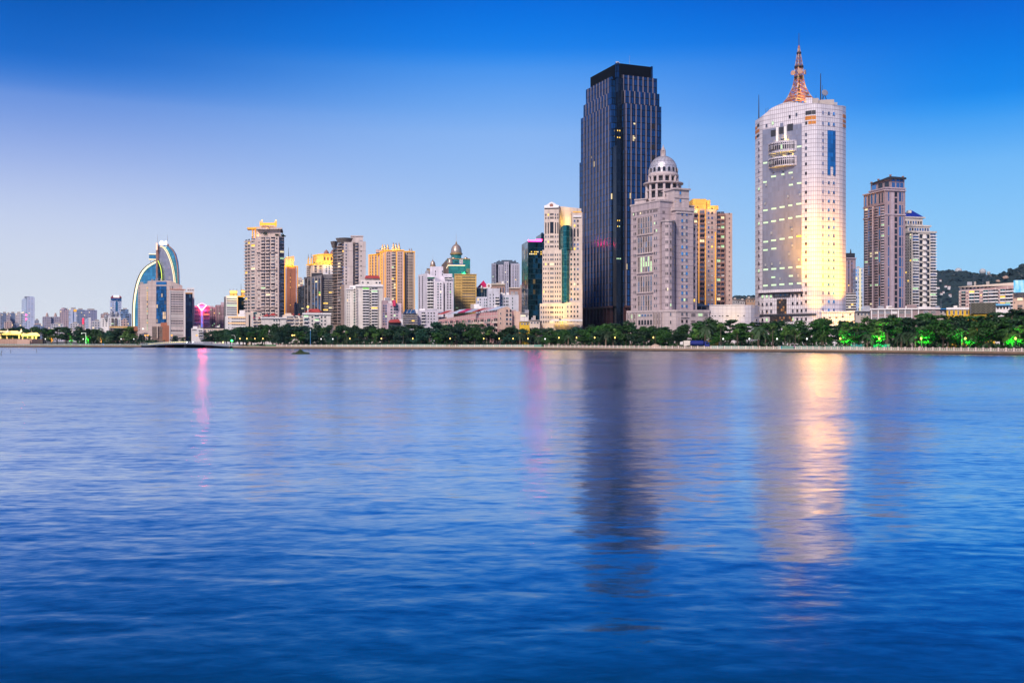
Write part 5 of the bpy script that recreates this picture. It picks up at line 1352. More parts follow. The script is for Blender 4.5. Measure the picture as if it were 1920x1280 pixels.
for i, (x, y, w, _) in enumerate(hs):
    # walk from the ridge towards the viewer until the slope meets the sight line
    bestD = 2290
    for row in G1[:8]:
        p = min(row, key=lambda p: abs(CX+p[0]/p[1]*F-x)); py_ = HZ-(p[2]-CAMZ)/p[1]*F
        if py_ >= y: bestD = p[1]
    D = bestD; wm = w*D/F; X = PX(x, D); z = PZ(y, D)
    root = empty('hillside_cottage', 'tiny pale cottage scattered on the far wooded hillside', 'house', (X, D, z), 'cottages on the far hillside'); o = root.location
    mb = MB(); mb.box(-wm/2, wm/2, -2, 2, -2, 1.3); mb.build('wall', M_WHITE, root)
    mb = MB(); mb.face([(-wm*0.6,-2.6,1.3), (wm*0.6,-2.6,1.3), (wm*0.6,0,2.3), (-wm*0.6,0,2.3)]); mb.face([(wm*0.6,2.6,1.3), (-wm*0.6,2.6,1.3), (-wm*0.6,0,2.3), (wm*0.6,0,2.3)])
    for sx in (-0.6, 0.6): mb.face([(wm*sx,-2.6,1.3), (wm*sx,2.6,1.3), (wm*sx,0,2.3)])
    mb.build('roof', M_SALMON2, root)
# pale boulders on the near hill
for i, (x, y, r, lb) in enumerate(((1871, 526, 4.0, 'rounded tan boulder at the left foot of the near hill skyline'), (1886, 518.5, 5.0, 'biggest tan boulder on the near hill skyline'), (1888, 530, 4.0, 'grey boulder below the biggest tan boulder'), (1907, 521, 2.5, 'small grey boulder high on the near hill'))):
    D = 1535; rm = r*D/F*0.8
    mb = MB(); mb.lathe([(rm*math.cos(a)*1.25, rm*math.sin(a)*0.9) for a in [R(-60)+R(150)*k/7 for k in range(8)]], 12)
    mb.v = [tuple(Vector(v)*(1+0.3*noise.noise(Vector(v)*0.25+Vector((i*7,0,0))))) for v in mb.v]
    o_ = mb.build('boulder', plain('tan_boulder', (0.42,0.30,0.22), 0.9, scale=0.2, var=0.6), smooth=True); o_.location = (PX(x, D), D, PZ(y+r*0.3, D)); tag(o_, lb, 'boulder')

# ------------------------------------------------------------------ middle of the skyline
M_BEIGE = facade('beige_tiles', (0.50,0.41,0.37), (0.40,0.33,0.30), 2.9, 0.16, 5.8, 0.1, rough=0.75)
M_BEIGE2 = facade('pale_beige_tiles', (0.58,0.48,0.43), None, rough=0.75)
M_AMBER = facade('amber_pergola_paint', (0.72,0.38,0.10), None, rough=0.6)
b = Bld('apartment_tower', 'tall beige apartment tower with a golden lit rooftop pergola', 750, 495)
A = [V2(459.5, 768), V2(471, 757), V2(481, 752), V2(481.2, 750), V2(523, 746), V2(523.2, 750), V2(533, 754), V2(533, 790), V2(459.5, 800)]
b.poly('wall', A, None, 446, M_BEIGE, yt=[452, 449, 446, 443, 443, 443, 442, 443, 452])
b.poly('upper_wall', [V2(480.5, 753), V2(526, 751), V2(526, 775), V2(480.5, 775)], 444, 429, M_BEIGE)
b.poly('roof_slab', [V2(481, 749), V2(529, 748), V2(531, 775), V2(478, 775)], 430, 427.5, M_BEIGE2)
b.poly('roof_slab', [V2(463, 760), V2(492, 757), V2(492, 770), V2(465, 772)], 426, 423.5, M_AMBER)
b.vstrip(V2(463, 762), V2(492, 759), [474.2, 479], 425, 444, 2.2, M_AMBER, 'pergola_post', 0.6)
b.poly('roof_house', flat(490, 518.5, 756, 10), 428, 421, M_BEIGE2)
b.hstrip(V2(487, 755), V2(520, 755), 489, 518.5, 416.5, 421, M_GOLDL, 'light_strip', 0.6)
for x in (488.2, 491.5, 516, 518.3):
    b.vstrip(V2(487, 755), V2(520, 755), [x], 413.5, 423, 1.4, M_GOLDL, 'lit_post', 0.8)
for x in (491.4, 517.5):
    b.lathe('lamp_globe', x, 753, [(0.2, 414.5), (1.3, 413.6), (1.3, 412.6), (0.2, 411.8)], M_GOLDB, 8)
b.hstrip(V2(464, 759), V2(490, 756), 465, 481, 426, 427, M_GOLDL, 'light_strip', 0.2)
b.flood((PX(473, 752), 752, b.z(444)), (PX(474, 761), 761, b.z(428)), 9000, (1,0.5,0.05), 120)
b.flood((PX(484, 752), 752, b.z(444)), (PX(485, 761), 761, b.z(428)), 5000, (1,0.5,0.05), 120)
b.flood((PX(503, 748), 748, b.z(427)), (PX(503, 756), 756, b.z(421)), 5000, (1,0.5,0.05), 140)
ys = (445, 606, 26)
b.grid(A[3], A[4], [493.5, 502.5], ys, 7.4, 4.6, 'b', [G_DARK, G_DARK, G_GREY], M_BEIGE2, lit=0.05)
b.grid(A[3], A[4], [512], ys, 7.8, 5.6, 'c', [G_DARK, G_GREY, G_PALE], M_BEIGE2, lit=0.02)
b.grid(A[3], A[4], [485.5, 519], ys, 2.8, 2.8, 'w', [G_DARK, G_GREY, G_PALE], M_BEIGE2)
b.grid(A[5], A[6], [528.8], ys, 7.2, 5.6, 'c', [G_DARK, G_GREY], M_BEIGE2)
b.grid(A[1], A[2], [474.5], ys, 6.5, 5.6, 'c', [G_PALE, G_GREY, G_DARK], M_BEIGE2)
b.grid(A[0], A[1], [461.8, 466.8], ys, 3.4, 5.4, 'b', [G_DARK, G_DARK, G_GREY], M_BEIGE2)
b.grid(A[3], A[4], [481.7], (470, 600, 9), 1.4, 1.6, 'ac', [G_DARK], M_WHITE)
for y in (473, 506, 541.5, 576.5):
    b.hstrip(A[3], A[4], 481.5, 520, y-0.4, y+0.5, M_BEIGE, 'string_course', 1.4)
for x, y, w in ((497, 437.5, 6), (531, 441, 4), (520, 441.5, 4)):
    D = 747; mb = MB()
    for k in range(40):
        c = Vector((PX(x, D)+random.gauss(0, w*0.16), D+random.gauss(0, 0.8), b.z(y+1)+random.gauss(0, 0.5)))
        a = Vector((random.uniform(-1,1), random.uniform(-1,1), random.uniform(-1,1))).normalized()*0.5; e = a.cross(Vector((0.3,0.5,0.8)))
        mb.face([c-a-e, c+a-e, c+a+e, c-a+e])
    b.put(mb, 'roof_shrub', plain('roof_shrub_leaf', (0.02,0.05,0.03), 0.8))
b.done()

M_TERRA = facade('terracotta_tiles', (0.42,0.16,0.085), (0.30,0.11,0.06), 1.4, 0.06, 3, 0.06, rough=0.7)
M_LILAC = facade('lilac_pier', (0.56,0.45,0.50), None)
b = Bld('office_tower', 'terracotta tower with golden lit edges and a stepped glowing crown', 850, 546)
A = flat(533.5, 558.5, 850, 22, 4); b.poly('wall', A, None, 499, M_TERRA)
b.vstrip(A[0], A[1], [534], 500, 600, 1.5, M_GOLDL, 'light_strip', 0.5); b.vstrip(A[0], A[1], [558.3], 500, 585, 0.9, M_GOLDL, 'light_strip', 0.5)
b.vstrip(A[0], A[1], [536.2, 556], 499, 605, 2.4, M_LILAC, 'pier', 0.3)
b.hstrip(A[0], A[1], 533, 558.8, 498, 499.6, M_GOLDL, 'light_strip', 0.4)
Cc = flat(536, 551.5, 853, 12, 4); b.poly('crown', Cc, 498, 480, facade('peach_crown', (0.66,0.40,0.26), None), yt=[481, 479, 479, 481])
b.vstrip(Cc[0], Cc[1], [540, 546], 480, 498, 0.8, M_LILAC, 'pier', 0.6)
b.poly('crown', flat(533.8, 537, 854, 10, 4), 498, 483, facade('peach_crown', (0.66,0.40,0.26), None))
b.flood((PX(539, 847), 847, b.z(498)), (PX(540, 853), 853, b.z(488)), 16000, (1,0.55,0.04), 140); b.flood((PX(548, 847), 847, b.z(498)), (PX(548, 853), 853, b.z(488)), 16000, (1,0.55,0.04), 140)
b.rod('antenna', 541, 858, 480, 464, 0.5, M_DARK)
b.grid(A[0], A[1], [544.5], (511, 592, 22), 1.3, 1.7, 'w', [G_DARK], M_TERRA, lit=0.25, litm=[G_LITY]); b.done()
b = Bld('apartment_block', 'thin pale slab tucked right of the terracotta tower', 800, 555)
A = flat(551.5, 558.5, 800, 12); b.poly('wall', A, None, 569, M_WHITE); b.grid(A[0], A[1], [555], (571, 604, 8), 2.4, 2.2, 'w', [G_DARK], M_CONC); b.rbox('roof_cabin', 552.5, 556, 803, 4, 569, 566, M_CONC); b.done()
b = Bld('apartment_tower', 'peach apartment tower mostly hidden behind the terracotta tower', 1050, 563)
A = flat(556, 569, 1050, 14); b.poly('wall', A, None, 523, M_CREAMT); b.grid(A[0], A[1], [560.5, 564.5, 568], (525, 540, 4), 2, 2.4, 'w', [G_DARK, G_LITWARM], M_CREAM); b.rbox('roof_cabin', 559, 566, 1054, 6, 523, 520, M_CREAMT); b.done()

M_CHAR = facade('charcoal_tiles', (0.16,0.155,0.17), (0.10,0.10,0.11), 2.9, 0.5, 5.0, 0.4, rough=0.6)
b = Bld('apartment_tower', 'dark charcoal apartment block with scattered lit flats below the gold crown', 770, 600)
A = [V2(558.5, 790), V2(571, 780), V2(571.2, 776), V2(584, 770), V2(603, 768), V2(605, 772), V2(627, 774), V2(627, 800), V2(558.5, 805)]
b.poly('wall', A, None, 520, M_CHAR, yt=[535, 534, 521, 519, 517, 514, 514, 514, 535])
b.poly('roof_house', flat(584, 605, 772, 10), 519, 511.5, M_DARK); b.poly('roof_house', flat(570, 582, 778, 10), 522, 518.5, M_CHAR)
b.rbox('roof_frame', 606, 614, 774, 6, 515, 512, M_WHITE)
ys = (522, 604, 20)
L5 = [G_LITG, G_LITW, G_LITY, G_LITWARM]
b.grid(A[5], A[6], [610.5, 621], ys, 9, 3.8, 'b', [G_DARK], M_CONC, lit=0.12, litm=L5)
b.grid(A[3], A[4], [587.5, 593, 599.5], ys, 4.0, 3.2, 'w', [G_DARK, G_BLUE], M_CHAR, lit=0.06, litm=L5)
b.grid(A[2], A[3], [574.5, 580], ys, 4.2, 3.4, 'w', [G_DARK, G_GREY], M_CHAR, lit=0.08, litm=L5)
b.grid(A[0], A[1], [561.5, 567], (536, 604, 17), 4, 3.6, 'b', [G_DARK, G_GREY], M_CONC, lit=0.03)
b.vstrip(A[4], A[5], [604], 517, 606, 1.6, M_CONC, 'pier', 0.4); b.vstrip(A[2], A[3], [583.5], 520, 606, 1.2, M_CONC, 'pier', 0.4); b.vstrip(A[3], A[4], [590.2, 596.4, 602], 519, 606, 1.1, M_CONC, 'pier', 0.6); b.vstrip(A[2], A[3], [572, 577.3], 522, 606, 1.0, M_CONC, 'pier', 0.6)
b.done()
M_GOLDW = facade('gold_lit_render', (0.70,0.44,0.14), (0.56,0.32,0.08), 3.0, 0.3)  # base colour already carries the gold of the floodlights
b = Bld('apartment_tower', 'pale tower with golden floodlit rounded crown and two small domes', 900, 600)
A = [V2(575, 915), V2(586, 905), V2(605, 900), V2(627, 902), V2(627, 930), V2(575, 935)]
b.poly('wall', A, None, 494, M_CREAMT, yt=[497, 494, 492, 492, 492, 497]); b.poly('wall', [p+Vector((0,1)) for p in flat(605, 627, 899, 10)], None, 492, M_WHITE)
Cr = [V2(586.5, 908), V2(593, 902), V2(606, 899), V2(627, 901), V2(627, 922), V2(586.5, 925)]
b.poly('crown', Cr, 495, 477, M_GOLDW, yt=[479, 476.5, 475.5, 475.5, 476, 479])
for x in (578, 583.5): b.poly('pinnacle', flat(x-1.6, x+1.6, 905, 4), 495, 484, M_GOLDW, yt=[486, 480, 480, 486]); b.rod('spire', x, 905, 484, 476, 0.5, M_DARK)
for p, q in zip(A[:3], A[1:4]):
    x0, x1 = CX+p.x/p.y*F, CX+q.x/q.y*F; b.hstrip(p, q, x0, x1, 493.5, 495.5, M_GOLDL, 'light_strip', 0.6)
for p, q in zip(Cr[:3], Cr[1:4]):
    x0, x1 = CX+p.x/p.y*F, CX+q.x/q.y*F; b.hstrip(p, q, x0, x1, 477, 478.2, M_GOLDL, 'light_strip', 0.6)
for x in (612, 624): b.lathe('roof_dome', x, 914, [(5, 476.5), (4.7, 473.5), (3.4, 471), (1.4, 469.5), (0.4, 468)], plain('copper_dome', (0.3,0.14,0.12), 0.5), 14)
for x in (590, 600, 611, 621): b.flood((PX(x, 892), 892, b.z(494)), (PX(x, 902), 902, b.z(484)), 12000, (1,0.55,0.05), 140)
b.grid(Cr[2], Cr[3], [609, 615, 621], [485], 3, 7, 'a', [G_LITWARM, G_DARK], M_GOLDW)
b.grid(A[0], A[1], [579], (497, 520, 6), 6, 3.2, 'b', [G_DARK], M_CREAM); b.grid(A[1], A[2], [592, 601], (497, 515, 4), 5, 3.6, 'w', [G_GREY, G_DARK], M_CREAM)
q = flat(605, 627, 900, 10); b.grid(q[0], q[1], [612, 617.5], (494, 518, 6), 3.2, 2.8, 'w', [G_DARK, G_BLUE], M_WHITE); b.done()

M_TAUPE = facade('taupe_tiles', (0.40,0.33,0.30), (0.26,0.20,0.18), 2.95, 0.18, 8.7, 0.2, rough=0.75)
M_TAUPE2 = facade('brown_taupe_tiles', (0.30,0.225,0.19), (0.22,0.165,0.14), 2.95, 0.4, rough=0.75)
M_PALET = facade('pale_taupe_tiles', (0.56,0.49,0.46), (0.36,0.30,0.28), 12.0, 0.5, rough=0.75)
b = Bld('apartment_tower', 'brown and pale taupe tower with flaring curved roof canopies', 760, 650)
A = [V2(624, 775), V2(633, 768), V2(633.2, 764), V2(645, 760), V2(645.2, 757), V2(686, 760), V2(686, 790), V2(624, 795)]
b.poly('wall', A, None, 455, M_TAUPE2, yt=[461, 460, 456, 455, 454.5, 454.5, 454.5, 461])
P = flat(645, 662, 755.5, 8, 2); b.poly('wall', P, None, 455, M_PALET); P2 = flat(666, 686, 756, 10, 2); b.poly('wall', P2, None, 453.5, M_PALET)
b.hstrip(P[0], P[1], 639, 645, 534, 620, M_TAUPE2, 'wall_pier', 0.3)
def canopy(name, x0, x1, D, y0, y1, spread):
    mb = MB(); n = 10
    lo = [V2(x0+spread*0.5+(x1-x0-spread)*i/n, D-2.0*math.sin(math.pi*i/n)) for i in range(n+1)]
    hi = [V2(x0+(x1-x0)*i/n, D-4.5*math.sin(math.pi*i/n)) for i in range(n+1)]
    for i in range(n): mb.face([(*lo[i], b.z(y0)), (*lo[i+1], b.z(y0)), (*hi[i+1], b.z(y1)), (*hi[i], b.z(y1))])
    mb.face([(*p, b.z(y1)) for p in hi]); b.put(mb, name, facade('ribbed_canopy', (0.16,0.14,0.13), (0.06,0.05,0.05), 6, 0.05, 0.9, 0.25), False)
canopy('roof_canopy', 619.5, 634, 768, 463, 451, 6); canopy('roof_canopy', 629, 662, 760, 456, 446.5, 9)
b.rbox('roof_house', 657.5, 681, 766, 10, 454, 441.5, M_PALET); b.hstrip(*flat(657.5, 681, 766, 10)[:2], 657, 681.5, 440.8, 442, M_TAUPE, 'coping', 0.4)
b.rbox('glazed_attic', 640, 658, 764, 8, 455, 447.5, G_BLUE)
b.clutter(662, 684, 765, 453.5, 5)
ys = (457, 606, 26)
b.grid(A[0], A[1], [626.5, 630.5], (462, 606, 25), 3.6, 4.8, 'b', [G_DARK, G_GREY], M_TAUPE2, lit=0.05)
b.grid(A[2], A[3], [636, 640.5], ys, 4.6, 4.8, 'b', [G_GREY, G_DARK, G_PALE], M_TAUPE, lit=0.05)
b.grid(P[0], P[1], [649, 643.2+0], (457, 535, 13), 2.6, 3.0, 'w', [G_DARK, G_BLUE], M_PALET)
b.grid(A[4], A[5], [663.8], (457, 560, 18), 2.6, 4.4, 'p', [G_DARK, G_GREY], M_TAUPE)
b.grid(P2[0], P2[1], [669], (456, 560, 18), 6.0, 5.4, 'c', [G_DARK, G_GREY], M_TAUPE, lit=0.05); b.grid(P2[0], P2[1], [677], (458, 540, 9), 2.2, 2.6, 'w', [G_DARK], M_PALET)
b.vstrip(A[4], A[5], [664.2], 455, 620, 0.7, M_DARK, 'drain_pipe', 0.6)
b.done()

M_SNOW = facade('white_tiles', (0.68,0.65,0.60), (0.58,0.55,0.51), 3.0, 0.12, rough=0.7)
b = Bld('apartment_block', 'white balconied apartment block with a red tiled roof, between brown and golden towers', 660, 683)
A = flat(667, 718, 660, 18, 2); b.poly('wall', A, None, 533, M_SNOW)
A0 = flat(649.5, 668, 666, 16, 4); b.poly('wall', A0, None, 541, M_SNOW)
b.hstrip(A[0], A[1], 666, 718.5, 534.5, 537, M_WHITE, 'cornice', 1.0); b.hstrip(A0[0], A0[1], 648.5, 664, 540, 542, M_WHITE, 'cornice', 0.8)
b.poly('attic', flat(676, 714, 664, 12, 2), 534, 524, M_SNOW); b.poly('attic', flat(684, 712, 666, 9, 2), 525, 519, M_SNOW)
mb = MB()
for z0, z1, x0, x1 in ((521, 514.5, 683.5, 712.5),):
    a = [V2(x0, 664), V2(x1, 665), V2(x1, 678), V2(x0, 678)]; c = [V2(x0+2.5, 671), V2(x1-2.5, 671)]
    A4 = [(p.x, p.y, b.z(z0)) for p in a]; c0_, c1_ = [(p.x, p.y, b.z(z1)) for p in c]
    mb.face([A4[0], A4[1], c1_, c0_]); mb.face([A4[1], A4[2], c1_]); mb.face([A4[2], A4[3], c0_, c1_]); mb.face([A4[3], A4[0], c0_])
b.put(mb, 'roof', M_REDROOF)
ys = (539, 612, 14)
LG = [G_LITY, G_LITG, G_LITW]
b.grid(A[0], A[1], [686, 702.5], ys, 11.5, 5.0, 'b', [G_DARK], M_WHITE, lit=0.06, litm=LG)
b.grid(A[0], A[1], [694.5], ys, 3, 3.0, 'w', [G_DARK], M_SNOW)
b.grid(A0[0], A0[1], [664.5], ys, 3.6, 3.6, 'w', [G_GREEN, G_DARK], M_SNOW, lit=0.06, litm=LG); b.grid(A0[0], A0[1], [651.5, 654.8], ys, 1.6, 2.4, 'w', [G_GREY, G_DARK], M_SNOW)
b.grid(A[0], A[1], [668.8], ys, 2.2, 3.0, 'b', [G_GREY], M_CREAM)
b.grid(*flat(676, 714, 664, 12, 2)[:2], [680, 690, 706, 712], [529], 4, 3.2, 'w', [G_DARK], M_WHITE)
b.vstrip(A[0], A[1], [707.5], 537, 612, 0.6, M_CONC, 'drain_pipe', 0.3); b.clutter(650, 666, 670, 541, 3); b.done()

M_SAND = facade('sand_tiles', (0.52,0.43,0.35), (0.42,0.34,0.28), 2.95, 0.16, rough=0.75)
M_PINKT = facade('pinkish_tiles', (0.52,0.38,0.36), (0.42,0.3,0.28), 2.95, 0.16, rough=0.75)
b = Bld('apartment_tower', 'pink and sand apartment tower outlined in gold light with pointed roof fins', 850, 735)
A = [V2(692, 872), V2(713, 862), V2(713.2, 856), V2(720.5, 853), V2(720.7, 850), V2(758, 847), V2(758.2, 851), V2(778, 854), V2(778, 885), V2(692, 890)]
b.poly('wall', A, None, 472, M_PINKT, yt=[474.5, 473, 471, 470, 470, 470, 471.5, 471.5, 472, 474.5])
q = [A[6], A[7]]; b.hstrip(q[0], q[1], 758.3, 777.8, 472, 600, M_SAND, 'sand_facade', 0.25)
for x, p, q_ in ((692.3, A[0], A[1]), (696.5, A[0], A[1]), (702, A[0], A[1]), (708, A[0], A[1]), (713.6, A[2], A[3]), (717, A[2], A[3]), (722.3, A[4], A[5]), (743.7, A[4], A[5]), (757.8, A[4], A[5])):
    b.vstrip(p, q_, [x], 471 if x > 713 else 475, 560 if x < 700 else 610 if x > 750 else 590, 0.9, M_GOLDL, 'light_strip', 0.7)
for p, q_, x0, x1, y in ((A[0], A[1], 692, 713, 474), (A[2], A[3], 713, 720.5, 471), (A[4], A[5], 720.5, 758, 469.8), (A[6], A[7], 758, 778, 471.3)):
    b.hstrip(p, q_, x0, x1, y-0.8, y+0.6, M_GOLDL, 'light_strip', 0.8)
b.vstrip(A[6], A[7], [777.6], 472, 600, 0.5, M_GOLDL, 'light_strip', 0.5)
ys = (472, 586, 21)
b.grid(A[4], A[5], [726.8, 730.2, 748, 752.3], ys, 2.2, 3.0, 'w', [G_DARK], M_SAND, lit=0.02)
b.grid(A[4], A[5], [736.5, 740], ys, 3.6, 4.4, 'b', [G_DARK, G_GREY], M_CREAM, lit=0.1, litm=[G_LITY, G_LITWARM, G_LITW])
b.grid(A[6], A[7], [764, 768.5, 772], ys, 2.2, 3.0, 'w', [G_DARK, G_BLUE], M_SAND, out=0.3, lit=0.01)
b.grid(A[0], A[1], [694.6, 699.2, 705], ys, 2.2, 3.4, 'w', [G_DARK], M_CREAM); b.grid(A[2], A[3], [716], ys, 2.6, 3.4, 'w', [G_DARK], M_CREAM)
b.poly('roof_block', flat(705, 755, 860, 14), 472, 466, M_PINKT)
for x, y, h_ in ((716.5, 466, 9), (721, 466, 8.5), (726.5, 466, 9), (737, 467, 13), (742, 467, 12.5), (747.5, 467, 13), (767, 471, 6), (771, 471, 6)):
    mb = MB(); w = 2.4 if h_ > 10 else 1.8
    for D0 in (852,):
        p0, p1, p2 = (PX(x-w, D0), D0, b.z(y+2)), (PX(x+w, D0), D0, b.z(y+2)), (PX(x, D0), D0, b.z(y-h_))
        q0, q1, q2 = [(v[0], v[1]+8, v[2]) for v in (p0, p1, p2)]
        q2 = (p2[0], p2[1]+5, p2[2])
        mb.face([p0, p1, p2]); mb.face([q1, q0, q2]); mb.face([p1, q1, q2, p2]); mb.face([q0, p0, p2, q2])
    b.put(mb, 'roof_fin', M_SAND)
for x, y in ((713, 467), (726, 466), (737, 467), (748, 467)): b.flood((PX(x, 846), 846, b.z(y)), (PX(x, 853), 853, b.z(y-5)), 8000, (1,0.5,0.04), 140)
b.done()
b = Bld('apartment_block', 'brown and pale block with a crimson awning roof, in front of the gold outlined tower', 640, 735)
A = flat(717, 727, 645, 12, 3); b.poly('wall', A, None, 562.5, M_MAUVE); A2 = flat(726, 752.5, 640, 14, 3); b.poly('wall', A2, None, 568, M_LILAC)
b.grid(A[0], A[1], [719.5, 723.8], (570, 610, 8), 3.2, 3.2, 'w', [G_DARK, G_BLUE], M_MAUVE2); b.grid(A2[0], A2[1], [734, 739.8, 744.5], (572, 605, 6), 4.0, 3.0, 'w', [G_GREY, G_DARK, G_GREEN], M_LILAC, lit=0.1)
mb = MB(); mb.prism([V2(736, 637), V2(741.5, 637), V2(742.5, 641), V2(737, 641)], b.z(574), b.z(563), zt=[b.z(563), b.z(562.5), b.z(567), b.z(568)]); b.put(mb, 'awning', M_PINKRED)
b.clutter(727, 735, 646, 568, 2); b.clutter(718, 724, 648, 562.5, 2); b.done()
b = Bld('small_house', 'low white house with a long red roof among the treetops', 600, 740, cat='house')
A = flat(728, 751.5, 600, 9); b.poly('wall', A, None, 602, M_DARK); b.rbox('white_wing', 749, 755, 601, 8, None, 598, M_WHITE)
mb = MB(); mb.face([(PX(729,599),599,b.z(603)), (PX(750.5,599),599,b.z(602)), (PX(748,606),606,b.z(598)), (PX(731,606),606,b.z(599))]); mb.box(PX(729,599),PX(750.5,599),599,608,b.z(604.5),b.z(603)); b.put(mb, 'roof', M_REDROOF); b.done()

# pale grey terraces
M_GREYB = facade('blue_grey_render', (0.42,0.43,0.48), (0.34,0.34,0.38), 3.0, 0.3, rough=0.8)
b = Bld('terrace_block', 'grey terrace with sloping glass sunroofs and deep balconies', 620, 768)
A = flat(754.5, 783.5, 620, 14, 3); b.poly('wall', A, None, 588, M_GREYB)
for x in (756, 763, 770):
    mb = MB(); p = [V2(x, 619), V2(x+6, 619.3), V2(x+8, 626), V2(x+3, 626)]; mb.face([(*p[0], b.z(588)), (*p[1], b.z(587)), (*p[2], b.z(579.5)), (*p[3], b.z(580))]); mb.face([(*p[1], b.z(587)), (*p[1], b.z(589)), (*p[2], b.z(589)), (*p[2], b.z(579.5))]); b.put(mb, 'sunroof', G_BLUE)
b.rbox('roof_house', 775, 783, 626, 8, 588, 580, M_WHITE)
b.grid(A[0], A[1], (755, 783, 5), (588, 608, 5), 5, 4.2, 'b', [G_DARK, G_GREY], M_CONC, lit=0.05); b.done()
b = Bld('terrace_block', 'pale lilac terrace right of the glass sunroofs', 625, 800)
A = flat(783.5, 822, 625, 14, 3); b.poly('wall', A, None, 582, facade('pale_lilac_render', (0.56,0.55,0.62), (0.46,0.45,0.5), 3.2, 0.2))
b.rbox('roof_house', 786, 797, 630, 8, 582, 578.5, M_WHITE); b.rbox('roof_house', 800, 820, 632, 8, 582, 579, M_GREYB)
b.grid(A[0], A[1], [794], (585, 608, 4), 7, 4.5, 'b', [G_DARK], M_WHITE); b.grid(A[0], A[1], [803, 808.5, 814], (584, 606, 4), 3, 3, 'w', [G_DARK, G_GREY], M_WHITE, lit=0.1); b.clutter(806, 822, 636, 579, 3); b.done()

M_COOLW = facade('cool_white_tiles', (0.62,0.60,0.66), (0.52,0.50,0.56), 3.0, 0.12, rough=0.7)
b = Bld('apartment_block', 'white lavender apartment tower with a green roof terrace, left of the green glass tower', 720, 815)
A = [V2(784, 740), V2(795, 730), V2(801, 724), V2(801.2, 722), V2(816, 720), V2(816.2, 717), V2(831.5, 716), V2(831.7, 724), V2(834, 724), V2(834.2, 716), V2(850.5, 717), V2(850.5, 745), V2(784, 755)]
b.poly('wall', A, None, 514, M_COOLW, yt=[512, 511.5, 511.5, 519, 519, 528, 528, 528, 523, 523, 521, 521, 512])
b.rbox('roof_house', 806, 831, 728, 12, 528, 499.5, M_COOLW); b.rbox('roof_house', 831, 848, 726, 12, 528, 513, M_COOLW)
b.rbox('green_awning', 801, 815, 719.5, 4, 522, 519.5, plain('green_awning', (0.03,0.16,0.1)))
b.grid(A[3], A[4], [807.3], (524, 580, 10), 11.5, 5.2, 'b', [G_DARK], M_WHITE, lit=0.08, litm=LG)
b.grid(A[0], A[1], [786.5, 792.5], (515, 578, 16), 2.0, 2.8, 'w', [G_DARK, G_GREY], M_COOLW)
b.grid(A[5], A[6], [821.3, 826.3], (530, 580, 10), 2.6, 3.0, 'w', [G_DARK, G_GREEN], M_COOLW, lit=0.05)
b.grid(A[9], A[10], [839.5, 844.5], (530, 580, 10), 2.4, 3.2, 'w', [G_DARK], M_COOLW, lit=0.04, litm=LG); b.grid(A[9], A[10], [840.5], [522.5], 14, 4.0, 'b', [G_DARK], M_WHITE)
q = flat(806, 831, 728, 12); b.grid(q[0], q[1], [816.5, 829.5], [507.5, 513], 1.8, 4, 'w', [G_DARK], M_COOLW); b.clutter(788, 800, 736, 511.5, 3); b.done()

M_GREENGL = curtain('green_curtain', (0.05,0.30,0.26), 1.5, 2.4, (0.03,0.16,0.14), 0.1, 0.16, metal=0.5, rough=0.15, var=0.35)
M_BRONZE = plain('bronze_dome', (0.42,0.34,0.28), 0.35, 0.45, 0.2); M_BRZTRIM = plain('gilded_trim', (0.42,0.28,0.12), 0.4, 0.4)
M_BROWNB = facade('brown_brick', (0.22,0.16,0.13), (0.16,0.11,0.09), 3.2, 0.4, 4, 0.3)
def onion(b, x, D, yb, yt_, r, dr=None):
    """drum, gilded ring, ribbed dome and finial"""
    h_ = yb-yt_
    b.lathe('drum', x, D, [(r*0.95, yb), (r*0.95, yb-h_*0.2)], M_GREENGL, 20, False)
    b.lathe('dome_ring', x, D, [(r*1.0, yb-h_*0.19), (r*1.18, yb-h_*0.24), (r*1.18, yb-h_*0.29), (r, yb-h_*0.33)], M_BRZTRIM, 20)
    b.lathe('dome', x, D, [(r*1.0, yb-h_*0.32), (r*1.02, yb-h_*0.42), (r*0.93, yb-h_*0.56), (r*0.72, yb-h_*0.69), (r*0.42, yb-h_*0.78), (r*0.16, yb-h_*0.82), (0.02, yb-h_*0.83)], M_BRONZE, 20)
    b.lathe('finial', x, D, [(r*0.16, yb-h_*0.8), (r*0.2, yb-h_*0.84), (r*0.12, yb-h_*0.88), (r*0.14, yb-h_*0.9), (0.02, yb-h_*1.0)], M_BRZTRIM, 8)
b = Bld('green_glass_tower', 'green glass tower topped by a large bronze dome and two small ones', 820, 858)
A = corner(828, 838, 881.5, 820, 8); b.poly('wall', A, None, 486, M_GREENGL, yt=[487, 485, 485, 487])
b.hstrip(A[0], A[1], 828.5, 838, 487, 512, M_BROWNB, 'brown_flank', 0.3)
b.hstrip(A[1], A[2], 838, 881.5, 484.3, 486, M_BRZTRIM, 'cornice', 0.5)
b.hstrip(A[1], A[2], 861.5, 868, 485.5, 496, M_LILAC, 'service_bay', 0.4); b.hstrip(A[1], A[2], 874.5, 881.5, 503, 516, M_BROWNB, 'brown_flank', 0.3)
b.grid(A[1], A[2], [855.5], [491], 7, 3.4, 'r', [G_DARK], M_GREENGL)
W1 = corner(830, 841, 872, 790, 6); b.poly('wall', W1, None, 503, M_GREENGL); b.hstrip(W1[0], W1[1], 830, 841, 503, 520, M_BROWNB, 'brown_flank', 0.3); b.hstrip(W1[1], W1[2], 841, 872, 500, 501.6, M_BLUEROOF, 'cornice', 0.7)
b.hstrip(W1[1], W1[2], 841, 872, 501.8, 503.2, M_WLED, 'light_strip', 0.5); b.hstrip(W1[0], W1[1], 830, 841, 501.8, 503.2, M_WLED, 'light_strip', 0.5)
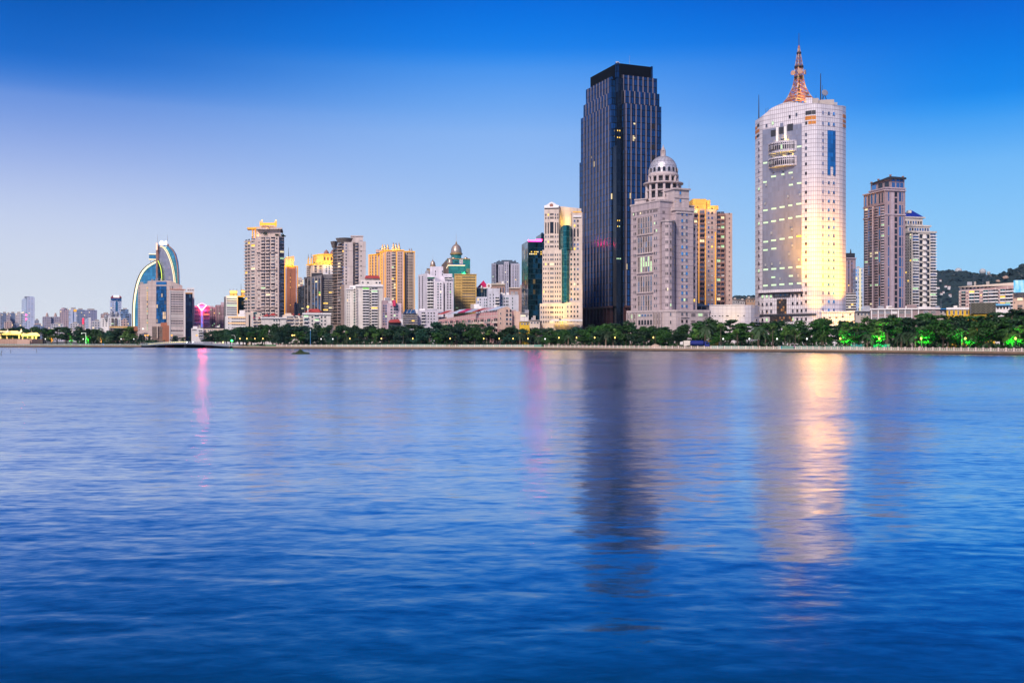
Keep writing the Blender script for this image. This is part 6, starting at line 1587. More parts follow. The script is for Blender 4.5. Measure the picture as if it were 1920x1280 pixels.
onion(b, 855.5, 832, 485, 451.5, 10.3); b.rod('antenna', 855.5, 832, 452, 438, 0.35, M_STEEL)
onion(b, 844, 800, 500, 481, 5.2)
for x in (850.5, 873.5): b.lathe('small_dome', x, 828 if x < 860 else 834, [(4.5, 486), (3.6, 483.5), (1.5, 482), (0.1, 481.5)], M_BRONZE, 12)
b.flood((PX(876, 806), 806, b.z(514)), (PX(874, 826), 826, b.z(508)), 12000, (0.1,1,0.3), 120); b.flood((PX(873, 780), 780, b.z(516)), (PX(868, 796), 796, b.z(510)), 4000, (0.1,1,0.3), 120)
# the detached stair drum on the left, same complex
b.rbox('stair_block', 800, 826, 835, 12, None, 503, M_BROWNB); b.hstrip(*flat(800, 826, 835, 12)[:2], 800, 812, 503, 507, M_BRZTRIM, 'lit_band', 0.3)
onion(b, 811.5, 842, 504, 485.5, 5.0); b.rod('antenna', 811.5, 842, 487, 478, 0.3, M_STEEL)
b.done()

M_OCHRE = facade('ochre_panels', (0.62,0.42,0.13), (0.36,0.22,0.05), 3.35, 0.45, 6.0, 0.06, rough=0.5)
b = Bld('office_block', 'ochre yellow office block with long dark ribbon windows', 760, 872)
A = flat(852, 893.5, 760, 16, 3); b.poly('wall', A, None, 514.5, M_OCHRE)
b.hstrip(A[0], A[1], 847.5, 852, 514, 580, M_GREENGL, 'glass_stair', -0.2, 3)
for i in range(12):
    y = 519.5+i*5.15; b.grid(A[0], A[1], [878.8], [y], 24, 1.9, 'r', [G_GREEN] if i < 2 else [G_GREY, G_DARK], M_OCHRE, lit=0.0)
    b.grid(A[0], A[1], [857, 862], [y+0.8], 4.5, 0.7, 'p', [G_DARK], M_OCHRE)
b.hstrip(A[0], A[1], 851.8, 893.8, 513.4, 515, M_OCHRE, 'coping', 0.4); b.rod('antenna', 884, 764, 514, 511, 0.2, M_STEEL); b.done()

b = Bld('office_block', 'small glass block under a crimson pyramid roof with a round white porthole gable', 770, 908)
A = flat(893.5, 918, 770, 18, 2); b.poly('curtain_wall', A, None, 541, M_TEALD); b.rbox('parapet', 893, 917, 769, 20, 541, 538.5, M_WHITE)
mb = MB(); q = flat(893.5, 917, 769, 22); ap = (PX(906.5, 781), 781, b.z(524)); Q4 = [(p.x, p.y, b.z(540)) for p in q]
for i in range(4): mb.face([Q4[i], Q4[(i+1) % 4], ap])
b.put(mb, 'roof', M_PINKRED)
mb = MB(); n = 20; Cg = (PX(916.5, 766), b.z(536.5)); rg = 5.0*770/F
ring = [(Cg[0]+rg*math.cos(2*math.pi*i/n), 766, Cg[1]+rg*math.sin(2*math.pi*i/n)) for i in range(n)]; r2 = [(x, y+4, z) for x, y, z in ring]
mb.face(ring[::-1]); mb.face(r2)
for i in range(n): j = (i+1) % n; mb.face([ring[i], ring[j], r2[j], r2[i]])
b.put(mb, 'round_gable', M_WHITE)
mb = MB(); mb.face([(Cg[0]+rg*0.42*math.cos(-2*math.pi*i/n), 765.9, Cg[1]+rg*0.42*math.sin(-2*math.pi*i/n)) for i in range(n)]); mb.box(Cg[0]-0.1, Cg[0]+0.1, 765.8, 765.95, Cg[1]-rg*0.5, Cg[1]+rg*0.5); b.put(mb, 'porthole', M_SALMON2)
b.lathe('roof_dormer', 903, 768, [(1.6, 540), (1.6, 537), (0.1, 535)], M_WHITE, 10); b.done()
M_ICE = facade('ice_white_render', (0.56,0.58,0.66), (0.46,0.47,0.53), 3.0, 0.1, rough=0.75)
b = Bld('apartment_block', 'pale lavender apartment blocks stepping down before the crimson pyramid', 710, 935)
A1 = flat(893.5, 916, 715, 14, 3); b.poly('wall', A1, None, 556, M_ICE); A2 = flat(914.5, 937, 706, 16, 3); b.poly('wall', A2, None, 541, M_ICE); A3 = flat(936, 972.5, 712, 16, 3); b.poly('wall', A3, None, 552.5, M_ICE)
b.grid(A1[0], A1[1], [896.5, 900.5, 908, 912], (558, 592, 6), 2.2, 3.2, 'w', [G_DARK, G_GREEN], M_ICE, lit=0.04); b.grid(A2[0], A2[1], [919, 925.3], (550, 592, 7), 1.8, 3.4, 'w', [G_DARK, G_GREY], M_ICE); b.grid(A2[0], A2[1], [932.3], (557, 592, 6), 7, 5, 'b', [G_DARK], M_WHITE)
b.grid(A3[0], A3[1], [941, 945.5, 949.3, 952.3], (556, 592, 6), 2.4, 3.4, 'w', [G_DARK, G_GREEN], M_ICE, lit=0.03); b.grid(A3[0], A3[1], [961], (556, 592, 6), 2, 3, 'w', [G_GREEN], M_ICE)
b.clutter(938, 968, 718, 552.5, 5); b.clutter(896, 910, 720, 556, 3); b.rbox('roof_house', 940, 947, 716, 6, 552.5, 549.5, M_WHITE); b.rod('antenna', 907.5, 709, 592, 555, 0.5, M_STEEL); b.done()
M_SLATE = facade('slate_blue_tiles', (0.28,0.29,0.36), (0.20,0.21,0.27), 3.0, 0.3, 3.4, 0.4, rough=0.7)
M_SLATE2 = facade('pale_slate_tiles', (0.44,0.44,0.52), (0.36,0.36,0.43), 3.0, 0.15, 3.4, 0.2, rough=0.7)
b = Bld('apartment_tower', 'slate blue twin winged apartment tower with dark domed roof frame', 1150, 948)
A = flat(922.5, 974.5, 1156, 24, 2); b.poly('wall', A, None, 495, M_SLATE)
for x0, x1, yt_ in ((922, 930, 494), (934.5, 944, 496.5), (945, 954, 491), (957.5, 974.5, 494.5)):
    q = flat(x0, x1, 1148, 10, 2); b.poly('wing', q, None, yt_, M_SLATE2 if x0 > 930 else M_SLATE)
    b.grid(q[0], q[1], [x0+2.5, x1-2.5] if x1-x0 < 15 else [962, 967, 971], (yt_+3, 560, 22), 1.6, 1.8, 'w', [G_DARK], M_SLATE2)
mb = MB()
pts_ = [(924, 495), (929, 492), (937, 488), (945, 486.5), (955, 487), (963, 489), (970, 493), (973, 495)]
mb.prism([V2(x, 1150) for x in (926, 972)]+[V2(x, 1172) for x in (972, 926)], b.z(496), b.z(492)); mb.prism([V2(x, 1152) for x in (931, 968)]+[V2(x, 1170) for x in (968, 931)], b.z(492), b.z(489.5)); mb.prism([V2(x, 1154) for x in (940, 961)]+[V2(x, 1168) for x in (961, 940)], b.z(489.5), b.z(487))
for x in (933, 943, 953, 963): mb.beam((*V2(x, 1150), b.z(493)), (*V2(x+3, 1165), b.z(486.5)), 1.0)
b.put(mb, 'roof_frame', plain('dark_slate_roof', (0.06,0.09,0.13), 0.6)); b.done()
M_BRK = facade('brown_pink_brick', (0.40,0.26,0.22), (0.30,0.19,0.17), 3.1, 0.25, 4, 0.2)
for lb, x0, x1, yt_, D, n in (('tan brown apartment block peeping over the lavender blocks', 921, 947, 533, 860, 3), ('brown apartment block squeezed against the dark teal glass block', 955, 991, 540, 800, 4)):
    b = Bld('apartment_block', lb, D, (x0+x1)/2); A = flat(x0, x1, D, 16, 3); b.poly('wall', A, None, yt_, M_BRK)
    q = A if n == 3 else flat(974, 991, D-1.5, 10, 3)
    if n == 4: b.poly('wall', q, None, yt_-0.5, M_BRK)
    b.grid(A[0], A[1], (x0+10, x1-1, n) if n == 3 else [978.5, 983.5, 987.5], (yt_+6, 590, 15), 2.4, 3.0, 'w', [G_DARK, G_BLUE], M_BRK, lit=0.02, out=0 if n == 3 else 1.6)
    b.hstrip(A[0], A[1], x0-1, x1+0.5, yt_-1, yt_+1, M_CREAM, 'parapet', 1.0); b.clutter(x0+2, x1-4, D+5, yt_-0.6, 4); b.done()

# long pink tenement with a curved gable
M_PINKTEN = facade('pink_tenement_render', (0.58,0.30,0.30), (0.56,0.45,0.40), 2.9, 0.5, 3.6, 0.7, rough=0.8)
M_PEACHG = facade('peach_gable_render', (0.62,0.44,0.35), None, rough=0.8)
b = Bld('tenement', 'long pink tenement with sheet metal roofs running back from a peach curved gable', 540, 930, cat='building')
Pn, Pf = V2(933, 535), V2(800, 650)
wl = [Pf, Pn, Pn+Vector((10, 7)), Pf+Vector((10, 7))]
b.poly('wall', wl, None, 585, M_PINKTEN, yt=[596, 581, 581, 596])
zf = lambda t_: 593+(577.5-593)*t_
# near gable
ga = [V2(933, 535), V2(975.5, 540)]
mb = MB(); gp = [(933, 618), (960, 618), (960.5, 586), (957, 579), (953, 575.5), (949, 575), (944, 576.5), (938, 579), (933, 582)]
q = [(*lerp(ga[0], ga[1], (x-933)/42.5), b.z(y)) for x, y in gp]; q2 = [(x, y+8, z) for x, y, z in q]
mb.face(q); mb.face(q2[::-1])
for i in range(len(q)): j = (i+1) % len(q); mb.face([q[j], q[i], q2[i], q2[j]])
b.put(mb, 'gable_wall', M_PEACHG)
b.rbox('side_wing', 959.5, 975.5, 541, 12, None, 583.5, M_PEACHG)
b.grid(ga[0], ga[1], [950.5, 957], [590.5], 4.6, 5.5, 'a', [G_DARK], M_WHITE); b.grid(ga[0], ga[1], [950.5, 957], [598.5, 607], 4.6, 4.6, 'w', [G_DARK, G_GREY], M_WHITE)
for x in (950.3, 956.8):
    c0_ = lerp(ga[0], ga[1], (x-933)/42.5); zc = b.z(582.5); mb = MB(); mb.face([(c0_.x+0.55*math.cos(-2*math.pi*i/14), c0_.y-0.12, zc+0.65*math.sin(-2*math.pi*i/14)) for i in range(14)]); mb.box(c0_.x-0.6, c0_.x+0.6, c0_.y-0.2, c0_.y, zc-0.75, zc-0.65); b.put(mb, 'porthole', G_DARK)
b.grid(ga[0], ga[1], [938.5], [588, 597, 606], 2.2, 3.6, 'w', [G_DARK], M_WHITE)
rows_ = 4
for i in range(24):
    t0 = (i+0.5)/24; c0_ = lerp(Pf, Pn, t0)
    for r_ in range(rows_):
        d = (Pn-Pf).normalized(); zz = b.z(zf(t0)+2)-2.0-r_*3.0
        p, q_ = c0_-d*4, c0_+d*4
        zc = 12.6-r_*2.95+1.2
        b.add('b' if i % 2 else 'w', p, q_, 0.5, 4.8 if i % 2 else 2.6, zc+1.2, 2.6 if i % 2 else 1.9, b.rnd.choice([G_DARK, G_DARK, G_GREY, G_GREEN]), M_CREAM if i % 3 else M_CONC, 0.05)
cols_ = [M_PINKRED, plain('grey_blue_sheet', (0.36,0.42,0.52), 0.5), M_REDROOF, plain('pale_pink_sheet', (0.6,0.42,0.44), 0.5), plain('white_blue_sheet', (0.5,0.6,0.7), 0.5)]
zr = b.z(581)
for i in range(10):
    a_, c_ = lerp(Pf, Pn, i/10+0.004), lerp(Pf, Pn, (i+1)/10-0.004); n_ = Vector((0.62, 0.4))
    mb = MB(); z0 = zr-0.4+0.5*b.rnd.random(); k = 1.6+0.9*b.rnd.random()
    f = [(*(a_-n_*1.2), z0), (*(c_-n_*1.2), z0), (*(c_+n_*7), z0+k), (*(a_+n_*7), z0+k)]
    mb.face(f); mb.face([(x, y, z-0.25) for x, y, z in f][::-1])
    for i2 in range(4): e, g = f[i2], f[(i2+1) % 4]; mb.face([(e[0],e[1],e[2]-0.25), (g[0],g[1],g[2]-0.25), g, e])
    b.put(mb, 'roof_sheet', cols_[i % 5])
b.clutter(880, 930, 556, 577, 4)
b.done()
b = Bld('terrace_block', 'cream terrace at the far left end of the pink tenement', 640, 812)
A = flat(802, 838, 640, 12, 4); b.poly('wall', A, None, 594, M_PEACHG); b.grid(A[0], A[1], (803, 837, 5), (596, 612, 3), 5.5, 4.5, 'b', [G_DARK, G_GREY], M_CREAM, lit=0.05); b.clutter(804, 834, 644, 594, 4); b.done()
for lb, x0, x1, yt_, D, mt in (('small white shop at the foot of the dark teal glass block', 975, 991, 588, 560, M_WHITE), ('bright yellow shop front peeping above the treetops', 975, 993, 603, 520, M_YEL), ('little cream house left of the cream stepped tower', 993, 1012, 601, 545, M_CREAM)):
    b = Bld('small_house', lb, D, (x0+x1)/2, cat='house'); A = flat(x0, x1, D, 9, 3); b.poly('wall', A, None, yt_, mt)
    b.grid(A[0], A[1], (x0+1, x1-1, 3), [yt_+4], 3.6, 3, 'w', [G_DARK, G_GREY], M_WHITE); b.rbox('roof', x0-0.6, x1+0.6, D-0.6, 10, yt_, yt_-1.2, M_CONC); b.clutter(x0+2, x1-4, D+3, yt_-1.2, 2); b.done()

# white villas with red roofs
def hip(b, x0, x1, D, dep, y0, y1, mat, name='roof', ins=0.35):
    a = [V2(x0, D), V2(x1, D), V2(x1, D+dep), V2(x0, D+dep)]
    a[2].x = a[1].x; a[3].x = a[0].x
    w = a[1].x-a[0].x
    c = [Vector((a[0].x+w*ins, D+dep/2)), Vector((a[1].x-w*ins, D+dep/2))]
    z0, z1 = b.z(y0), b.z(y1); A4 = [(p.x, p.y, z0) for p in a]; c0_, c1_ = [(p.x, p.y, z1) for p in c]
    mb = MB(); mb.face([A4[0], A4[1], c1_, c0_]); mb.face([A4[1], A4[2], c1_]); mb.face([A4[2], A4[3], c0_, c1_]); mb.face([A4[3], A4[0], c0_]); mb.face(A4[::-1])
    b.put(mb, name, mat)
b = Bld('villa_block', 'white villa block with one wide red hipped roof and rounded cornice', 640, 582, cat='building')
A = flat(537, 570, 646, 12, 3); b.poly('wall', A, None, 591, M_SNOW); A2 = flat(568, 620, 640, 14, 2); b.poly('wall', A2, None, 589, M_SNOW)
b.hstrip(A2[0], A2[1], 567, 621, 586.5, 589.4, M_WHITE, 'cornice', 1.0); b.poly('attic', flat(574, 602, 643, 9), 588, 584.5, M_SNOW); hip(b, 572, 601, 642, 9, 585, 578.5, M_REDROOF, ins=0.22)
for x in (549, 560): hip(b, x-2, x+2, 645, 4, 590, 587, M_REDROOF, 'dormer_roof', 0.45)
b.grid(A[0], A[1], [541, 547, 556, 565], (592, 612, 3), 5.5, 4.6, 'b', [G_DARK, G_GREY], M_CREAM); b.grid(A2[0], A2[1], [574, 594], (590, 611, 3), 8, 5, 'b', [G_DARK, G_GREEN], M_WHITE, lit=0.06, litm=LG); b.grid(A2[0], A2[1], [585.5, 603, 609.5], (591, 611, 3), 3.4, 3.6, 'w', [G_DARK, G_GREEN], M_WHITE, lit=0.06, litm=LG)
b.rod('roof_post', 577.5, 641, 585, 577, 0.5, M_WHITE); b.lathe('golden_ball', 577.3, 641, [(0.3, 577.5), (2.2, 575.8), (2.2, 574.4), (0.3, 573)], M_GOLDB, 10); b.done()
b = Bld('villa_block', 'beige middle villa block between the two red roofed ones', 650, 540, cat='building')
A = flat(531, 549, 652, 12, 3); b.poly('wall', A, None, 590, M_CREAM); b.rbox('roof_house', 534, 546, 656, 6, 590, 587, M_CREAM); b.grid(A[0], A[1], [541.5, 546], (592, 610, 3), 2.2, 3, 'w', [G_DARK], M_WHITE); b.done()
b = Bld('villa_block', 'white villa block with two little red turret roofs', 640, 505, cat='building')
A = flat(474, 492, 645, 12, 4); b.poly('wall', A, None, 596, M_SNOW); A2 = flat(490, 537, 640, 13, 2); b.poly('wall', A2, None, 596.5, M_SNOW)
b.hstrip(A2[0], A2[1], 489, 537.5, 594.5, 596.8, M_WHITE, 'cornice', 0.9); b.rbox('turret', 506, 514, 644, 6, 596, 590.5, M_SNOW); b.rbox('turret', 494, 502, 644, 6, 596, 592, M_SNOW); hip(b, 504, 516, 643, 8, 591, 586, M_REDROOF, ins=0.46); hip(b, 492.5, 503, 643, 8, 592.5, 588, M_REDROOF, ins=0.46)
b.grid(A2[0], A2[1], [514, 519, 523.5], (597, 611, 2), 2.6, 4, 'w', [G_GREEN, G_DARK], M_WHITE); b.grid(A[0], A[1], [478, 486], (597, 615, 3), 6, 4.6, 'b', [G_GREY, G_DARK], M_CREAM, lit=0.05)
for x in (475, 485): hip(b, x-1.6, x+1.6, 644, 3, 596, 593.5, M_PINKRED, 'dormer_roof', 0.45)
b.done()
b = Bld('apartment_block', 'beige block with teal panels and a peach roof in front of the tall beige tower', 680, 474)
A = flat(462, 475, 682, 12, 3); b.poly('wall', A, None, 585, M_CREAM); A2 = flat(472, 491, 685, 12, 3); b.poly('wall', A2, None, 582, M_CREAM); b.vstrip(A[0], A[1], [467.5], 590, 622, 2.4, G_DARK, 'glass_stair', 0.3)
hip(b, 474, 490, 685, 10, 582, 579, M_SALMON, ins=0.3); b.grid(A2[0], A2[1], [478.5], [586.5], 7, 3.5, 'p', [G_SKY, G_GREEN], M_WHITE); b.grid(A2[0], A2[1], [475], [593], 3, 7, 'p', [G_GREEN], M_WHITE); b.grid(A2[0], A2[1], [488], [589.5], 2.4, 2.6, 'w', [G_DARK], M_WHITE); b.done()

# ------------------------------------------------------------------ left: offices by the bridge
b = Bld('office_block', 'white office block with golden lit roof and dark flank, left of the tall beige tower', 840, 434)
A = flat(420, 424.5, 842, 20); b.poly('glass_flank', A, None, 556, M_CHAR); A2 = flat(424, 446, 838, 18, 2); b.poly('wall', A2, None, 554.5, M_WHITE); A3 = flat(445.5, 462, 846, 18, 4); b.poly('glass_wing', A3, None, 556, M_TEALD, yt=[553, 560, 560, 553])
for i in range(11): b.grid(A2[0], A2[1], [434.5], [560+i*4.2], 19, 2.2, 'r', [G_DARK, G_GREEN], M_WHITE)
b.vstrip(A2[0], A2[1], [445.5], 556, 600, 0.8, M_GOLDL, 'light_strip', 0.5); b.rbox('roof_sign_frame', 431, 445, 842, 4, 554.5, 544.5, M_GOLDW); b.rbox('roof_sign_frame', 452, 462, 850, 4, 556, 543, M_GOLDW)
for x in (431, 437, 444, 452): b.rod('antenna', x, 843, 554, 541 if x != 452 else 532, 0.4, M_DARK)
b.hstrip(*flat(431, 445, 842, 4)[:2], 431, 445, 545, 549, M_GOLDB, 'lit_roof_band', 0.4); b.hstrip(*flat(452, 462, 850, 4)[:2], 452, 462, 544, 546.5, M_GOLDB, 'lit_roof_band', 0.4); b.hstrip(A3[0], A3[1], 446, 462, 554, 556, M_GOLDL, 'light_strip', 0.4)
b.flood((PX(438, 832), 832, b.z(553)), (PX(438, 842), 842, b.z(549)), 12000, (1,0.6,0.1), 140); b.done()
b = Bld('office_block', 'low white block with black ribbon windows at the right end of the bridge', 760, 445)
A = flat(423, 462, 760, 14, 2); b.poly('wall', A, None, 592.5, M_WHITE); b.rbox('terrace', 446, 462, 764, 10, 592.5, 588, M_WHITE); b.rbox('terrace', 449, 462, 767, 8, 588, 581.5, M_WHITE)
for y in (597, 602.7, 608.3, 613.8): b.grid(A[0], A[1], [447.5], [y], 27, 1.9, 'r', [G_DARK], M_WHITE); b.grid(A[0], A[1], [428.8], [y], 2.0, 1.9, 'w', [G_DARK], M_WHITE)
for y in (594.5, 605.7): b.hstrip(A[0], A[1], 428, 461, y-0.5, y+0.5, M_GOLDL, 'light_strip', 0.25)
b.done()
# neon office
M_NEONW = facade('lilac_lit_office', (0.46,0.36,0.55), (0.10,0.10,0.30), 3.6, 1.5, rough=0.6)
b = Bld('neon_building', 'lilac office block with a pink neon gable and a white Y shaped light', 900, 378, cat='building')
A = flat(363.5, 393, 900, 18, 2); b.poly('wall', A, None, 573, M_NEONW)
for i in range(13): b.grid(A[0], A[1], [368.8, 386.5], [580+i*3.1], 8.4, 1.5, 'r', [G_BLUE, G_DARK], M_LILAC)
b.hstrip(A[0], A[1], 375.5, 381.5, 582, 614, M_WHITE, 'centre_shaft', 0.6); b.vstrip(A[0], A[1], [378.5], 582, 613, 1.2, glow('blue_light_strip', (0.1,0.25,1.0), 1.6), 'light_strip', 0.9)
mb = MB(); z = b.z
Yv = [((370.5, 572.5), (378.5, 582)), ((387, 572.5), (378.5, 582)), ((370.5, 572.5), (378.5, 568.5)), ((387, 572.5), (378.5, 568.5))]
for i, ((xa, ya), (xb, yb)) in enumerate(Yv):
    mb.beam((PX(xa, 898.5), 898.5, z(ya)), (PX(xb, 898.5), 898.5, z(yb)), 0.45, 0 if i < 2 else 1)
b.put(mb, 'neon_tube', [glow('white_neon', (1.0,0.85,0.95), 4.0), glow('pink_tube', (1.0,0.25,0.35), 4.0)])
mb = MB(); mb.face([(PX(x, 898.2), 898.2, z(y)) for x, y in ((374, 577), (378.5, 581), (383, 577), (383.8, 574), (373.2, 574))]); b.put(mb, 'neon_sign', M_NEON)
mb = MB(); mb.face([(PX(x, 899), 899, z(y)) for x, y in ((370.5, 573.5), (386.5, 573.5), (378.5, 569))]); mb.face([(PX(x, 902), 902, z(y)) for x, y in ((378.5, 569), (386.5, 573.5), (370.5, 573.5))]); b.put(mb, 'gable', M_LILAC)
lt = bpy.data.lights.new('neon_lamp', 'POINT'); lt.energy = 4000; lt.color = (1,0.12,0.3); lt.shadow_soft_size = 3
lo = bpy.data.objects.new('neon_lamp', lt); link(lo, b.root); lo.location = Vector((PX(385, 885), 885, z(577)))-b.o
b.done()
for lb, x0, x1, yt_, D, mt in (('pink lit apartment tower with dark balconies just right of the neon building', 389.5, 404.5, 575.5, 930, (0.50,0.24,0.28)), ('tall dusky pink apartment tower left of the golden roofed white office', 405, 421.5, 571.5, 960, (0.48,0.32,0.34))):
    b = Bld('apartment_tower', lb, D, (x0+x1)/2); A = flat(x0, x1, D, 18, 3); b.poly('wall', A, None, yt_, facade('pinkapt'+str(int(x0)), mt, (0.2,0.1,0.12), 3.2, 0.4, 4, 0.5))
    b.grid(A[0], A[1], (x0+1, x1-1, 4), (yt_+3, 615, 11), 2.0, 2.0, 'w', [G_DARK, G_DARK, G_GREY], M_LILAC, lit=0.06); b.rbox('roof_house', x0+4 if x0 < 400 else 414, x1-4 if x0 < 400 else 421, D+4, 8, yt_, yt_-(2 if x0 < 400 else 5), M_LILAC); b.done()
b = Bld('small_house', 'low white house with slanted balconies left below the neon building', 790, 372, cat='house')
A = flat(360, 381.5, 790, 12, 3); b.poly('wall', A, None, 615, M_WHITE); b.grid(A[0], A[1], [364.5], [618.5], 8, 2.4, 'r', [G_DARK], M_WHITE); b.grid(A[0], A[1], [376], (618, 634, 3), 7, 3.6, 'b', [G_DARK], M_WHITE); b.rbox('roof_house', 362, 370, 794, 5, 615, 611.5, M_WHITE); b.clutter(370, 380, 794, 615, 3); b.done()
b = Bld('small_house', 'long low cream house behind the right end of the bridge', 800, 400, cat='house')
A = flat(382, 420, 800, 12, -2); b.poly('wall', A, None, 616, M_CREAM); b.grid(A[0], A[1], [385, 391, 395, 399, 402.5, 411], [619.5, 624.5], 2.6, 2.6, 'w', [G_DARK, G_GREY], M_WHITE); b.rbox('roof_garden', 386, 417, 803, 6, 616, 613.5, M_DARK); b.clutter(390, 412, 806, 613.5, 3); b.done()

M_OFFW = facade('office_white_pink', (0.62,0.54,0.52), (0.52,0.44,0.43), 3.4, 0.1, rough=0.6)
b = Bld('office_block', 'white ribbon windowed office slab with a dark blue glass side', 860, 335)
A = flat(318.5, 348, 860, 22, 2); b.poly('wall', A, None, 543, M_OFFW, yt=[544, 541.5, 541.5, 544])
Gk = flat(347.5, 361, 864, 16, 10); b.poly('glass_flank', Gk, None, 549, curtain('night_blue_glass', (0.012,0.035,0.10), 1.5, 3.4, (0.008,0.01,0.02), 0.15, 0.3, lit=0.05, litcol=(0.3,0.6,1.0), litk=0.5, metal=0.7, rough=0.12, var=0.9))
b.rbox('rear_slab', 350, 364.5, 880, 10, None, 539.5, M_WHITE)
b.grid(*flat(350, 364.5, 880, 10)[:2], [353.5, 357.5, 361.5], [541.5], 3, 1.8, 'w', [G_DARK], M_WHITE)
b.hstrip(A[0], A[1], 318, 348.3, 541.6, 543.0, plain('salmon_coping', (0.6,0.26,0.16)), 'coping', 0.5); b.hstrip(Gk[0], Gk[1], 347.5, 361, 548, 550, plain('orange_coping', (0.6,0.28,0.06)), 'coping', 0.5)
for i in range(20):
    if i == 15: continue
    b.grid(A[0], A[1], [332], [547.5+i*4.5], 23.5, 2.4, 'r', [G_GREY, G_PALE, G_DARK], M_OFFW)
b.vstrip(A[0], A[1], [346.5], 543, 634, 2.2, M_WHITE, 'pier', 0.5); b.vstrip(A[0], A[1], [319], 544, 634, 1.0, M_WHITE, 'pier', 0.5); b.done()
b = Bld('parking_block', 'brown brick low block with open dark decks at the bridge end', 780, 302)
A = flat(286, 305.5, 782, 12, 2); b.poly('wall', A, None, 612, M_BROWNB); A2 = flat(305, 317, 780, 12, 2); b.poly('brick_wall', A2, None, 610, M_TERRA); b.rbox('roof_house', 301.5, 313.5, 788, 8, 612, 604.5, M_TERRA); b.vstrip(A[0], A[1], [295], 610, 634, 1.4, M_CREAM, 'pier', 0.9)
for y in (615.5, 620, 624.5, 629): b.grid(A[0], A[1], [290.5, 300.3], [y], 8, 2.4, 'r', [G_DARK], M_CREAM)
b.done()
M_SLAB = facade('beige_slab_render', (0.48,0.40,0.37), (0.28,0.22,0.21), 3.3, 0.22, 30, 0.1, rough=0.75)
b = Bld('hotel_block', 'broad beige slab building with a tall blue glass strip mirroring golden lights', 900, 296)
A = [V2(258.5, 915), V2(262, 905), V2(277, 901), V2(277.2, 900), V2(320, 898), V2(342, 900), V2(342, 930), V2(258.5, 935)]
b.poly('wall', A, None, 533, M_SLAB, yt=[535, 532.5, 531.5, 526.5, 526.5, 535.5, 535.5, 535])
gm = curtain('blue_strip_glass', (0.03,0.16,0.34), 1.4, 3.3, (0.01,0.03,0.06), 0.14, 0.3, lit=0.16, litcol=(1,0.55,0.06), litk=1.0, metal=0.75, rough=0.1, var=1.0)  # mirrored golden lights put in as panes that glow
b.hstrip(A[3], A[4], 293.2, 312.3, 536.5, 606, gm, 'glass_strip', 0.3); b.hstrip(A[3], A[4], 293.2, 312.3, 528.3, 533.6, M_BLUEGL, 'glass_strip', 0.3)
ys = (537.5, 620, 19)
b.grid(A[2], A[3] if False else A[4], [277.3, 281.8, 285.8], ys, 2.0, 2.6, 'w', [G_DARK], M_SLAB, lit=0.0); b.grid(A[2], A[4], [276.6], ys, 2.4, 3.0, 'w', [G_DARK, G_LITY, G_LITG, G_LITW], M_SLAB)
b.grid(A[3], A[4], [319, 323], [538, 541], 1.4, 1.6, 'w', [G_DARK], M_SLAB); b.grid(A[1], A[2], [261], ys, 2.2, 2.2, 'w', [G_GREY], M_SLAB)
b.hstrip(A[2], A[4], 258, 293, 622, 624, M_SLAB, 'ledge', 0.8); b.grid(A[2], A[4], [263, 269, 276, 284], [629], 4, 7, 'p', [G_DARK, G_GREY], M_SLAB)
b.lathe('wall_lamp', 268, 899, [(0.1, 617.5), (1.0, 616.3), (0.1, 615.2)], glow('white_lamp', (1,0.95,0.85), 5), 8); b.clutter(262, 276, 908, 532, 4); b.clutter(280, 318, 910, 526.5, 5); b.done()

# twin sail shaped glass towers
M_SAILB = curtain('sail_blue_glass', (0.08,0.36,0.56), 2.4, 3.6, (0.03,0.12,0.22), 0.2, 0.4, lit=0.015, litcol=(1,0.85,0.5), litk=0.6, metal=0.6, rough=0.15, var=0.45)
M_SAILG = curtain('sail_grey_glass', (0.28,0.30,0.38), 2.4, 3.6, (0.18,0.19,0.25), 0.25, 0.4, lit=0.012, litcol=(1,0.8,0.2), litk=0.9, metal=0.4, rough=0.25, var=0.25)
b = Bld('sail_tower', 'pair of blue glass sail shaped towers with glowing curved edges', 1000, 295)
def curve_prism(name, prof, Dn, dep, mat, edge=None):
    """vertical slab with a curved outline in elevation"""
    mb = MB(); f = [(PX(x, Dn), Dn, b.z(y)) for x, y in prof]; k = [(x, y+dep, z) for x, y, z in f]
    mb.face(f, 0, [(p[0], p[2]) for p in f]); mb.face(k[::-1], 0, [(p[0], p[2]) for p in k[::-1]])
    for i in range(len(f)):
        j = (i+1) % len(f); mb.face([f[j], f[i], k[i], k[j]], 0, [(f[j][1], f[j][2]), (f[i][1], f[i][2]), (k[i][1], k[i][2]), (k[j][1], k[j][2])])
    return b.put(mb, name, mat)
right = [(333.8, 620), (334.6, 560), (334.5, 535), (333.5, 508), (331.5, 490), (328, 476), (322.5, 466.5), (316.5, 461)]
rib = [(328, 560), (327.5, 540), (326.5, 525), (323.5, 505), (319, 488), (312.5, 472.5), (306, 464), (300, 461.5)]
curve_prism('glass_sail', [(290, 625), (333.8, 620)]+right[1:]+[(298, 460.5), (297.5, 625)][:1], 1004, 5, M_SAILB)
curve_prism('grey_screen', [(296.5, 625), (328, 625)]+rib[:]+[(296.5, 462)], 1001, 2.8, M_SAILG)
left = [(249.5, 622), (249, 590), (250.5, 562), (254, 540), (258.5, 524), (265, 510), (274, 500), (284, 493.5), (293.5, 488.5)]
curve_prism('glass_sail', [(294.5, 625)]+[(294.5, 488)]+left[::-1], 1003, 6, M_SAILB)
inner = [(296, 489), (299, 496), (301.5, 504), (303, 515), (303.4, 528)]
curve_prism('dark_sail', [(294.5, 625), (303.4, 625)]+inner[::-1], 998.5, 2.4, M_TEALD)
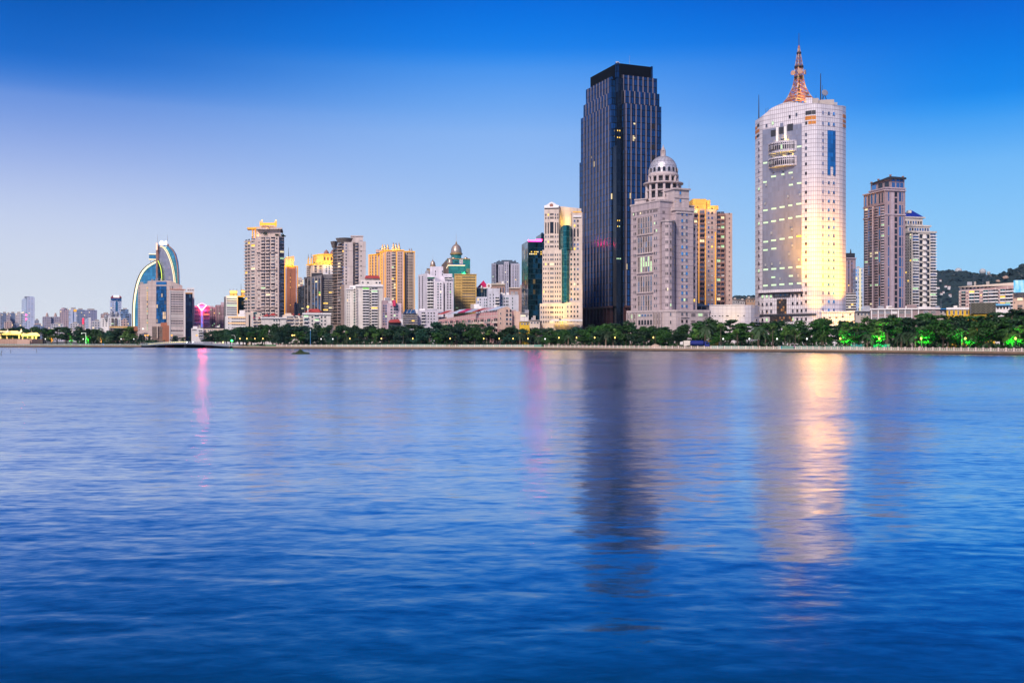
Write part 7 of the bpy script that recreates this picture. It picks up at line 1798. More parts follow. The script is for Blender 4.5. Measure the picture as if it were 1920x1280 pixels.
def edge(name, prof, D, w, mat):
    mb = MB()
    for (xa, ya), (xb, yb) in zip(prof, prof[1:]): mb.beam((PX(xa, D), D, b.z(ya)), (PX(xb, D), D, b.z(yb)), w)
    b.put(mb, name, mat)
def dense(prof, n=4):
    o_ = []
    for i in range(len(prof)-1):
        a_, p, q, c_ = prof[max(i-1,0)], prof[i], prof[i+1], prof[min(i+2, len(prof)-1)]
        for k in range(n):
            t_ = k/n; o_.append(tuple(0.5*((2*p[d])+(q[d]-a_[d])*t_+(2*a_[d]-5*p[d]+4*q[d]-c_[d])*t_*t_+(3*p[d]-a_[d]-3*q[d]+c_[d])*t_**3) for d in (0,1)))
    return o_+[prof[-1]]
LF = dense(left)
edge('rib_rail', LF, 1002.5, 1.4, M_DARK); edge('light_strip', [(x+1.4, y+0.6) for x, y in LF], 1001.5, 0.9, M_WLED); edge('light_strip', [(x+2.7, y+1.4) for x, y in LF], 1001.8, 0.55, M_WLED)
RB = dense(rib)
edge('light_strip', RB, 1000, 0.8, M_WLED); edge('light_strip', [(x+1.5, y-0.6) for x, y in RB], 1000.5, 0.8, M_WLED); edge('rib_rail', [(x+0.8, y-0.3) for x, y in RB], 999.5, 0.5, M_SALMON2)
edge('light_strip', dense(right[:3]), 1003, 0.6, M_WLED); edge('rib_rail', dense(right[2:]), 1003.5, 1.0, M_SALMON2)
edge('light_strip', dense(inner), 997.5, 0.5, glow('lime_light_strip', (0.7,0.9,0.1), 1.3))
mb = MB(); mb.beam((PX(294, 1000), 1000, b.z(625)), (PX(294, 1000), 1000, b.z(456)), 1.3); mb.beam((PX(296.3, 1000), 1000, b.z(625)), (PX(296.3, 1000), 1000, b.z(458)), 0.8); b.put(mb, 'mast_column', M_SALMON2)
b.vstrip(V2(290, 998), V2(300, 998), [294.3], 456, 469, 2.4, glow('rose_light', (1.0,0.62,0.45), 1.0), 'light_column', 1.0)
b.rbox('hanging_pod', 279.5, 294.5, 1006, 12, 485, 476, M_SAILB); b.hstrip(*flat(279, 294.5, 1005.5, 4)[:2], 279, 294.5, 474.5, 476, M_WLED, 'light_strip', 0.5); b.hstrip(*flat(279, 294.5, 1005.5, 4)[:2], 279, 294.5, 484.5, 486, M_WLED, 'light_strip', 0.5)
b.vstrip(V2(279, 1006), V2(295, 1006), [282.5, 289.5], 486, 498, 1.2, M_GREYB, 'pod_leg', 0.5)
b.rbox('roof_plant', 297.5, 316, 1005, 12, 464, 459.5, M_BLUEGL); b.rbox('roof_plant', 313, 317, 1004, 8, 460, 457.5, M_SALMON2)
for x, r_ in ((303.5, 4.0), (311, 2.8)): b.lathe('roof_beacon', x, 1008, [(r_*0.8, 459.5), (r_, 457), (r_, 454.5), (r_*0.6, 452), (0.1, 451.2)], glow('white_beacon', (0.95,0.97,1.0), 1.6), 14)
b.rod('antenna', 295.5, 1006, 457, 440, 0.5, M_STEEL); b.rod('antenna', 314, 1006, 458, 440, 0.5, M_STEEL)
b.done()

# ------------------------------------------------------------------ far left skyline
def far(label, x0, xc, x1, yt_, D, mat, mat2=None, roof=None, th=20, name='apartment_tower', cat='tower'):
    b = Bld(name, label, D, (x0+x1)/2, cat)
    if xc is None: A = flat(x0, x1, D, 22, th if th < 10 else 3)
    else: A = corner(x0, xc, x1, D, th)
    b.poly('wall', A, None, yt_, mat)
    if mat2 is not None and xc is not None:
        b.hstrip(A[1], A[2], xc, x1, yt_, 625, mat2, 'side_wall', 0.3)
    if roof == 'knob':
        x = (x0+x1)/2
        b.lathe('roof_turret', x, D+8, [(2.6, yt_), (2.6, yt_-3), (1.7, yt_-3.5), (1.7, yt_-6), (0.9, yt_-7)], M_SALMON, 10, False)
    elif roof == 'cap':
        b.rbox('roof_house', x0+(x1-x0)*0.25, x1-(x1-x0)*0.2, D+5, 10, yt_, yt_-2.5, M_CONC)
    else:
        b.rbox('roof_cabin', x0+(x1-x0)*0.3, x0+(x1-x0)*0.6, D+5, 8, yt_, yt_-1.4, M_STEEL)
    return b, A
GB = lambda k, w, g=(0.06,0.10,0.18), cw=3.2, ch=3.2, wf=0.5, hf=0.5: gridmat(k, w, g, cw, ch, wf, hf)
m1 = GB('far_blue_grey', (0.34,0.37,0.46)); m2 = GB('far_lilac', (0.44,0.40,0.46)); m3 = GB('far_pink', (0.50,0.38,0.40)); m4 = GB('far_white', (0.58,0.57,0.58)); m5 = GB('far_steel_blue', (0.22,0.28,0.42)); m6 = GB('far_blue_bands', (0.42,0.50,0.68), (0.06,0.14,0.32), 60, 3.4, 1.0, 0.45); m7 = GB('far_pale_blue', (0.56,0.62,0.76), (0.10,0.22,0.45), 6, 3.4, 0.3, 0.4); m8 = GB('far_peach', (0.58,0.42,0.36))
b, A = far('blue and white high rise with a sloping top, tallest of the far left skyline', 40.5, 50.5, 65, 557, 1900, m6, m7, None, 30)
b.rbox('roof_house', 46, 63, 1910, 20, 557.5, 555.5, m7); b.grid(A[1], A[2], [62.3], (562, 612, 6), 3.0, 3.4, 'w', [G_DARK], M_WHITE); b.vstrip(A[0], A[1], [49.3], 558, 612, 2.2, M_BLUEGL, 'glass_strip', 0.4)
b.grid(A[0], A[1], [49.2], [590, 597.5], 1.2, 2.2, 'p', [M_NEON], M_DARK, out=0.5); b.done()
for args in (
    ('grey blue tower cut off by the left edge of the photo', -12, None, 3, 586, 2000, m1),
    ('steel blue tower second from the left edge', 3, None, 13, 587, 2050, m5, None, 'cap'),
    ('pinkish lilac tower between two steel blue ones at far left', 12.5, None, 19, 588, 2000, m2, None, 'cap'),
    ('steel blue tower just right of the pinkish lilac one', 18.5, None, 29, 587, 2080, m5, None, 'cap'),
    ('grey blue tower with a white frame touching the tall banded high rise', 29.5, None, 40.5, 587, 2000, m4, None, 'cap'),
    ('low pink white house in front of the far left towers', 9, None, 24, 603.5, 1500, m8, None, 'cap'),
    ('low grey house left of the tall banded high rise', 24, None, 41, 606, 1520, m1),
    ('small grey green block right of the tall banded high rise', 65, None, 73, 600, 1900, m1, None, 'cap'),
    ('tiny cream house right of the tall banded high rise', 66, None, 77, 606, 1700, m8),
    ('long low blue shed before the twin turret towers', 64, None, 83, 609, 1500, m5),
    ('left one of the two grey towers with pink roof turrets', 80.5, None, 96, 593.5, 1860, m2, None, 'knob'),
    ('right one of the two grey towers with pink roof turrets', 96, None, 112, 593.5, 1870, m2, None, 'knob'),
    ('low white slab in front of the pink round topped tower', 97, None, 119, 607, 1500, m4, None, 'cap'),
    ('pink round topped tower in the far skyline', 113, None, 130, 580, 1800, m3, None, 'cap'),
    ('pale tower with a blue stripe and golden lit cap', 130, None, 143.5, 579, 1780, m7, None, 'cap'),
    ('left half of the wide steel blue slab pair', 143, None, 158, 580.5, 2100, m5, None, 'cap'),
    ('right half of the wide steel blue slab pair', 157.5, None, 182, 581, 2080, GB('far_lilac_blue', (0.32,0.33,0.47)), None, 'cap'),
    ('low white block with dark roof before the steel blue slabs', 133, None, 148, 606, 1450, m4, None, 'cap'),
    ('low pinkish block beside the red neon sign', 147, None, 160, 608, 1440, m3),
    ('white framed blue office block right of the red neon sign', 159, 166, 170.5, 595, 1500, m6, M_WHITE, None, 25),
    ('white house with a dark flat roof left of the white domed block', 173.5, None, 189, 601.5, 1300, m4, None, 'cap'),
    ('cream block hidden behind the white domed block', 190, None, 206, 588, 1500, m8, None, 'cap'),
    ('blue glass office tower right of the white domed block', 227, None, 241, 580, 1500, GB('far_blue_glass', (0.20,0.28,0.42), (0.08,0.16,0.3), 3, 3.4, 0.8, 0.7), None, 'cap'),
    ('narrow blue tower touching the left glowing sail', 240, None, 246, 588, 1550, m5),
    ('peach lit block at the foot of the left glowing sail', 227, None, 240, 599, 1250, m8, None, 'cap'),
):
    b, A = far(*args)
    if 'golden lit cap' in args[0]: b.hstrip(A[0], A[1], 138, 143.5, 580, 584, M_GOLDL, 'lit_cap', 0.4); b.vstrip(A[0], A[1], [137.4], 581, 612, 0.9, G_BLUE, 'blue_stripe', 0.4); b.rod('spire', 141, 1790, 579, 575, 0.6, M_DARK)
    if 'pink round' in args[0]: b.lathe('round_top', 119, 1806, [(5, 582), (4.6, 578.5), (3, 577), (0.1, 576.6)], m3, 14)
    b.done()
b = Bld('neon_sign_tower', 'red neon sign pillar among the far left blocks', 1430, 156, cat='sign')
b.rbox('frame', 154, 158, 1432, 3, None, 596, M_CONC); q = flat(154, 157.5, 1430.5, 1); b.hstrip(q[0], q[1], 154.2, 157.4, 596.5, 607, glow('red_neon', (1.0,0.03,0.08), 1.6), 'neon_panel', 0.3); b.done()
b = Bld('hotel_tower', 'white tower with an arched blue glass strip and a maroon crown', 1700, 217)
A = flat(207.5, 228, 1700, 26, 3); b.poly('wall', A, None, 562, m7); b.rbox('blue_cornice', 208, 227.8, 1699, 27, 562, 559.5, M_BLUEGL)
b.grid(A[0], A[1], [218.8], [574], 5.6, 22, 'a', [G_SKY], M_WHITE); b.grid(A[0], A[1], [212, 225], (563, 592, 9), 2.6, 1.4, 'w', [G_BLUE], M_WHITE)
b.rbox('crown', 207.5, 228, 1698.5, 20, 559.5, 557.5, plain('maroon_paint', (0.26,0.05,0.08))); b.rbox('lit_lantern', 212, 224, 1702, 12, 557.5, 553.5, glow('pale_lantern', (0.9,0.95,1.0), 1.0))
for s_ in (0, 1):
    mb = MB(); x0, x1 = (207.5, 212.3) if s_ == 0 else (228, 223.7); mb.prism([V2(min(x0,x1), 1699), V2(max(x0,x1), 1699), V2(max(x0,x1), 1715), V2(min(x0,x1), 1715)], b.z(557.5), b.z(554), zt=[b.z(557 if s_ == 0 else 553.2), b.z(553.2 if s_ == 0 else 557)]*1+[b.z(553.2 if s_ == 0 else 557), b.z(557 if s_ == 0 else 553.2)]); b.put(mb, 'crown_horn', plain('maroon_paint', (0.26,0.05,0.08)))
b.done()
b = Bld('apartment_block', 'white stepped apartment block with grey green roof domes and dark balconies', 1150, 210)
A = flat(189.5, 203, 1155, 14, 3); b.poly('wall', A, None, 596, M_WHITE); A2 = flat(202.5, 227, 1150, 16, 3); b.poly('wall', A2, None, 594, M_WHITE)
for x, y, r_ in ((210, 586, 3.4), (219, 588, 3.6), (206.5, 593, 4.5), (199, 593, 3.5)): b.lathe('roof_dome', x, 1156, [(r_*0.9, y+6), (r_, y), (r_*0.8, y-2), (r_*0.3, y-3.5), (0.1, y-4)], M_STEEL, 12)
b.rbox('attic', 205, 224, 1158, 8, 594, 589, M_WHITE)
b.grid(A2[0], A2[1], [211, 217.5], (596, 612, 5), 4.4, 3.0, 'b', [G_DARK], M_CONC, lit=0.1); b.grid(A2[0], A2[1], [205.5, 224], (596, 612, 5), 1.4, 1.6, 'w', [G_DARK], M_WHITE); b.grid(A[0], A[1], [193.5, 199], (598, 612, 4), 2.4, 2.0, 'w', [G_DARK], M_WHITE); b.done()
b = Bld('golden_roofed_hall', 'low hall with a long golden eave left of the beige slab', 950, 232, cat='building')
A = flat(205, 259, 950, 14, 1); b.poly('wall', A, None, 615, M_BROWNB); b.hstrip(A[0], A[1], 205, 249, 611.5, 614.5, M_GOLDW, 'eave', 1.4); b.rbox('lantern', 249.5, 258, 948, 6, 620, 611.5, M_TERRA)
b.grid(A[0], A[1], [252, 256], [615.5], 3, 3, 'p', [G_LITY], M_TERRA); b.grid(A[0], A[1], (206, 248, 8), [617.5], 3.6, 3.2, 'w', [G_DARK], M_WHITE); b.hstrip(A[0], A[1], 250, 258, 617, 618.5, M_GOLDL, 'light_strip', 2.2); b.done()
# ------------------------------------------------------------------ trees
def leaf_mat(key, c1, c2, tr=0.25):
    m, t, b = newmat(key)
    geo = mnode(t, 'ShaderNodeNewGeometry'); oi = mnode(t, 'ShaderNodeObjectInfo')
    tcn = mnode(t, 'ShaderNodeTexCoord'); nz = mnode(t, 'ShaderNodeTexNoise'); nz.inputs['Scale'].default_value = 0.45; nz.inputs['Detail'].default_value = 2
    t.links.new(tcn.outputs['Object'], nz.inputs['Vector'])
    k = mm(t, 'ADD', mm(t, 'MULTIPLY', geo.outputs['Random Per Island'], 0.45), mm(t, 'MULTIPLY', nz.outputs[0], 0.6))
    c = mmix(t, k, (*c1, 1), (*c2, 1))
    s = mnode(t, 'ShaderNodeVectorMath', operation='SCALE'); t.links.new(c, s.inputs[0]); t.links.new(mm(t, 'ADD', 0.6, mm(t, 'MULTIPLY', oi.outputs['Random'], 0.8)), s.inputs['Scale'])
    t.links.new(s.outputs[0], b.inputs['Base Color']); b.inputs['Roughness'].default_value = 0.6
    tl = mnode(t, 'ShaderNodeBsdfTranslucent'); t.links.new(s.outputs[0], tl.inputs['Color'])
    mx = mnode(t, 'ShaderNodeMixShader'); mx.inputs[0].default_value = tr
    t.links.new(b.outputs[0], mx.inputs[1]); t.links.new(tl.outputs[0], mx.inputs[2])
    t.links.new(mx.outputs[0], t.nodes['Material Output'].inputs['Surface'])
    return m
LEAF_DARK = leaf_mat('dark_leaf', (0.004,0.026,0.009), (0.020,0.086,0.020))
LEAF_BLUE = leaf_mat('blue_green_leaf', (0.004,0.030,0.018), (0.016,0.088,0.044))
LEAF_MID = leaf_mat('mid_green_leaf', (0.008,0.042,0.005), (0.036,0.145,0.014))
LEAF_LIGHT = leaf_mat('light_green_leaf', (0.025,0.075,0.010), (0.11,0.24,0.035))
LEAF_PALM = leaf_mat('palm_leaf', (0.014,0.04,0.014), (0.06,0.12,0.045))
BARK = plain('bark', (0.11,0.08,0.06), 0.9, scale=2.0, var=0.6)
BARKP = plain('palm_bark', (0.17,0.12,0.085), 0.9, scale=3.0, var=0.6)

def quad(mb, c, n, r, rr):
    a = n.orthogonal().normalized(); a = Matrix.Rotation(rr, 3, n) @ a; e = n.cross(a)
    mb.face([c-a*r-e*r*0.62, c+a*r-e*r*0.62, c+a*r*0.8+e*r*0.62, c-a*r*0.8+e*r*0.62])
def crown_mesh(seed, kind):
    """unit tree, 1 m high in units of its own height: returns crown and trunk meshes"""
    rd = random.Random(seed)
    cr, tk = MB(), MB()
    lobes = []
    if kind == 'broad':
        for i in range(rd.randint(16, 20)):
            a = rd.uniform(0, 6.28); q = rd.uniform(0.05, 0.48); z = rd.uniform(0.26, 0.90)-q*0.22
            lobes.append((Vector((q*math.cos(a), q*math.sin(a), z)), rd.uniform(0.12, 0.22), 0.62))
        lobes.append((Vector((rd.uniform(-.08,.08), rd.uniform(-.08,.08), 0.86)), 0.15, 0.7))
        th = 0.42
    elif kind == 'layered':     # flat tiers of foliage with gaps
        for i in range(rd.randint(17, 22)):
            a = rd.uniform(0, 6.28); z = rd.uniform(0.24, 0.94); q = rd.uniform(0.04, 0.46)*(1.12-z*0.62)
            lobes.append((Vector((q*math.cos(a), q*math.sin(a), z)), rd.uniform(0.13, 0.22)*(1.2-z*0.5), 0.26))
        th = 0.85
    elif kind == 'tall':
        for i in range(rd.randint(13, 16)):
            a = rd.uniform(0, 6.28); z = rd.uniform(0.22, 0.92); q = rd.uniform(0.02, 0.24)*(1.25-z*0.7)
            lobes.append((Vector((q*math.cos(a), q*math.sin(a), z)), rd.uniform(0.09, 0.15), 0.85))
        th = 0.7
    elif kind == 'young':       # slender trunk, small tufts on top
        for i in range(rd.randint(5, 7)):
            a = rd.uniform(0, 6.28); z = rd.uniform(0.66, 0.96); q = rd.uniform(0.02, 0.22)
            lobes.append((Vector((q*math.cos(a), q*math.sin(a), z)), rd.uniform(0.07, 0.12), 0.55))
        th = 0.75
    elif kind == 'shrub':
        for i in range(8):
            a = rd.uniform(0, 6.28); q = rd.uniform(0.0, 0.5); lobes.append((Vector((q*math.cos(a), q*math.sin(a), rd.uniform(0.25, 0.7))), rd.uniform(0.2, 0.32), 0.8))
        th = 0.3
    size = {'broad':0.030, 'layered':0.030, 'tall':0.026, 'young':0.030, 'shrub':0.07}[kind]
    for c, r, fl in lobes:
        n = int({'broad':150, 'layered':130, 'tall':130, 'young':75, 'shrub':60}[kind]*(r/0.16)**1.2)
        for k in range(n):
            d = Vector((rd.gauss(0,1), rd.gauss(0,1), rd.gauss(0,1))).normalized()
            q = r*(rd.random()**0.4)*rd.uniform(0.85, 1.15)
            p = c+Vector((d.x*q, d.y*q, d.z*q*fl))
            nn = (d*0.7+Vector((rd.uniform(-1,1), rd.uniform(-1,1), rd.uniform(-0.2,1.2)))).normalized()
            quad(cr, p, nn, size*rd.uniform(0.6, 1.25), rd.uniform(0, 6.28))
    w = {'broad':0.05, 'layered':0.042, 'tall':0.035, 'young':0.022, 'shrub':0.05}[kind]
    lean = Vector((rd.uniform(-.03,.03), rd.uniform(-.03,.03), th))
    tk.beam((0,0,-0.02), lean*0.5, w, 0, w*0.75); tk.beam(lean*0.5, lean, w*0.75, 0, w*0.4)
    for c, r, fl in lobes[:8]:
        s_ = lean*rd.uniform(0.55, 0.95); tk.beam(s_, lerp(s_, c, 0.85), w*0.4, 0, w*0.12)
    return cr, tk
def palm_mesh(seed):
    rd = random.Random(seed); cr, tk = MB(), MB()
    top = Vector((rd.uniform(-.06,.06), rd.uniform(-.05,.05), 0.66))
    prev = Vector((0,0,-0.02)); n = 5
    for i in range(1, n+1):
        p = Vector((top.x*(i/n)**2, top.y*(i/n)**2, top.z*i/n)); tk.beam(prev, p, 0.062-0.008*i/n, 0, 0.06-0.012*i/n); prev = p
    for k in range(26):
        a = 2*math.pi*k/26+rd.uniform(-.15,.15); up = rd.uniform(-0.15, 1.25); l = rd.uniform(0.34, 0.46)
        d = Vector((math.cos(a), math.sin(a), 0)); side = Vector((-math.sin(a), math.cos(a), 0))
        pts = []
        for i in range(7):
            t_ = i/6; pts.append(top+d*(l*t_*(1-0.25*t_*up*0.5))+Vector((0,0, l*(up*t_*0.75-0.95*t_*t_))))
        for i in range(6):
            a_, c_ = pts[i], pts[i+1]; w = 0.055*(math.sin(math.pi*(i+0.8)/7)+0.15)
            for s_ in (-1, 1):
                for j in range(2):
                    b0 = lerp(a_, c_, j*0.5); b1 = lerp(a_, c_, j*0.5+0.34)
                    tip = side*(s_*w)+Vector((0,0,-w*0.55))+d*w*0.5
                    cr.face([b0, b1, b1+tip, b0+tip*0.95])
    return cr, tk
PROTO = {}
def proto(kind, i, leaf, bark):
    k = (kind, i, leaf.name)
    if k not in PROTO:
        cr, tk = palm_mesh(i*17+3) if kind == 'palm' else crown_mesh(i*31+len(kind), kind)
        a, c = cr.build('crown', leaf), tk.build('trunk', bark)
        if kind != 'palm':
            # soft shading: leaf normals lean outward from the crown
            pass
        PROTO[k] = (a.data, c.data); bpy.data.objects.remove(a); bpy.data.objects.remove(c)
    return PROTO[k]
def tree(kind, i, leaf, x, D, ytop=None, height=None, wide=1.0, label='', cat='tree', group=None, name='tree', z=1.6):
    X = PX(x, D); h_ = height if height else PZ(ytop, D)-z
    root = empty(name, label, cat, (X, D, z), group, random.uniform(0, 6.28))
    cm, tm = proto(kind, i, leaf, BARKP if kind == 'palm' else BARK)
    for nm, me in (('trunk', tm), ('crown', cm)):
        o = link(bpy.data.objects.new(nm, me), root); o.scale = (h_*wide, h_*wide, h_)
    return root
PROFILE = [(-60,617), (0,617), (30,613), (60,614), (100,615), (140,613), (180,617), (215,615), (240,612.5), (258,618), (268,630), (300,631.5), (340,630), (380,629), (400,627), (425,622), (450,617), (480,611), (510,609), (540,606.5), (580,609), (620,611), (660,612), (700,611), (740,610), (770,610), (800,607), (850,606), (900,605.5), (940,608), (960,612), (1000,614), (1040,616), (1070,613), (1100,610), (1150,608), (1190,605), (1215,608), (1240,613), (1262,607), (1290,602.5), (1320,603), (1340,599), (1380,597), (1400,602), (1440,606), (1470,603), (1500,602), (1520,604), (1550,597), (1580,593), (1610,597), (1640,594), (1680,590), (1700,593), (1730,585.5), (1760,587), (1790,591), (1820,594), (1840,590), (1870,585), (1890,580), (1920,577), (2000,574), (2400,570)]
def prof(x):
    for (a, ya), (c, yc) in zip(PROFILE, PROFILE[1:]):
        if a <= x <= c: return ya+(yc-ya)*(x-a)/(c-a)
    return 580
ZONES = [(-300, 110, 'behind the yellow lit pavilion'), (110, 268, 'on the left bank before the bridge'), (268, 440, 'behind the arched bridge'), (440, 540, 'under the tall beige tower'), (540, 625, 'under the white villas'), (625, 720, 'under the red roofed apartment block'),
         (720, 800, 'under the grey terraces'), (800, 975, 'under the pink tenement'), (975, 1085, 'under the cream stepped tower'), (1085, 1172, 'under the dark glass tower'), (1172, 1330, 'under the domed tower'), (1330, 1418, 'under the white slot windowed wing'), (1418, 1600, 'under the white mast tower'), (1600, 1770, 'under the mauve and white apartment towers'), (1770, 2600, 'under the yellow building and billboard')]
def zone(x):
    for a, c, t_ in ZONES:
        if a <= x < c: return t_
ROWN = {0: 'front row', 1: 'middle of the belt', 2: 'back row'}
KN = {'broad': 'round crowned', 'layered': 'flat tiered', 'tall': 'tall narrow', 'young': 'slender young'}
rt = random.Random(11)
count = 0
SKIPX = [(1555, 1600), (1625, 1668), (1715, 1745), (1790, 1830), (1893, 1915)]
for r_, (d0, d1, gap) in enumerate(((14, 20, 9.0), (28, 38, 8.2), (48, 60, 7.4))):
    x = -150 if r_ == 2 else -120
    while x < 2080:
        inbridge = 262 < x < 436
        if inbridge:
            if r_ != 2: x = 437; continue
            D = 825+rt.uniform(-8, 12)
        else:
            sd = shore_at(x); D = sd+rt.uniform(d0, d1)
        yp = prof(x)
        frac = {0: rt.uniform(0.58, 0.80), 1: rt.uniform(0.84, 1.0), 2: rt.uniform(1.0, 1.13)}[r_]
        if 1040 < x < 1060: frac *= 0.9
        top = PZ(yp, D if inbridge else shore_at(x)+52)
        if r_ < 2 and x < 92: x += 6; continue
        hgt = max(4.0, (top-1.6)*frac)
        if x > 1480 and r_ == 0: kind = rt.choice(['layered', 'broad', 'young'])
        elif x > 1300: kind = rt.choice(['layered', 'broad', 'layered', 'tall'] if r_ else ['layered', 'young', 'broad'])
        else: kind = rt.choice(['broad', 'broad', 'layered', 'tall'] if r_ else ['broad', 'broad', 'young', 'layered'])
        if r_ == 2: leaf = rt.choice([LEAF_DARK, LEAF_BLUE, LEAF_DARK]) if x < 1080 else rt.choice([LEAF_DARK, LEAF_DARK, LEAF_MID])
        elif r_ == 1: leaf = rt.choice([LEAF_BLUE, LEAF_DARK, LEAF_BLUE, LEAF_MID]) if x < 1000 else rt.choice([LEAF_DARK, LEAF_MID, LEAF_MID])
        else: leaf = rt.choice([LEAF_BLUE, LEAF_BLUE, LEAF_MID]) if 500 < x < 1000 else rt.choice([LEAF_MID, LEAF_DARK, LEAF_MID])
        if kind == 'young': leaf = rt.choice([LEAF_LIGHT, LEAF_MID])
        w = {'broad': rt.uniform(1.0, 1.35), 'layered': rt.uniform(1.0, 1.3), 'tall': rt.uniform(1.2, 1.6), 'young': rt.uniform(0.7, 0.95)}[kind]
        tone = {LEAF_DARK: 'dark green', LEAF_BLUE: 'blue green', LEAF_MID: 'mid green', LEAF_LIGHT: 'light green'}[leaf]
        lab = f'{tone} {KN[kind]} tree, {ROWN[r_]} {zone(x)}'
        tree(kind, rt.randint(0, 3), leaf, x, D, height=hgt, wide=w, label=lab, group=lab.replace(' tree,', ' trees,'))
        count += 1
        x += gap*rt.uniform(0.75, 1.25)/D*F
print('belt trees', count)

# individual front trees, palms and shrubs
PALMS = [(975, 13, 9.0, 'bushy palm at the waterfront below the pink tenement gable'), (1010, 12, 6.0, 'small palm left of the cream stepped tower'), (1065, 13, 7.5, 'arching palm beside a street lamp below the cream stepped tower'), (1136, 11, 9.5, 'wide feathery palm at the foot of the dark glass tower'), (1322, 22, 13.5, 'tall palm against the right podium of the domed tower'), (1422, 14, 11.5, 'large palm below the joint of white wing and mast tower'),
         (1480, 13, 7.0, 'palm with a thick brown trunk below the white mast tower'), (1626, 10, 7.5, 'leftmost squat palm before the teal hoarding'), (1634, 12, 7.0, 'second squat palm before the teal hoarding'), (1690, 9, 7.5, 'left spreading palm below the mauve apartment tower'), (1700, 12, 8.2, 'middle spreading palm below the mauve apartment tower'), (1716, 10, 7.6, 'right spreading palm below the mauve apartment tower'), (1878, 60, 16.5, 'tall palm rising above the belt left of the billboard building'), (1716.5, 66, 15.5, 'orange lit palm poking above the belt under the white terraced tower'),
         (183, 40, 14.5, 'palm rising above the trees on the left bank'), (97, 14, 8.0, 'palm glowing orange right of the yellow pavilion'), (190, 12, 8.5, 'palm with yellow lit fronds near the bridge'), (205, 14, 7.5, 'dim brownish palm near the bridge')]
for i, (x, dd, h_, lb) in enumerate(PALMS):
    tree('palm', i % 5, LEAF_PALM, x, shore_at(x)+dd, height=h_, wide=1.0, label=lb, cat='palm', name='palm_tree')
YOUNG = [(1382, 10, 8.2, 'slim light green young tree left of the large palm'), (1410, 9.5, 7.0, 'slim light green young tree just left of the large palm'), (1449, 11, 10.0, 'tall light green young tree below the entrance of the mast tower'), (1472.5, 9.5, 8.5, 'straight young tree with a bare trunk and yellow green tuft'), (1491, 10, 8.0, 'young tree with flat light green tiers right of the bare trunk one'), (1540, 10, 5.2, 'low pale flowering bush tree near the first green lamp'), (1352, 14, 11, 'bright green young tree above the blue lorry'), (1305, 12, 7.5, 'thin young tree in front of the blue lorry')]
for i, (x, dd, h_, lb) in enumerate(YOUNG):
    tree('young', i % 4, LEAF_LIGHT, x, shore_at(x)+dd, height=h_, wide=1.1, label=lb)
for i, (x, dd, h_) in enumerate(((625, 30, 11), (633, 28, 10.5), (650, 30, 12), (668, 26, 10), (688, 28, 10.5), (700, 30, 10), (706, 28, 9.5), (555, 28, 10), (568, 30, 10.5))):
    tree('young', i % 4, LEAF_LIGHT, x, shore_at(x)+dd-14, height=h_*0.72, wide=0.8, label='slim light green tree with a bare trunk under the villas and red roofed block', group='slim light green trees under the villas')
for i, (x, D_, h_, kd) in enumerate(((397, 690, 9.5, 'broad'), (408, 672, 10.5, 'tall'), (416, 650, 10, 'broad'), (425, 636, 10.5, 'broad'), (432, 612, 10, 'layered'), (441, 600, 10.5, 'broad'), (449, 588, 11, 'broad'), (456, 572, 10.5, 'tall'), (462, 592, 11.5, 'broad'), (471, 578, 11, 'broad'))):
    tree(kd, i % 4, LEAF_DARK, x, D_, height=h_, wide=1.35, label='dark green tree in the clump on the bank right of the arched bridge', group='dark trees on the bank right of the bridge')
# trees that the green lamps light
LIT = [(1581, 11, 7.5, 'tall', 'narrow tree glowing green, leftmost of the green lit ones'), (1590, 16, 10.5, 'layered', 'taller tiered tree catching green light beside the leftmost green lamp'), (1648, 13, 10.5, 'layered', 'tiered tree glowing bright green behind the squat palms'), (1728, 9, 7.0, 'young', 'small tree glowing green left of the big domed crown'), (1736, 12, 8.8, 'layered', 'taller green glowing tree against the big domed crown'), (1803, 8, 7.8, 'young', 'forked young tree glowing vivid green between two lamps'), (1819, 10, 7.6, 'tall', 'narrow tree glowing green right of the forked young one'), (1898, 8, 6.2, 'broad', 'round little tree glowing vivid green at the last lamp'), (1912, 9, 8.5, 'young', 'slim tree glowing green at the right edge of the photo'),
       (165, 9, 6.5, 'tall', 'small tree glowing green beside the white lamp gantry'), (133, 10, 5.5, 'tall', 'tiny tree glowing green on the left bank')]
for i, (x, dd, h_, kd, lb) in enumerate(LIT):
    tree(kd, i % 4, LEAF_LIGHT, x, shore_at(x)+dd, height=h_, wide=1.0 if kd != 'layered' else 0.8, label=lb)
tree('broad', 1, LEAF_MID, 1768, shore_at(1768)+13, height=10.8, wide=1.25, label='big domed yellow green tree between the lamps at right')
tree('broad', 2, LEAF_MID, 1855, shore_at(1855)+14, height=10.2, wide=1.3, label='big dark domed tree left of the last green lit trees')
tree('layered', 2, LEAF_LIGHT, 243, shore_at(243)+13, height=12.0, wide=0.95, label='light green umbrella shaped tree at the left end of the bridge')
for i, (x, w_, lb) in enumerate(((1545, 4, 'pale flowering shrub behind the railing below the mast tower'), (1262, 5, 'light green shrub before the blue lorry'), (1276, 5, 'low shrub under the thin young tree'), (1295, 6, 'long low shrub before the blue lorry cab'), (1900, 7, 'clipped olive hedge shrub at the right edge'), (1880, 7, 'clipped olive hedge shrub left of the last lamp'), (1235, 4, 'small shrub by the tan boulder on the promenade'), (820, 6, 'dark shrub beside the mint planter kerb'), (535, 9, 'dark hedge shrub behind the grassy islet'), (490, 6, 'dark hedge shrub left of the long balustrade'))):
    tree('shrub', i % 4, LEAF_MID if x > 1000 else LEAF_DARK, x, shore_at(x)+8, height=1.7, wide=w_/3, label=lb, cat='shrub', name='shrub', z=1.2)

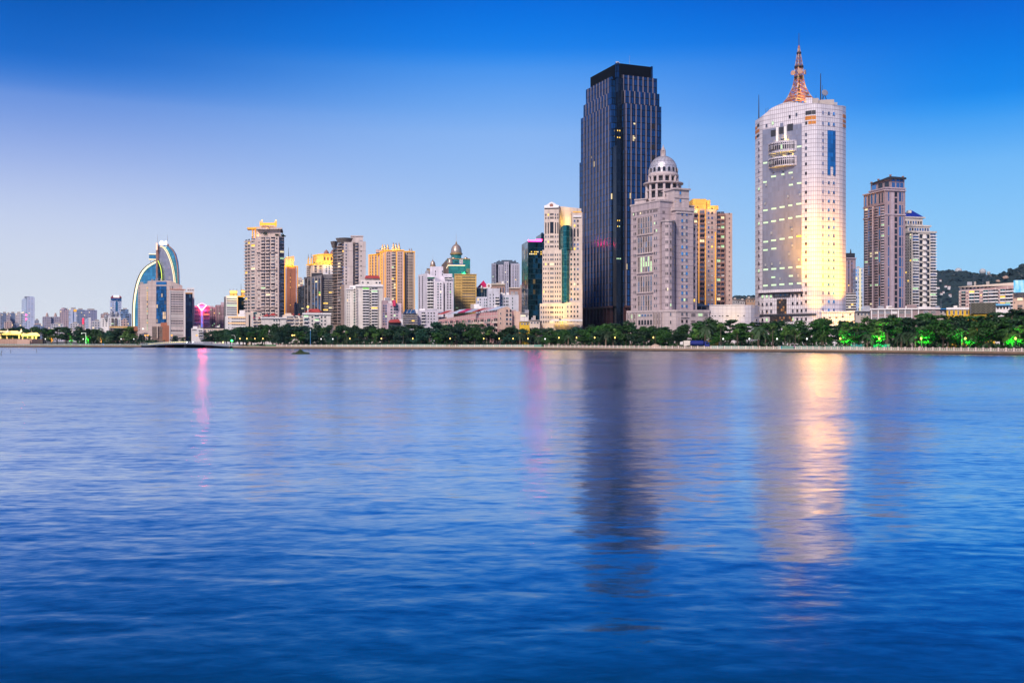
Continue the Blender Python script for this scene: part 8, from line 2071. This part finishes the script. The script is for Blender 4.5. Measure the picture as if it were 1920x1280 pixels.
# ------------------------------------------------------------------ lamps on the quay
M_POLE = plain('lamp_pole_green', (0.03,0.05,0.045), 0.5, 0.3)
G_GLOBE = glow('lamp_globe_yellow', (1.0,0.66,0.16), 2.6)
G_GLOBW = glow('lamp_globe_white', (0.95,1.0,0.95), 1.1)
G_GRN = glow('green_lamp_lens', (0.05,1.0,0.2), 8.0)
def street_lamp(x, dd, h_, label, globe, group=None, n=1, r=0.34):
    D = shore_at(x)+dd; root = empty('street_lamp', label, 'street lamp', (PX(x, D), D, 1.1), group)
    mb = MB(); mb.lathe([(0.22,0), (0.22,0.5), (0.09,0.7), (0.06,h_-0.2)], 8); mb.build('pole', M_POLE, root)
    for k in range(n):
        ox = 0 if n == 1 else (k-(n-1)/2)*1.3
        mb = MB(); mb.lathe([(0.05,h_-0.35), (r,h_-0.1), (r*1.08,h_+0.12), (r*0.7,h_+0.4), (0.03,h_+0.5)], 10, (ox, 0)); mb.build('globe', globe, root, True)
        if n > 1: mb = MB(); mb.beam((0,0,h_-0.7), (ox,0,h_-0.3), 0.07); mb.build('arm', M_POLE, root)
    return root
ylamps = [(450, 'yellow lamp nearest the right end of the bridge'), (463, 'yellow lamp second from the right end of the bridge'), (478, 'small yellow lamp left of the hedge'), (493, 'small yellow lamp above the hedge left of the islet'), (656, 'yellow lamp below the red roofed apartment block'), (715, 'yellow lamp below the gold outlined tower'), (774, 'yellow lamp below the grey terraces'), (844, 'yellow lamp below the green glass tower'), (907, 'yellow lamp below the crimson pyramid'), (936, 'yellow lamp below the peach gable'), (962, 'yellow lamp right of the bushy palm'), (990, 'yellow lamp below the dark teal glass block'), (1048, 'yellow lamp below the cream stepped tower'), (1081, 'dim yellow lamp at the left foot of the dark tower'), (1115, 'bright yellow lamp below the dark glass tower'), (1153, 'yellow lamp right of the feathery palm'), (1225, 'bright yellow lamp below the domed tower'), (1575.5, 'yellow lamp beside the leftmost green lit tree'), (1648.5, 'yellow lamp before the green lit tiered tree'), (1727, 'yellow lamp left of the big domed tree'), (1810, 'yellow lamp right of the forked green tree'), (1904, 'yellow lamp near the right edge')]
for x, lb in ylamps:
    street_lamp(x, 5.2, 4.1 if x > 1500 else 4.6 if x > 1000 else 4.2, lb, G_GLOBE, 'yellow street lamps on the quay', 1, 0.30 if x > 1500 else 0.24)
for x, lb in ((1022, 'white lamp below the left half of the cream tower'), (1405, 'white lamp left of the large palm'), (1457, 'white lamp under the tall light green young tree'), (1513, 'white lamp below the rounded corner of the mast tower'), (1356, 'white lamp right of the blue lorry'), (602, 'white lamp right of the blue pole'), (624, 'white lamp among the slim light green trees'), (85, 'white lamp column right of the pavilion'), (156, 'pale lamp column left of the green lit tree'), (227, 'white lamp column near the bridge'), (251, 'white lamp column at the bridge end')):
    street_lamp(x, 5.6, 4.0, lb, G_GLOBW, 'white street lamps on the quay', 1, 0.3)
street_lamp(553, 16, 6.0, 'three headed yellow lamp between bare trunks behind the islet', G_GLOBE, None, 3, 0.5)
for x, lb in ((272.5, 'left of the two amber lamps at the left bridge end'), (277, 'right of the two amber lamps at the left bridge end'), (322, 'amber twin lamp above the middle of the bridge'), (369, 'amber lamp above the right part of the bridge')):
    D = 690; root = empty('street_lamp', lb, 'street lamp', (PX(x, D), D, 1.1), 'amber lamps behind the bridge')
    mb = MB(); mb.lathe([(0.2,0), (0.1,1), (0.08,6.2)], 8); mb.build('pole', M_CREAM, root); mb = MB(); mb.lathe([(0.1,6.2), (0.7,6.5), (0.7,6.9), (0.1,7.1)], 8); mb.build('lamp_head', glow('amber_lamp', (1,0.42,0.04), 1.6), root)
# green uplights: fixture plus its lamp
def green_light(x, dd, z, tx, td, tz, P, label, ang=95, col=(0.02,1.0,0.06)):
    D = shore_at(x)+dd; root = empty('green_floodlight', label, 'floodlight', (PX(x, D), D, 1.1), 'green floodlights under the trees' if col[1] > 0.9 else None)
    mb = MB(); mb.lathe([(0.12,0), (0.08,0.4), (0.06,z-1.1)], 8); mb.build('stand', M_POLE, root)
    t0 = Vector((PX(tx, shore_at(tx)+td), shore_at(tx)+td, tz)); p = Vector((PX(x, D), D, z)); d = (t0-p).normalized(); P *= 2.6
    mb = MB(); q = d.to_track_quat('Z', 'Y').to_matrix().to_4x4(); mb.lathe([(0.16,-0.35), (0.26,0.0)], 10); mb.v = [tuple(q @ Vector(v)+Vector((0,0,z-1.1))) for v in mb.v]; h_ = mb.build('lamp_housing', M_DARK, root)
    mb = MB(); mb.lathe([(0.0,0.02), (0.24,0.02)], 10, cap=False); mb.v = [tuple(q @ Vector(v)+Vector((0,0,z-1.1))) for v in mb.v]; mb.build('lens', G_GRN if col[1] > 0.9 else M_GOLDB, h_)
    ld = bpy.data.lights.new('floodlight_beam', 'SPOT'); ld.energy = P; ld.color = col; ld.spot_size = R(ang); ld.spot_blend = 0.8; ld.shadow_soft_size = 0.25
    lo = link(bpy.data.objects.new('floodlight_beam', ld), h_); lo.location = Vector((0,0,z-1.1))+d*0.05; lo.rotation_euler = (-d).to_track_quat('Z', 'Y').to_euler()
for x, dd, tx, td, tz, P, lb in ((1578.5, 6.6, 1582, 11, 6.0, 4200, 'green floodlight aimed at the narrow leftmost green tree'), (1594, 9, 1592, 15, 8.5, 2500, 'green floodlight under the taller tiered tree'), (1651, 7.5, 1649, 13, 7.0, 7000, 'green floodlight under the tiered tree behind the squat palms'), (1730, 5.8, 1729, 9.5, 5.6, 3600, 'green floodlight left of the big domed tree'), (1735, 8, 1737, 12.5, 7.5, 2200, 'second green floodlight left of the big domed tree'), (1802, 5.4, 1803, 8.5, 6.4, 4200, 'green floodlight under the forked young tree'), (1813, 5.6, 1819, 10, 5.2, 3600, 'green floodlight right of the yellow lamp by the forked tree'), (1899, 5.0, 1898, 8.4, 5.2, 3600, 'green floodlight under the round little tree'), (1908, 5.4, 1911, 9, 6.5, 3000, 'green floodlight nearest the right edge'), (165.5, 6, 165, 9.4, 5.0, 5000, 'green floodlight by the white lamp gantry'), (134, 7, 133, 10.5, 4.5, 3200, 'green floodlight on the left bank')):
    green_light(x, dd, 2.6, tx, td, tz, P, lb)
for x, dd, tx, td, tz, P, lb in ((97, 10, 97, 14.2, 6.5, 3800, 'orange floodlight under the glowing palm'), (190, 9, 190, 12.4, 6.0, 2600, 'yellow floodlight under the palm near the bridge'), (1716.5, 62, 1716.5, 66.5, 14.5, 2600, 'orange floodlight under the palm poking above the belt')):
    green_light(x, dd, 2.4 if dd < 50 else 11.0, tx, td, tz, P, lb, 90, (1.0,0.45,0.04))
# bright green traffic style lamp at the bridge end with a curved arm post
D = 560; root = empty('green_lamp', 'bright green round lamp on a curved arm post at the right bridge end', 'lamp', (PX(437, D), D, 1.1))
mb = MB(); mb.lathe([(0.12,0), (0.09,5.5)], 8, (1.2,0)); mb.beam((1.2,0,5.4), (0.7,0,6.1), 0.12); mb.beam((0.7,0,6.1), (-1.0,0,6.2), 0.1); mb.build('post', M_WHITE, root)
mb = MB(); mb.lathe([(0.0,2.6), (0.55,2.8), (0.6,3.2), (0.4,3.6), (0.0,3.75)], 12, (-0.6,-0.2)); mb.build('green_globe', G_GRN, root, True)
# white lamp gantry on the left bank, blue pole behind the islet
D = shore_at(160)+8; root = empty('lamp_gantry', 'white goose necked lamp gantry above the green lit tree', 'lamp post', (PX(161, D), D, 1.1))
mb = MB(); mb.beam((0,0,0), (0,0,8.0), 0.28); mb.build('post', M_WHITE, root); mb = MB(); mb.beam((0,0,7.9), (-2.8,0,7.9), 0.26); mb.beam((-2.6,0,7.9), (-2.6,0,7.3), 0.5); mb.build('arm', M_WHITE, root)
D = shore_at(582)+12; root = empty('signal_pole', 'tall thin blue pole with a white tip behind the islet', 'pole', (PX(582, D), D, 1.1))
mb = MB(); mb.lathe([(0.16,0), (0.12,8.6)], 8); mb.build('pole', plain('blue_pole_paint', (0.05,0.22,0.42), 0.5), root); mb = MB(); mb.lathe([(0.1,8.5), (0.28,8.7), (0.28,9.1), (0.05,9.3)], 8); mb.build('tip', M_WHITE, root)

# ------------------------------------------------------------------ pavilion on the left
M_PAVR = plain('pavilion_canopy_fabric', (0.80,0.66,0.34), 0.7)
M_PAVW = plain('pavilion_white', (0.75,0.68,0.55), 0.6)
D = 668; root = empty('pavilion', 'long yellow lit waterside pavilion with pointed white finials', 'pavilion', (PX(20, D), D, 1.2)); o = root.location
def pav(x0, x1, D, y0, y1, xs, yb, nm):
    mb = MB(); n = 10
    A_ = [V2(x0, D), V2(x1, D), V2(x1, D+10), V2(x0, D+10)]; z0, z1 = PZ(y0, D), PZ(y1, D)
    mb.prism(A_, z0, z0+0.5); In = [lerp(p, (A_[0]+A_[2])/2, 0.2) for p in A_]
    for i in range(4): j = (i+1) % 4; mb.face([(*A_[i], z0+0.5), (*A_[j], z0+0.5), (*In[j], z1), (*In[i], z1)])
    mb.face([(*p, z1) for p in In]); mb.face([(*p, z0) for p in A_[::-1]])
    mb.build(nm, M_PAVR, root, off=o)
    q0, q1 = A_[0], A_[1]
    mb = MB(); mb.box(0, (q1-q0).length, -0.25, -0.05, z0-0.15, z0+0.6, 0, Matrix.Translation((q0.x, q0.y, 0)) @ Matrix.Rotation(math.atan2((q1-q0).y, (q1-q0).x), 4, 'Z')); mb.build('eave_light', glow('pavilion_light', (1.0,0.74,0.16), 1.3), root, off=o)
    for x in xs:
        for dy in (0.8, 9):
            p = V2(x, D+dy); mb = MB(); mb.box(p.x-0.35, p.x+0.35, p.y-0.35, p.y+0.35, PZ(yb, D), z0); mb.build('column', M_PAVR, root, off=o)
    lt = bpy.data.lights.new('pavilion_lamp', 'AREA'); lt.energy = 4200; lt.color = (1,0.68,0.14); lt.shape = 'RECTANGLE'; lt.size = (q1-q0).length*0.8; lt.size_y = 5
    lo = link(bpy.data.objects.new('pavilion_lamp', lt), root); c = (A_[0]+A_[2])/2; lo.location = Vector((c.x, c.y, z0-0.35))-o
pav(-60, 43, 668, 627, 620, [1.5, 13.5, 24.5, 36], 635, 'canopy_roof'); pav(40, 74, 664, 629.5, 623.5, [43, 52, 61, 68], 636, 'low_canopy_roof')
for x, y in ((-20, 621), (14.5, 621.5), (40, 621.5), (59, 624), (77, 626)):
    mb = MB(); r_ = 1.5; p = V2(x, 667); z = PZ(y+1.5, 667); mb.lathe([(r_, z), (r_*0.5, z+0.9), (r_*0.18, z+1.7), (0.02, z+2.6)], 10, (p.x, p.y)); mb.build('finial', M_PAVW, root, off=o)
for lx, P_ in ((8, 900), (30, 900), (58, 900)):
    lt = bpy.data.lights.new('pavilion_uplight', 'SPOT'); lt.energy = 5000; lt.color = (1,0.66,0.12); lt.spot_size = R(140); lt.shadow_soft_size = 0.6
    lo = link(bpy.data.objects.new('pavilion_uplight', lt), root); lo.location = Vector((PX(lx, 655), 655, PZ(634, 655)))-o; lo.rotation_euler = (R(130), 0, 0)
# terrace bank and steps under the pavilion
mb = MB()
A_ = [V2(-120, 648), V2(60, 640), V2(80, 646), V2(84, 682), V2(-120, 690)]
mb.prism(A_, 1.0, PZ(635.5, 655))
tag(mb.build('terrace_bank', facade('terrace_stone', (0.42,0.27,0.20), (0.25,0.16,0.12), 0.9, 0.1, 1.6, 0.1)), 'brown stone terrace bank carrying the yellow pavilion', 'terrace')
mb = MB()
for k in range(8):
    z1 = 1.1+(PZ(635.5, 655)-1.1)*(k+1)/9; q = [V2(32, 634+k*0.9), V2(56, 634+k*0.9), V2(56, 642), V2(32, 642)]; mb.prism(q, 1.0, z1)
tag(mb.build('stairs', plain('step_stone', (0.45,0.32,0.25), 0.85)), 'wide stone stairs leading up to the yellow pavilion', 'stairs')

# ------------------------------------------------------------------ bridge
M_BR = plain('bridge_blue_grey', (0.16,0.19,0.24), 0.6); M_BRW = plain('bridge_rail', (0.30,0.33,0.38), 0.5); M_BRD = plain('bridge_underside', (0.06,0.07,0.09), 0.8)
root = empty('footbridge', 'low arched grey bridge crossing the inlet on short piers', 'bridge', (-192, 588, 0)); o = root.location
n = 48; BP = []
for i in range(n+1):
    t_ = i/n; x = 262+(434-262)*t_; D = 625+(548-625)*t_
    BP.append(Vector((PX(x, D), D, 1.05+1.6*math.sin(math.pi*t_)**0.9)))
dirb = (BP[-1]-BP[0]).normalized(); nb = Vector((-dirb.y, dirb.x, 0)).normalized()
mb = MB()
for a, c in zip(BP, BP[1:]):
    f = [a, c, c+nb*6, a+nb*6]; u_ = Vector((0,0,-0.55))
    mb.face(f); mb.face([a+u_, c+u_, c, a]); mb.face([a+nb*6, c+nb*6, c+nb*6+u_, a+nb*6+u_]); 
mb.build('deck', M_BR, root, off=o)
mb = MB()
for a, c in zip(BP, BP[1:]):
    u_ = Vector((0,0,-0.55)); v_ = Vector((0,0,-0.8)); i1 = nb*0.8
    mb.face([a+nb*6+u_, c+nb*6+u_, c+u_, a+u_]); mb.face([a+i1+v_, c+i1+v_, c+i1+u_, a+i1+u_])
mb.build('girder', M_BRD, root, off=o)
for off in (0.1, 5.9):
    mb = MB()
    for a, c in zip(BP, BP[1:]):
        for hh, w in ((1.05, 0.14), (0.55, 0.1), (0.2, 0.1)): mb.beam(a+nb*off+Vector((0,0,hh)), c+nb*off+Vector((0,0,hh)), w)
    mb.build('handrail', M_BRW, root, off=o)
pm = None
for i in range(0, n+1):
    p = BP[i]+nb*0.1
    if pm is None:
        mb = MB(); mb.box(-0.13, 0.13, -0.13, 0.13, 0, 1.15); q = mb.build('rail_post', M_BRW, root); pm = q.data
    else: q = link(bpy.data.objects.new('rail_post', pm), root)
    q.location = p-o
for k, (x, col) in enumerate(((291, 0), (311, 1), (347, 0), (385.5, 1))):
    t_ = (x-262)/172; p = BP[int(t_*n)]; mb = MB(); w = 1.2 if col == 0 else 0.5
    c = p+nb*0.6; M = Matrix.Translation((c.x, c.y, 0)) @ Matrix.Rotation(math.atan2(dirb.y, dirb.x), 4, 'Z')
    mb.box(-w, w, 0.4, 5.2, -1, p.z-0.5, 0, M); mb.box(-w-0.2, w+0.2, 0.2, 5.4, -1, 0.5, 0, M)
    mb.build('pier', plain('pier_red_mark', (0.28,0.07,0.06), 0.6) if col else M_BRD, root, off=o)
mb = MB()
for a, c in list(zip(BP, BP[1:]))[0:20]:
    mb.beam(a+nb*5.6+Vector((0,0,0.9)), c+nb*5.6+Vector((0,0,0.9)), 0.22)
mb.build('light_strip', glow('bridge_light_strip', (0.95,0.85,0.22), 1.8), root, off=o)
for k, (x, col) in enumerate(((288, (0.9,0.75,0.2)), (300, (0.6,1,0.6)), (330, (1,0.35,0.35)), (350, (0.9,0.95,0.9)), (362, (0.9,0.9,1.0)), (404, (0.4,0.9,0.4)), (418, (1,0.8,0.2)))):
    D = 786; tg = street = empty('quay_light', f'small glowing lamp on the far quay seen under the bridge', 'lamp', (PX(x, D), D, 1.2), 'small lights on the far quay under the bridge')
    mb = MB(); mb.beam((0,0,0), (0,0,1.2), 0.12); mb.build('post', M_POLE, tg); mb = MB(); mb.lathe([(0.05,1.1), (0.45,1.4), (0.45,1.9), (0.05,2.1)], 8); mb.build('lamp_glass', glow(f'quay_lamp_{k}', col, 7.0), tg)
tag_ = MB(); tag_.box(-0.9, 0.9, -2.2, 2.2, 0.25, 0.95); tag_.box(-0.8, 0.8, -1.2, 1.4, 0.95, 1.5)

# ------------------------------------------------------------------ islet, stakes
mb = MB(); N_ = 40; Dm = 337
for r_ in range(9):
    for i in range(N_): pass
rings = []
for r_ in range(10):
    k = r_/9; row = []
    for i in range(N_):
        a = 2*math.pi*i/N_; ex, ey = 3.5*(1-k)+0.02, 1.9*(1-k)+0.02
        px, py_ = ex*math.cos(a), ey*math.sin(a)
        hz = 0.34*min(1, k*4)+1.05*math.exp(-((px+0.15)/0.95)**2-(py_/1.1)**2)*min(1, k*3)+0.14*math.exp(-((px-1.9)/1.0)**2)+0.10*noise.noise(Vector((px*1.6, py_*1.6, 2)))
        row.append((px, py_, hz if r_ else -0.3))
    rings.append(row)
for a, c in zip(rings, rings[1:]):
    for i in range(N_): j = (i+1) % N_; mb.face([a[i], a[j], c[j], c[i]])
isl = mb.build('islet', plain('islet_earth', (0.03,0.045,0.015), 0.95, scale=3, var=0.9), smooth=True)
isl.location = (PX(564, Dm), Dm, 0.0); tag(isl, 'little grass covered mound of an islet standing in the lake', 'islet')
mb = MB(); rd = random.Random(5)
for k in range(1600):
    r_ = rings[rd.randint(2, 9)]; p = Vector(rd.choice(r_))+Vector((rd.uniform(-.25,.25), rd.uniform(-.2,.2), 0)); h_ = rd.uniform(0.08, 0.24); a = rd.uniform(0, 6.28); d = Vector((math.cos(a), math.sin(a), 0))*0.05; t_ = Vector((rd.uniform(-.08,.08), rd.uniform(-.08,.08), h_))
    mb.face([p-d-Vector((0,0,.08)), p+d-Vector((0,0,.08)), p+t_])
g = mb.build('islet_grass', leaf_mat('islet_grass_blade', (0.01,0.03,0.006), (0.04,0.09,0.02))); g.location = isl.location; tag(g, 'short wild grass covering the lake islet', 'grass', kind='stuff')
for i, (x, y0, y1, lean, lb) in enumerate(((1.6, 666, 656, 0.25, 'leaning twin stake in the water at the left edge'), (20.5, 661.5, 655.5, -0.18, 'short crooked stake in the lake, middle of the three'), (69, 661, 653, -0.1, 'tall thin stake in the lake, rightmost of the three'))):
    D = CAMZ*F/(y0-HZ); h_ = (y0-y1)*D/F; root = empty('mooring_stake', lb, 'stake', (PX(x, D), D, 0)); mb = MB()
    mb.beam((0,0,-0.8), (lean*0.4*h_,0,h_*0.6), 0.14, 0, 0.11); mb.beam((lean*0.4*h_,0,h_*0.6), (lean*h_,0,h_), 0.11, 0, 0.07); mb.build('pole', M_DARK, root)
    if i == 0: mb = MB(); mb.beam((-0.5,0,-0.8), (-0.3,0,h_*0.45), 0.12, 0, 0.08); mb.build('side_pole', M_DARK, root)

# ------------------------------------------------------------------ things on the promenade
def lorry(x, D, lab, bodycol, cabcol, s=1.0, tank=True, rz=0):
    root = empty('lorry', lab, 'lorry', (PX(x, D), D, 1.25), None, rz); bm_, cm_ = plain('paint_'+str(bodycol), bodycol, 0.4), plain('paint_'+str(cabcol), cabcol, 0.4)
    mb = MB(); mb.box(-3.9*s, 3.6*s, -0.45, 0.45, 0.75, 0.95); mb.build('chassis', M_DARK, root)
    mb = MB()
    if tank:
        mb.lathe([(0.75*s,-3.8*s), (1.1*s,-3.6*s), (1.15*s,-0.2), (1.15*s,1.2*s), (0.8*s,1.5*s)], 16); mb.v = [(z, x_, y_+2.1) for x_, y_, z in mb.v]
    else: mb.box(-3.9*s, 1.4*s, -1.15, 1.15, 1.0, 3.2)
    mb.build('load_body', bm_, root, tank)
    mb = MB(); mb.prism([Vector((1.8*s,-1.15)), Vector((3.7*s,-1.15)), Vector((3.7*s,1.15)), Vector((1.8*s,1.15))], 0.8, 2.9, zt=[2.9,2.6,2.6,2.9]); cab = mb.build('cab', cm_, root)
    mb = MB(); mb.box(2.3*s, 3.3*s, -1.19, -1.15, 1.8, 2.5); mb.box(3.7*s, 3.73*s, -1.0, 1.0, 1.8, 2.5); mb.build('window', G_DARK, cab)
    for wx in (-2.8, -1.5, 2.7):
        for sy in (-1, 1):
            mb = MB(); mb.lathe([(0.3,-0.18), (0.5,-0.14), (0.5,0.14), (0.3,0.18)], 14); mb.v = [(x_+wx*s, z+sy*0.95, y_+0.5) for x_, y_, z in mb.v]; mb.build('wheel', M_DARK, root)
D = shore_at(1305)+11
lorry(1312, D+1, 'blue tanker lorry parked among the trees below the domed tower', (0.01,0.02,0.16), (0.015,0.03,0.2), 1.05, True)
lorry(1341, D+3, 'white cabbed lorry with a yellow body right of the blue tanker', (0.5,0.3,0.03), (0.6,0.58,0.52), 0.72, False, R(10))
lorry(1286, D+3, 'white box lorry left of the blue tanker', (0.62,0.58,0.5), (0.6,0.58,0.55), 0.66, False, R(170))
mb = MB(); mb.lathe([(2.4*math.cos(a), 1.7*math.sin(a)) for a in [R(-10)+R(100)*k/6 for k in range(7)]], 10); mb.v = [tuple(Vector(v)*(1+0.35*noise.noise(Vector(v)*0.7))) for v in mb.v]
D = shore_at(1230)+7; o_ = mb.build('boulder', MATS['tan_boulder']); o_.location = (PX(1230, D), D, 1.2); tag(o_, 'tan display boulder lying on the promenade below the domed tower', 'boulder')
def person(x, dd, lab, shirt, trousers, rz=0.0, h_=1.7, D=None):
    D = D or shore_at(x)+dd; root = empty('person', lab, 'person', (PX(x, D), D, 1.11), None, rz); root.scale = (h_/1.7,)*3
    def skin(name, V_, E_, rad, mat, parent):
        me = bpy.data.meshes.new(name); me.from_pydata(V_, E_, []); o = link(bpy.data.objects.new(name, me), parent)
        md = o.modifiers.new('skin', 'SKIN'); sv = me.skin_vertices[0].data if me.skin_vertices else None
        if sv is None:
            bm = bmesh.new(); bm.from_mesh(me); bm.verts.layers.skin.verify(); bm.to_mesh(me); bm.free(); sv = me.skin_vertices[0].data
        for k, r_ in enumerate(rad): sv[k].radius = (r_, r_)
        sv[0].use_root = True
        o.modifiers.new('sub', 'SUBSURF').levels = 1; o.modifiers['sub'].render_levels = 1
        me.materials.append(mat); return o
    V_ = [(0,0,0.95), (0,0,1.2), (0,0,1.4), (0,0,1.5), (0,-0.01,1.6), (0,-0.01,1.7), (-0.1,0,0.9), (-0.11,0.03,0.5), (-0.12,0,0.08), (-0.13,-0.12,0.03), (0.1,0,0.9), (0.11,-0.06,0.5), (0.12,0.02,0.08), (0.13,-0.1,0.03), (-0.2,0,1.38), (-0.25,0.03,1.1), (-0.25,-0.05,0.86), (0.2,0,1.38), (0.25,-0.02,1.1), (0.25,-0.1,0.86)]
    E_ = [(0,1),(1,2),(2,3),(3,4),(4,5),(0,6),(6,7),(7,8),(8,9),(0,10),(10,11),(11,12),(12,13),(2,14),(14,15),(15,16),(2,17),(17,18),(18,19)]
    rad = [.13,.13,.15,.055,.095,.07,.09,.065,.045,.04,.09,.065,.045,.04,.06,.045,.035,.06,.045,.035]
    body = skin('body', V_, E_, rad, plain('skin_tone', (0.45,0.28,0.2), 0.6), root)
    skin('shirt', [V_[i] for i in (0,1,2,14,15,17,18)], [(0,1),(1,2),(2,3),(3,4),(2,5),(5,6)], [.155,.155,.17,.08,.065,.08,.065], plain('shirt_'+str(shirt), shirt, 0.8), body)
    skin('trousers', [V_[i] for i in (0,6,7,8,10,11,12)], [(0,1),(1,2),(2,3),(0,4),(4,5),(5,6)], [.15,.11,.085,.065,.11,.085,.065], plain('trousers_'+str(trousers), trousers, 0.8), body)
    skin('hair', [(0,0.02,1.68), (0,0.05,1.61)], [(0,1)], [.085,.07], plain('hair_black', (0.01,0.008,0.008), 0.6), body)
person(1664, 2.2, 'person in a dark blue shirt leaning at the stone balustrade', (0.03,0.05,0.2), (0.02,0.02,0.04), 0.3)
person(1729.5, 3.2, 'person in a pale shirt left of the big domed tree', (0.6,0.5,0.5), (0.25,0.1,0.12), 1.0)
person(1725, 3.6, 'person in a pink top left of the big domed tree', (0.55,0.2,0.3), (0.3,0.3,0.34), -0.6)
person(1489, 4.5, 'person in a violet shirt below the mast tower', (0.2,0.12,0.4), (0.02,0.02,0.05), 0.4)
person(465, 3.5, 'person in yellow walking near the right bridge end', (0.6,0.42,0.06), (0.05,0.05,0.08), 0.2)
person(477, 3.0, 'person in blue left of the hedge', (0.05,0.1,0.45), (0.3,0.28,0.25), 1.2)
person(486, 3.4, 'person in white left of the hedge', (0.65,0.62,0.6), (0.05,0.05,0.1), 2.0)
person(519, 3.0, 'person in magenta by the first white railing', (0.5,0.08,0.3), (0.55,0.5,0.5), 0.5)
person(525, 3.2, 'person in red by the first white railing', (0.5,0.07,0.05), (0.4,0.3,0.25), 2.4)
person(266, 4.0, 'person in blue at the left bridge end', (0.06,0.14,0.5), (0.05,0.05,0.08), 0.6)
person(260, 4.4, 'person in white at the left bridge end', (0.6,0.6,0.62), (0.1,0.1,0.2), 1.6)
for x, lb, col in ((194, 'bright blue bin on the left bank promenade', (0.02,0.28,0.6)), (1464, 'turquoise bin on the promenade below the mast tower', (0.02,0.36,0.42))):
    D = shore_at(x)+4.5; root = empty('litter_bin', lb, 'bin', (PX(x, D), D, 1.11)); mb = MB(); mb.lathe([(0.38,0), (0.45,0.1), (0.5,1.25)], 12); mb.build('body', plain('bin_'+str(x), col, 0.5), root); mb = MB(); mb.lathe([(0.55,1.25), (0.5,1.4), (0.1,1.55)], 12); mb.build('lid', M_DARK, root)
M_TEALH = plain('teal_hoarding_sheet', (0.02,0.30,0.27), 0.6, var=0.5)
for x0, x1, dd, lb in ((1595, 1621, 12, 'left teal hoarding between tree trunks below the mast tower corner'), (1637, 1668, 15, 'right teal hoarding behind the squat palms')):
    D = shore_at((x0+x1)/2)+dd; root = empty('hoarding', lb, 'hoarding', (PX((x0+x1)/2, D), D, 1.2)); w = (x1-x0)*D/F
    k = 6
    for i in range(k): mb = MB(); mb.box(-w/2+w*i/k+0.04, -w/2+w*(i+1)/k-0.04, -0.05, 0.05, 0.1, 2.0 if i % 3 else 1.7); mb.build('panel', M_TEALH if i % 4 != 1 else M_MINT, root)
    for i in range(k+1): mb = MB(); mb.box(-w/2+w*i/k-0.06, -w/2+w*i/k+0.06, -0.12, 0.12, 0, 2.2); mb.build('post', M_DARK, root)

# leaf mass added as a dark stand-in for the shade between the trunks
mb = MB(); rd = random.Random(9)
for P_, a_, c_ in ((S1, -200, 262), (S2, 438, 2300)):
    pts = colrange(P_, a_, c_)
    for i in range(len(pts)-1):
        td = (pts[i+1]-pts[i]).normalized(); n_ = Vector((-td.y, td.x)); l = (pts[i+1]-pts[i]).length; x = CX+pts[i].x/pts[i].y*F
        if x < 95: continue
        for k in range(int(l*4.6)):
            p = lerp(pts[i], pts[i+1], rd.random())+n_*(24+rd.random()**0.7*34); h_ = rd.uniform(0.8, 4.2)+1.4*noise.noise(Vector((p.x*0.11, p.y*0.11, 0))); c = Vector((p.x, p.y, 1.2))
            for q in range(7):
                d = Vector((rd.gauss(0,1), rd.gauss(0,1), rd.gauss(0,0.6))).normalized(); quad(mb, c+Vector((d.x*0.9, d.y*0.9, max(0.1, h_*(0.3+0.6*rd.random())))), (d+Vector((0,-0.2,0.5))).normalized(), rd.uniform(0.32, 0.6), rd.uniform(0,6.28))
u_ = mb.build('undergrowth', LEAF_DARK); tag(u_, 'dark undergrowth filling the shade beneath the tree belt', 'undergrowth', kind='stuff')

# forest clumps on the hills
mb = MB(); rd = random.Random(3)
for G, n_, sz in ((G1, 2600, 5.5), (G2, 1500, 4.2), (G3, 500, 6.0)):
    for k in range(n_):
        i = rd.choice([2,3,4,5,6,6,7,7,7,8]) ; j = rd.randrange(len(G[0])-1); a, c = Vector(G[i][j]), Vector(G[min(i+1, len(G)-1)][j+1]); p = Vector((lerp(a.x, c.x, rd.random()), lerp(a.y, c.y, rd.random()), 0)); tz = lerp(a.z, c.z, (p.y-a.y)/max(1e-3, c.y-a.y))
        if tz < 8: continue
        r_ = sz*rd.uniform(0.5, 1.25)
        for q in range(9):
            d = Vector((rd.gauss(0,1), rd.gauss(0,1), abs(rd.gauss(0,1))*0.9)).normalized(); quad(mb, Vector((p.x, p.y, tz))+d*r_*0.75, (d+Vector((0,-0.3,0.4))).normalized(), r_*0.55, rd.uniform(0,6.28))
f_ = mb.build('hill_forest', leaf_mat('haze_blue_hill_leaf', (0.004,0.015,0.019), (0.012,0.040,0.038), 0.1)); tag(f_, 'dense woodland covering the distant hills', 'woodland', kind='stuff')  # leaf colours shifted to blue for the haze in front

# ------------------------------------------------------------------ air
mb = MB(); mb.box(-3450, 3450, -450, 3550, -2.0, 216)
hz = mb.build('haze', plain('haze', (1,1,1)))
hm = MATS['haze']; ht = hm.node_tree; ht.nodes.clear()
pv = ht.nodes.new('ShaderNodeVolumePrincipled'); pv.inputs['Color'].default_value = (0.45,0.75,1.0,1); pv.inputs['Density'].default_value = 0.00004; pv.inputs['Anisotropy'].default_value = 0.2
ho = ht.nodes.new('ShaderNodeOutputMaterial'); ht.links.new(pv.outputs[0], ho.inputs['Volume'])
tag(hz, 'thin pale evening haze over the lake and the city', 'haze', kind='stuff')
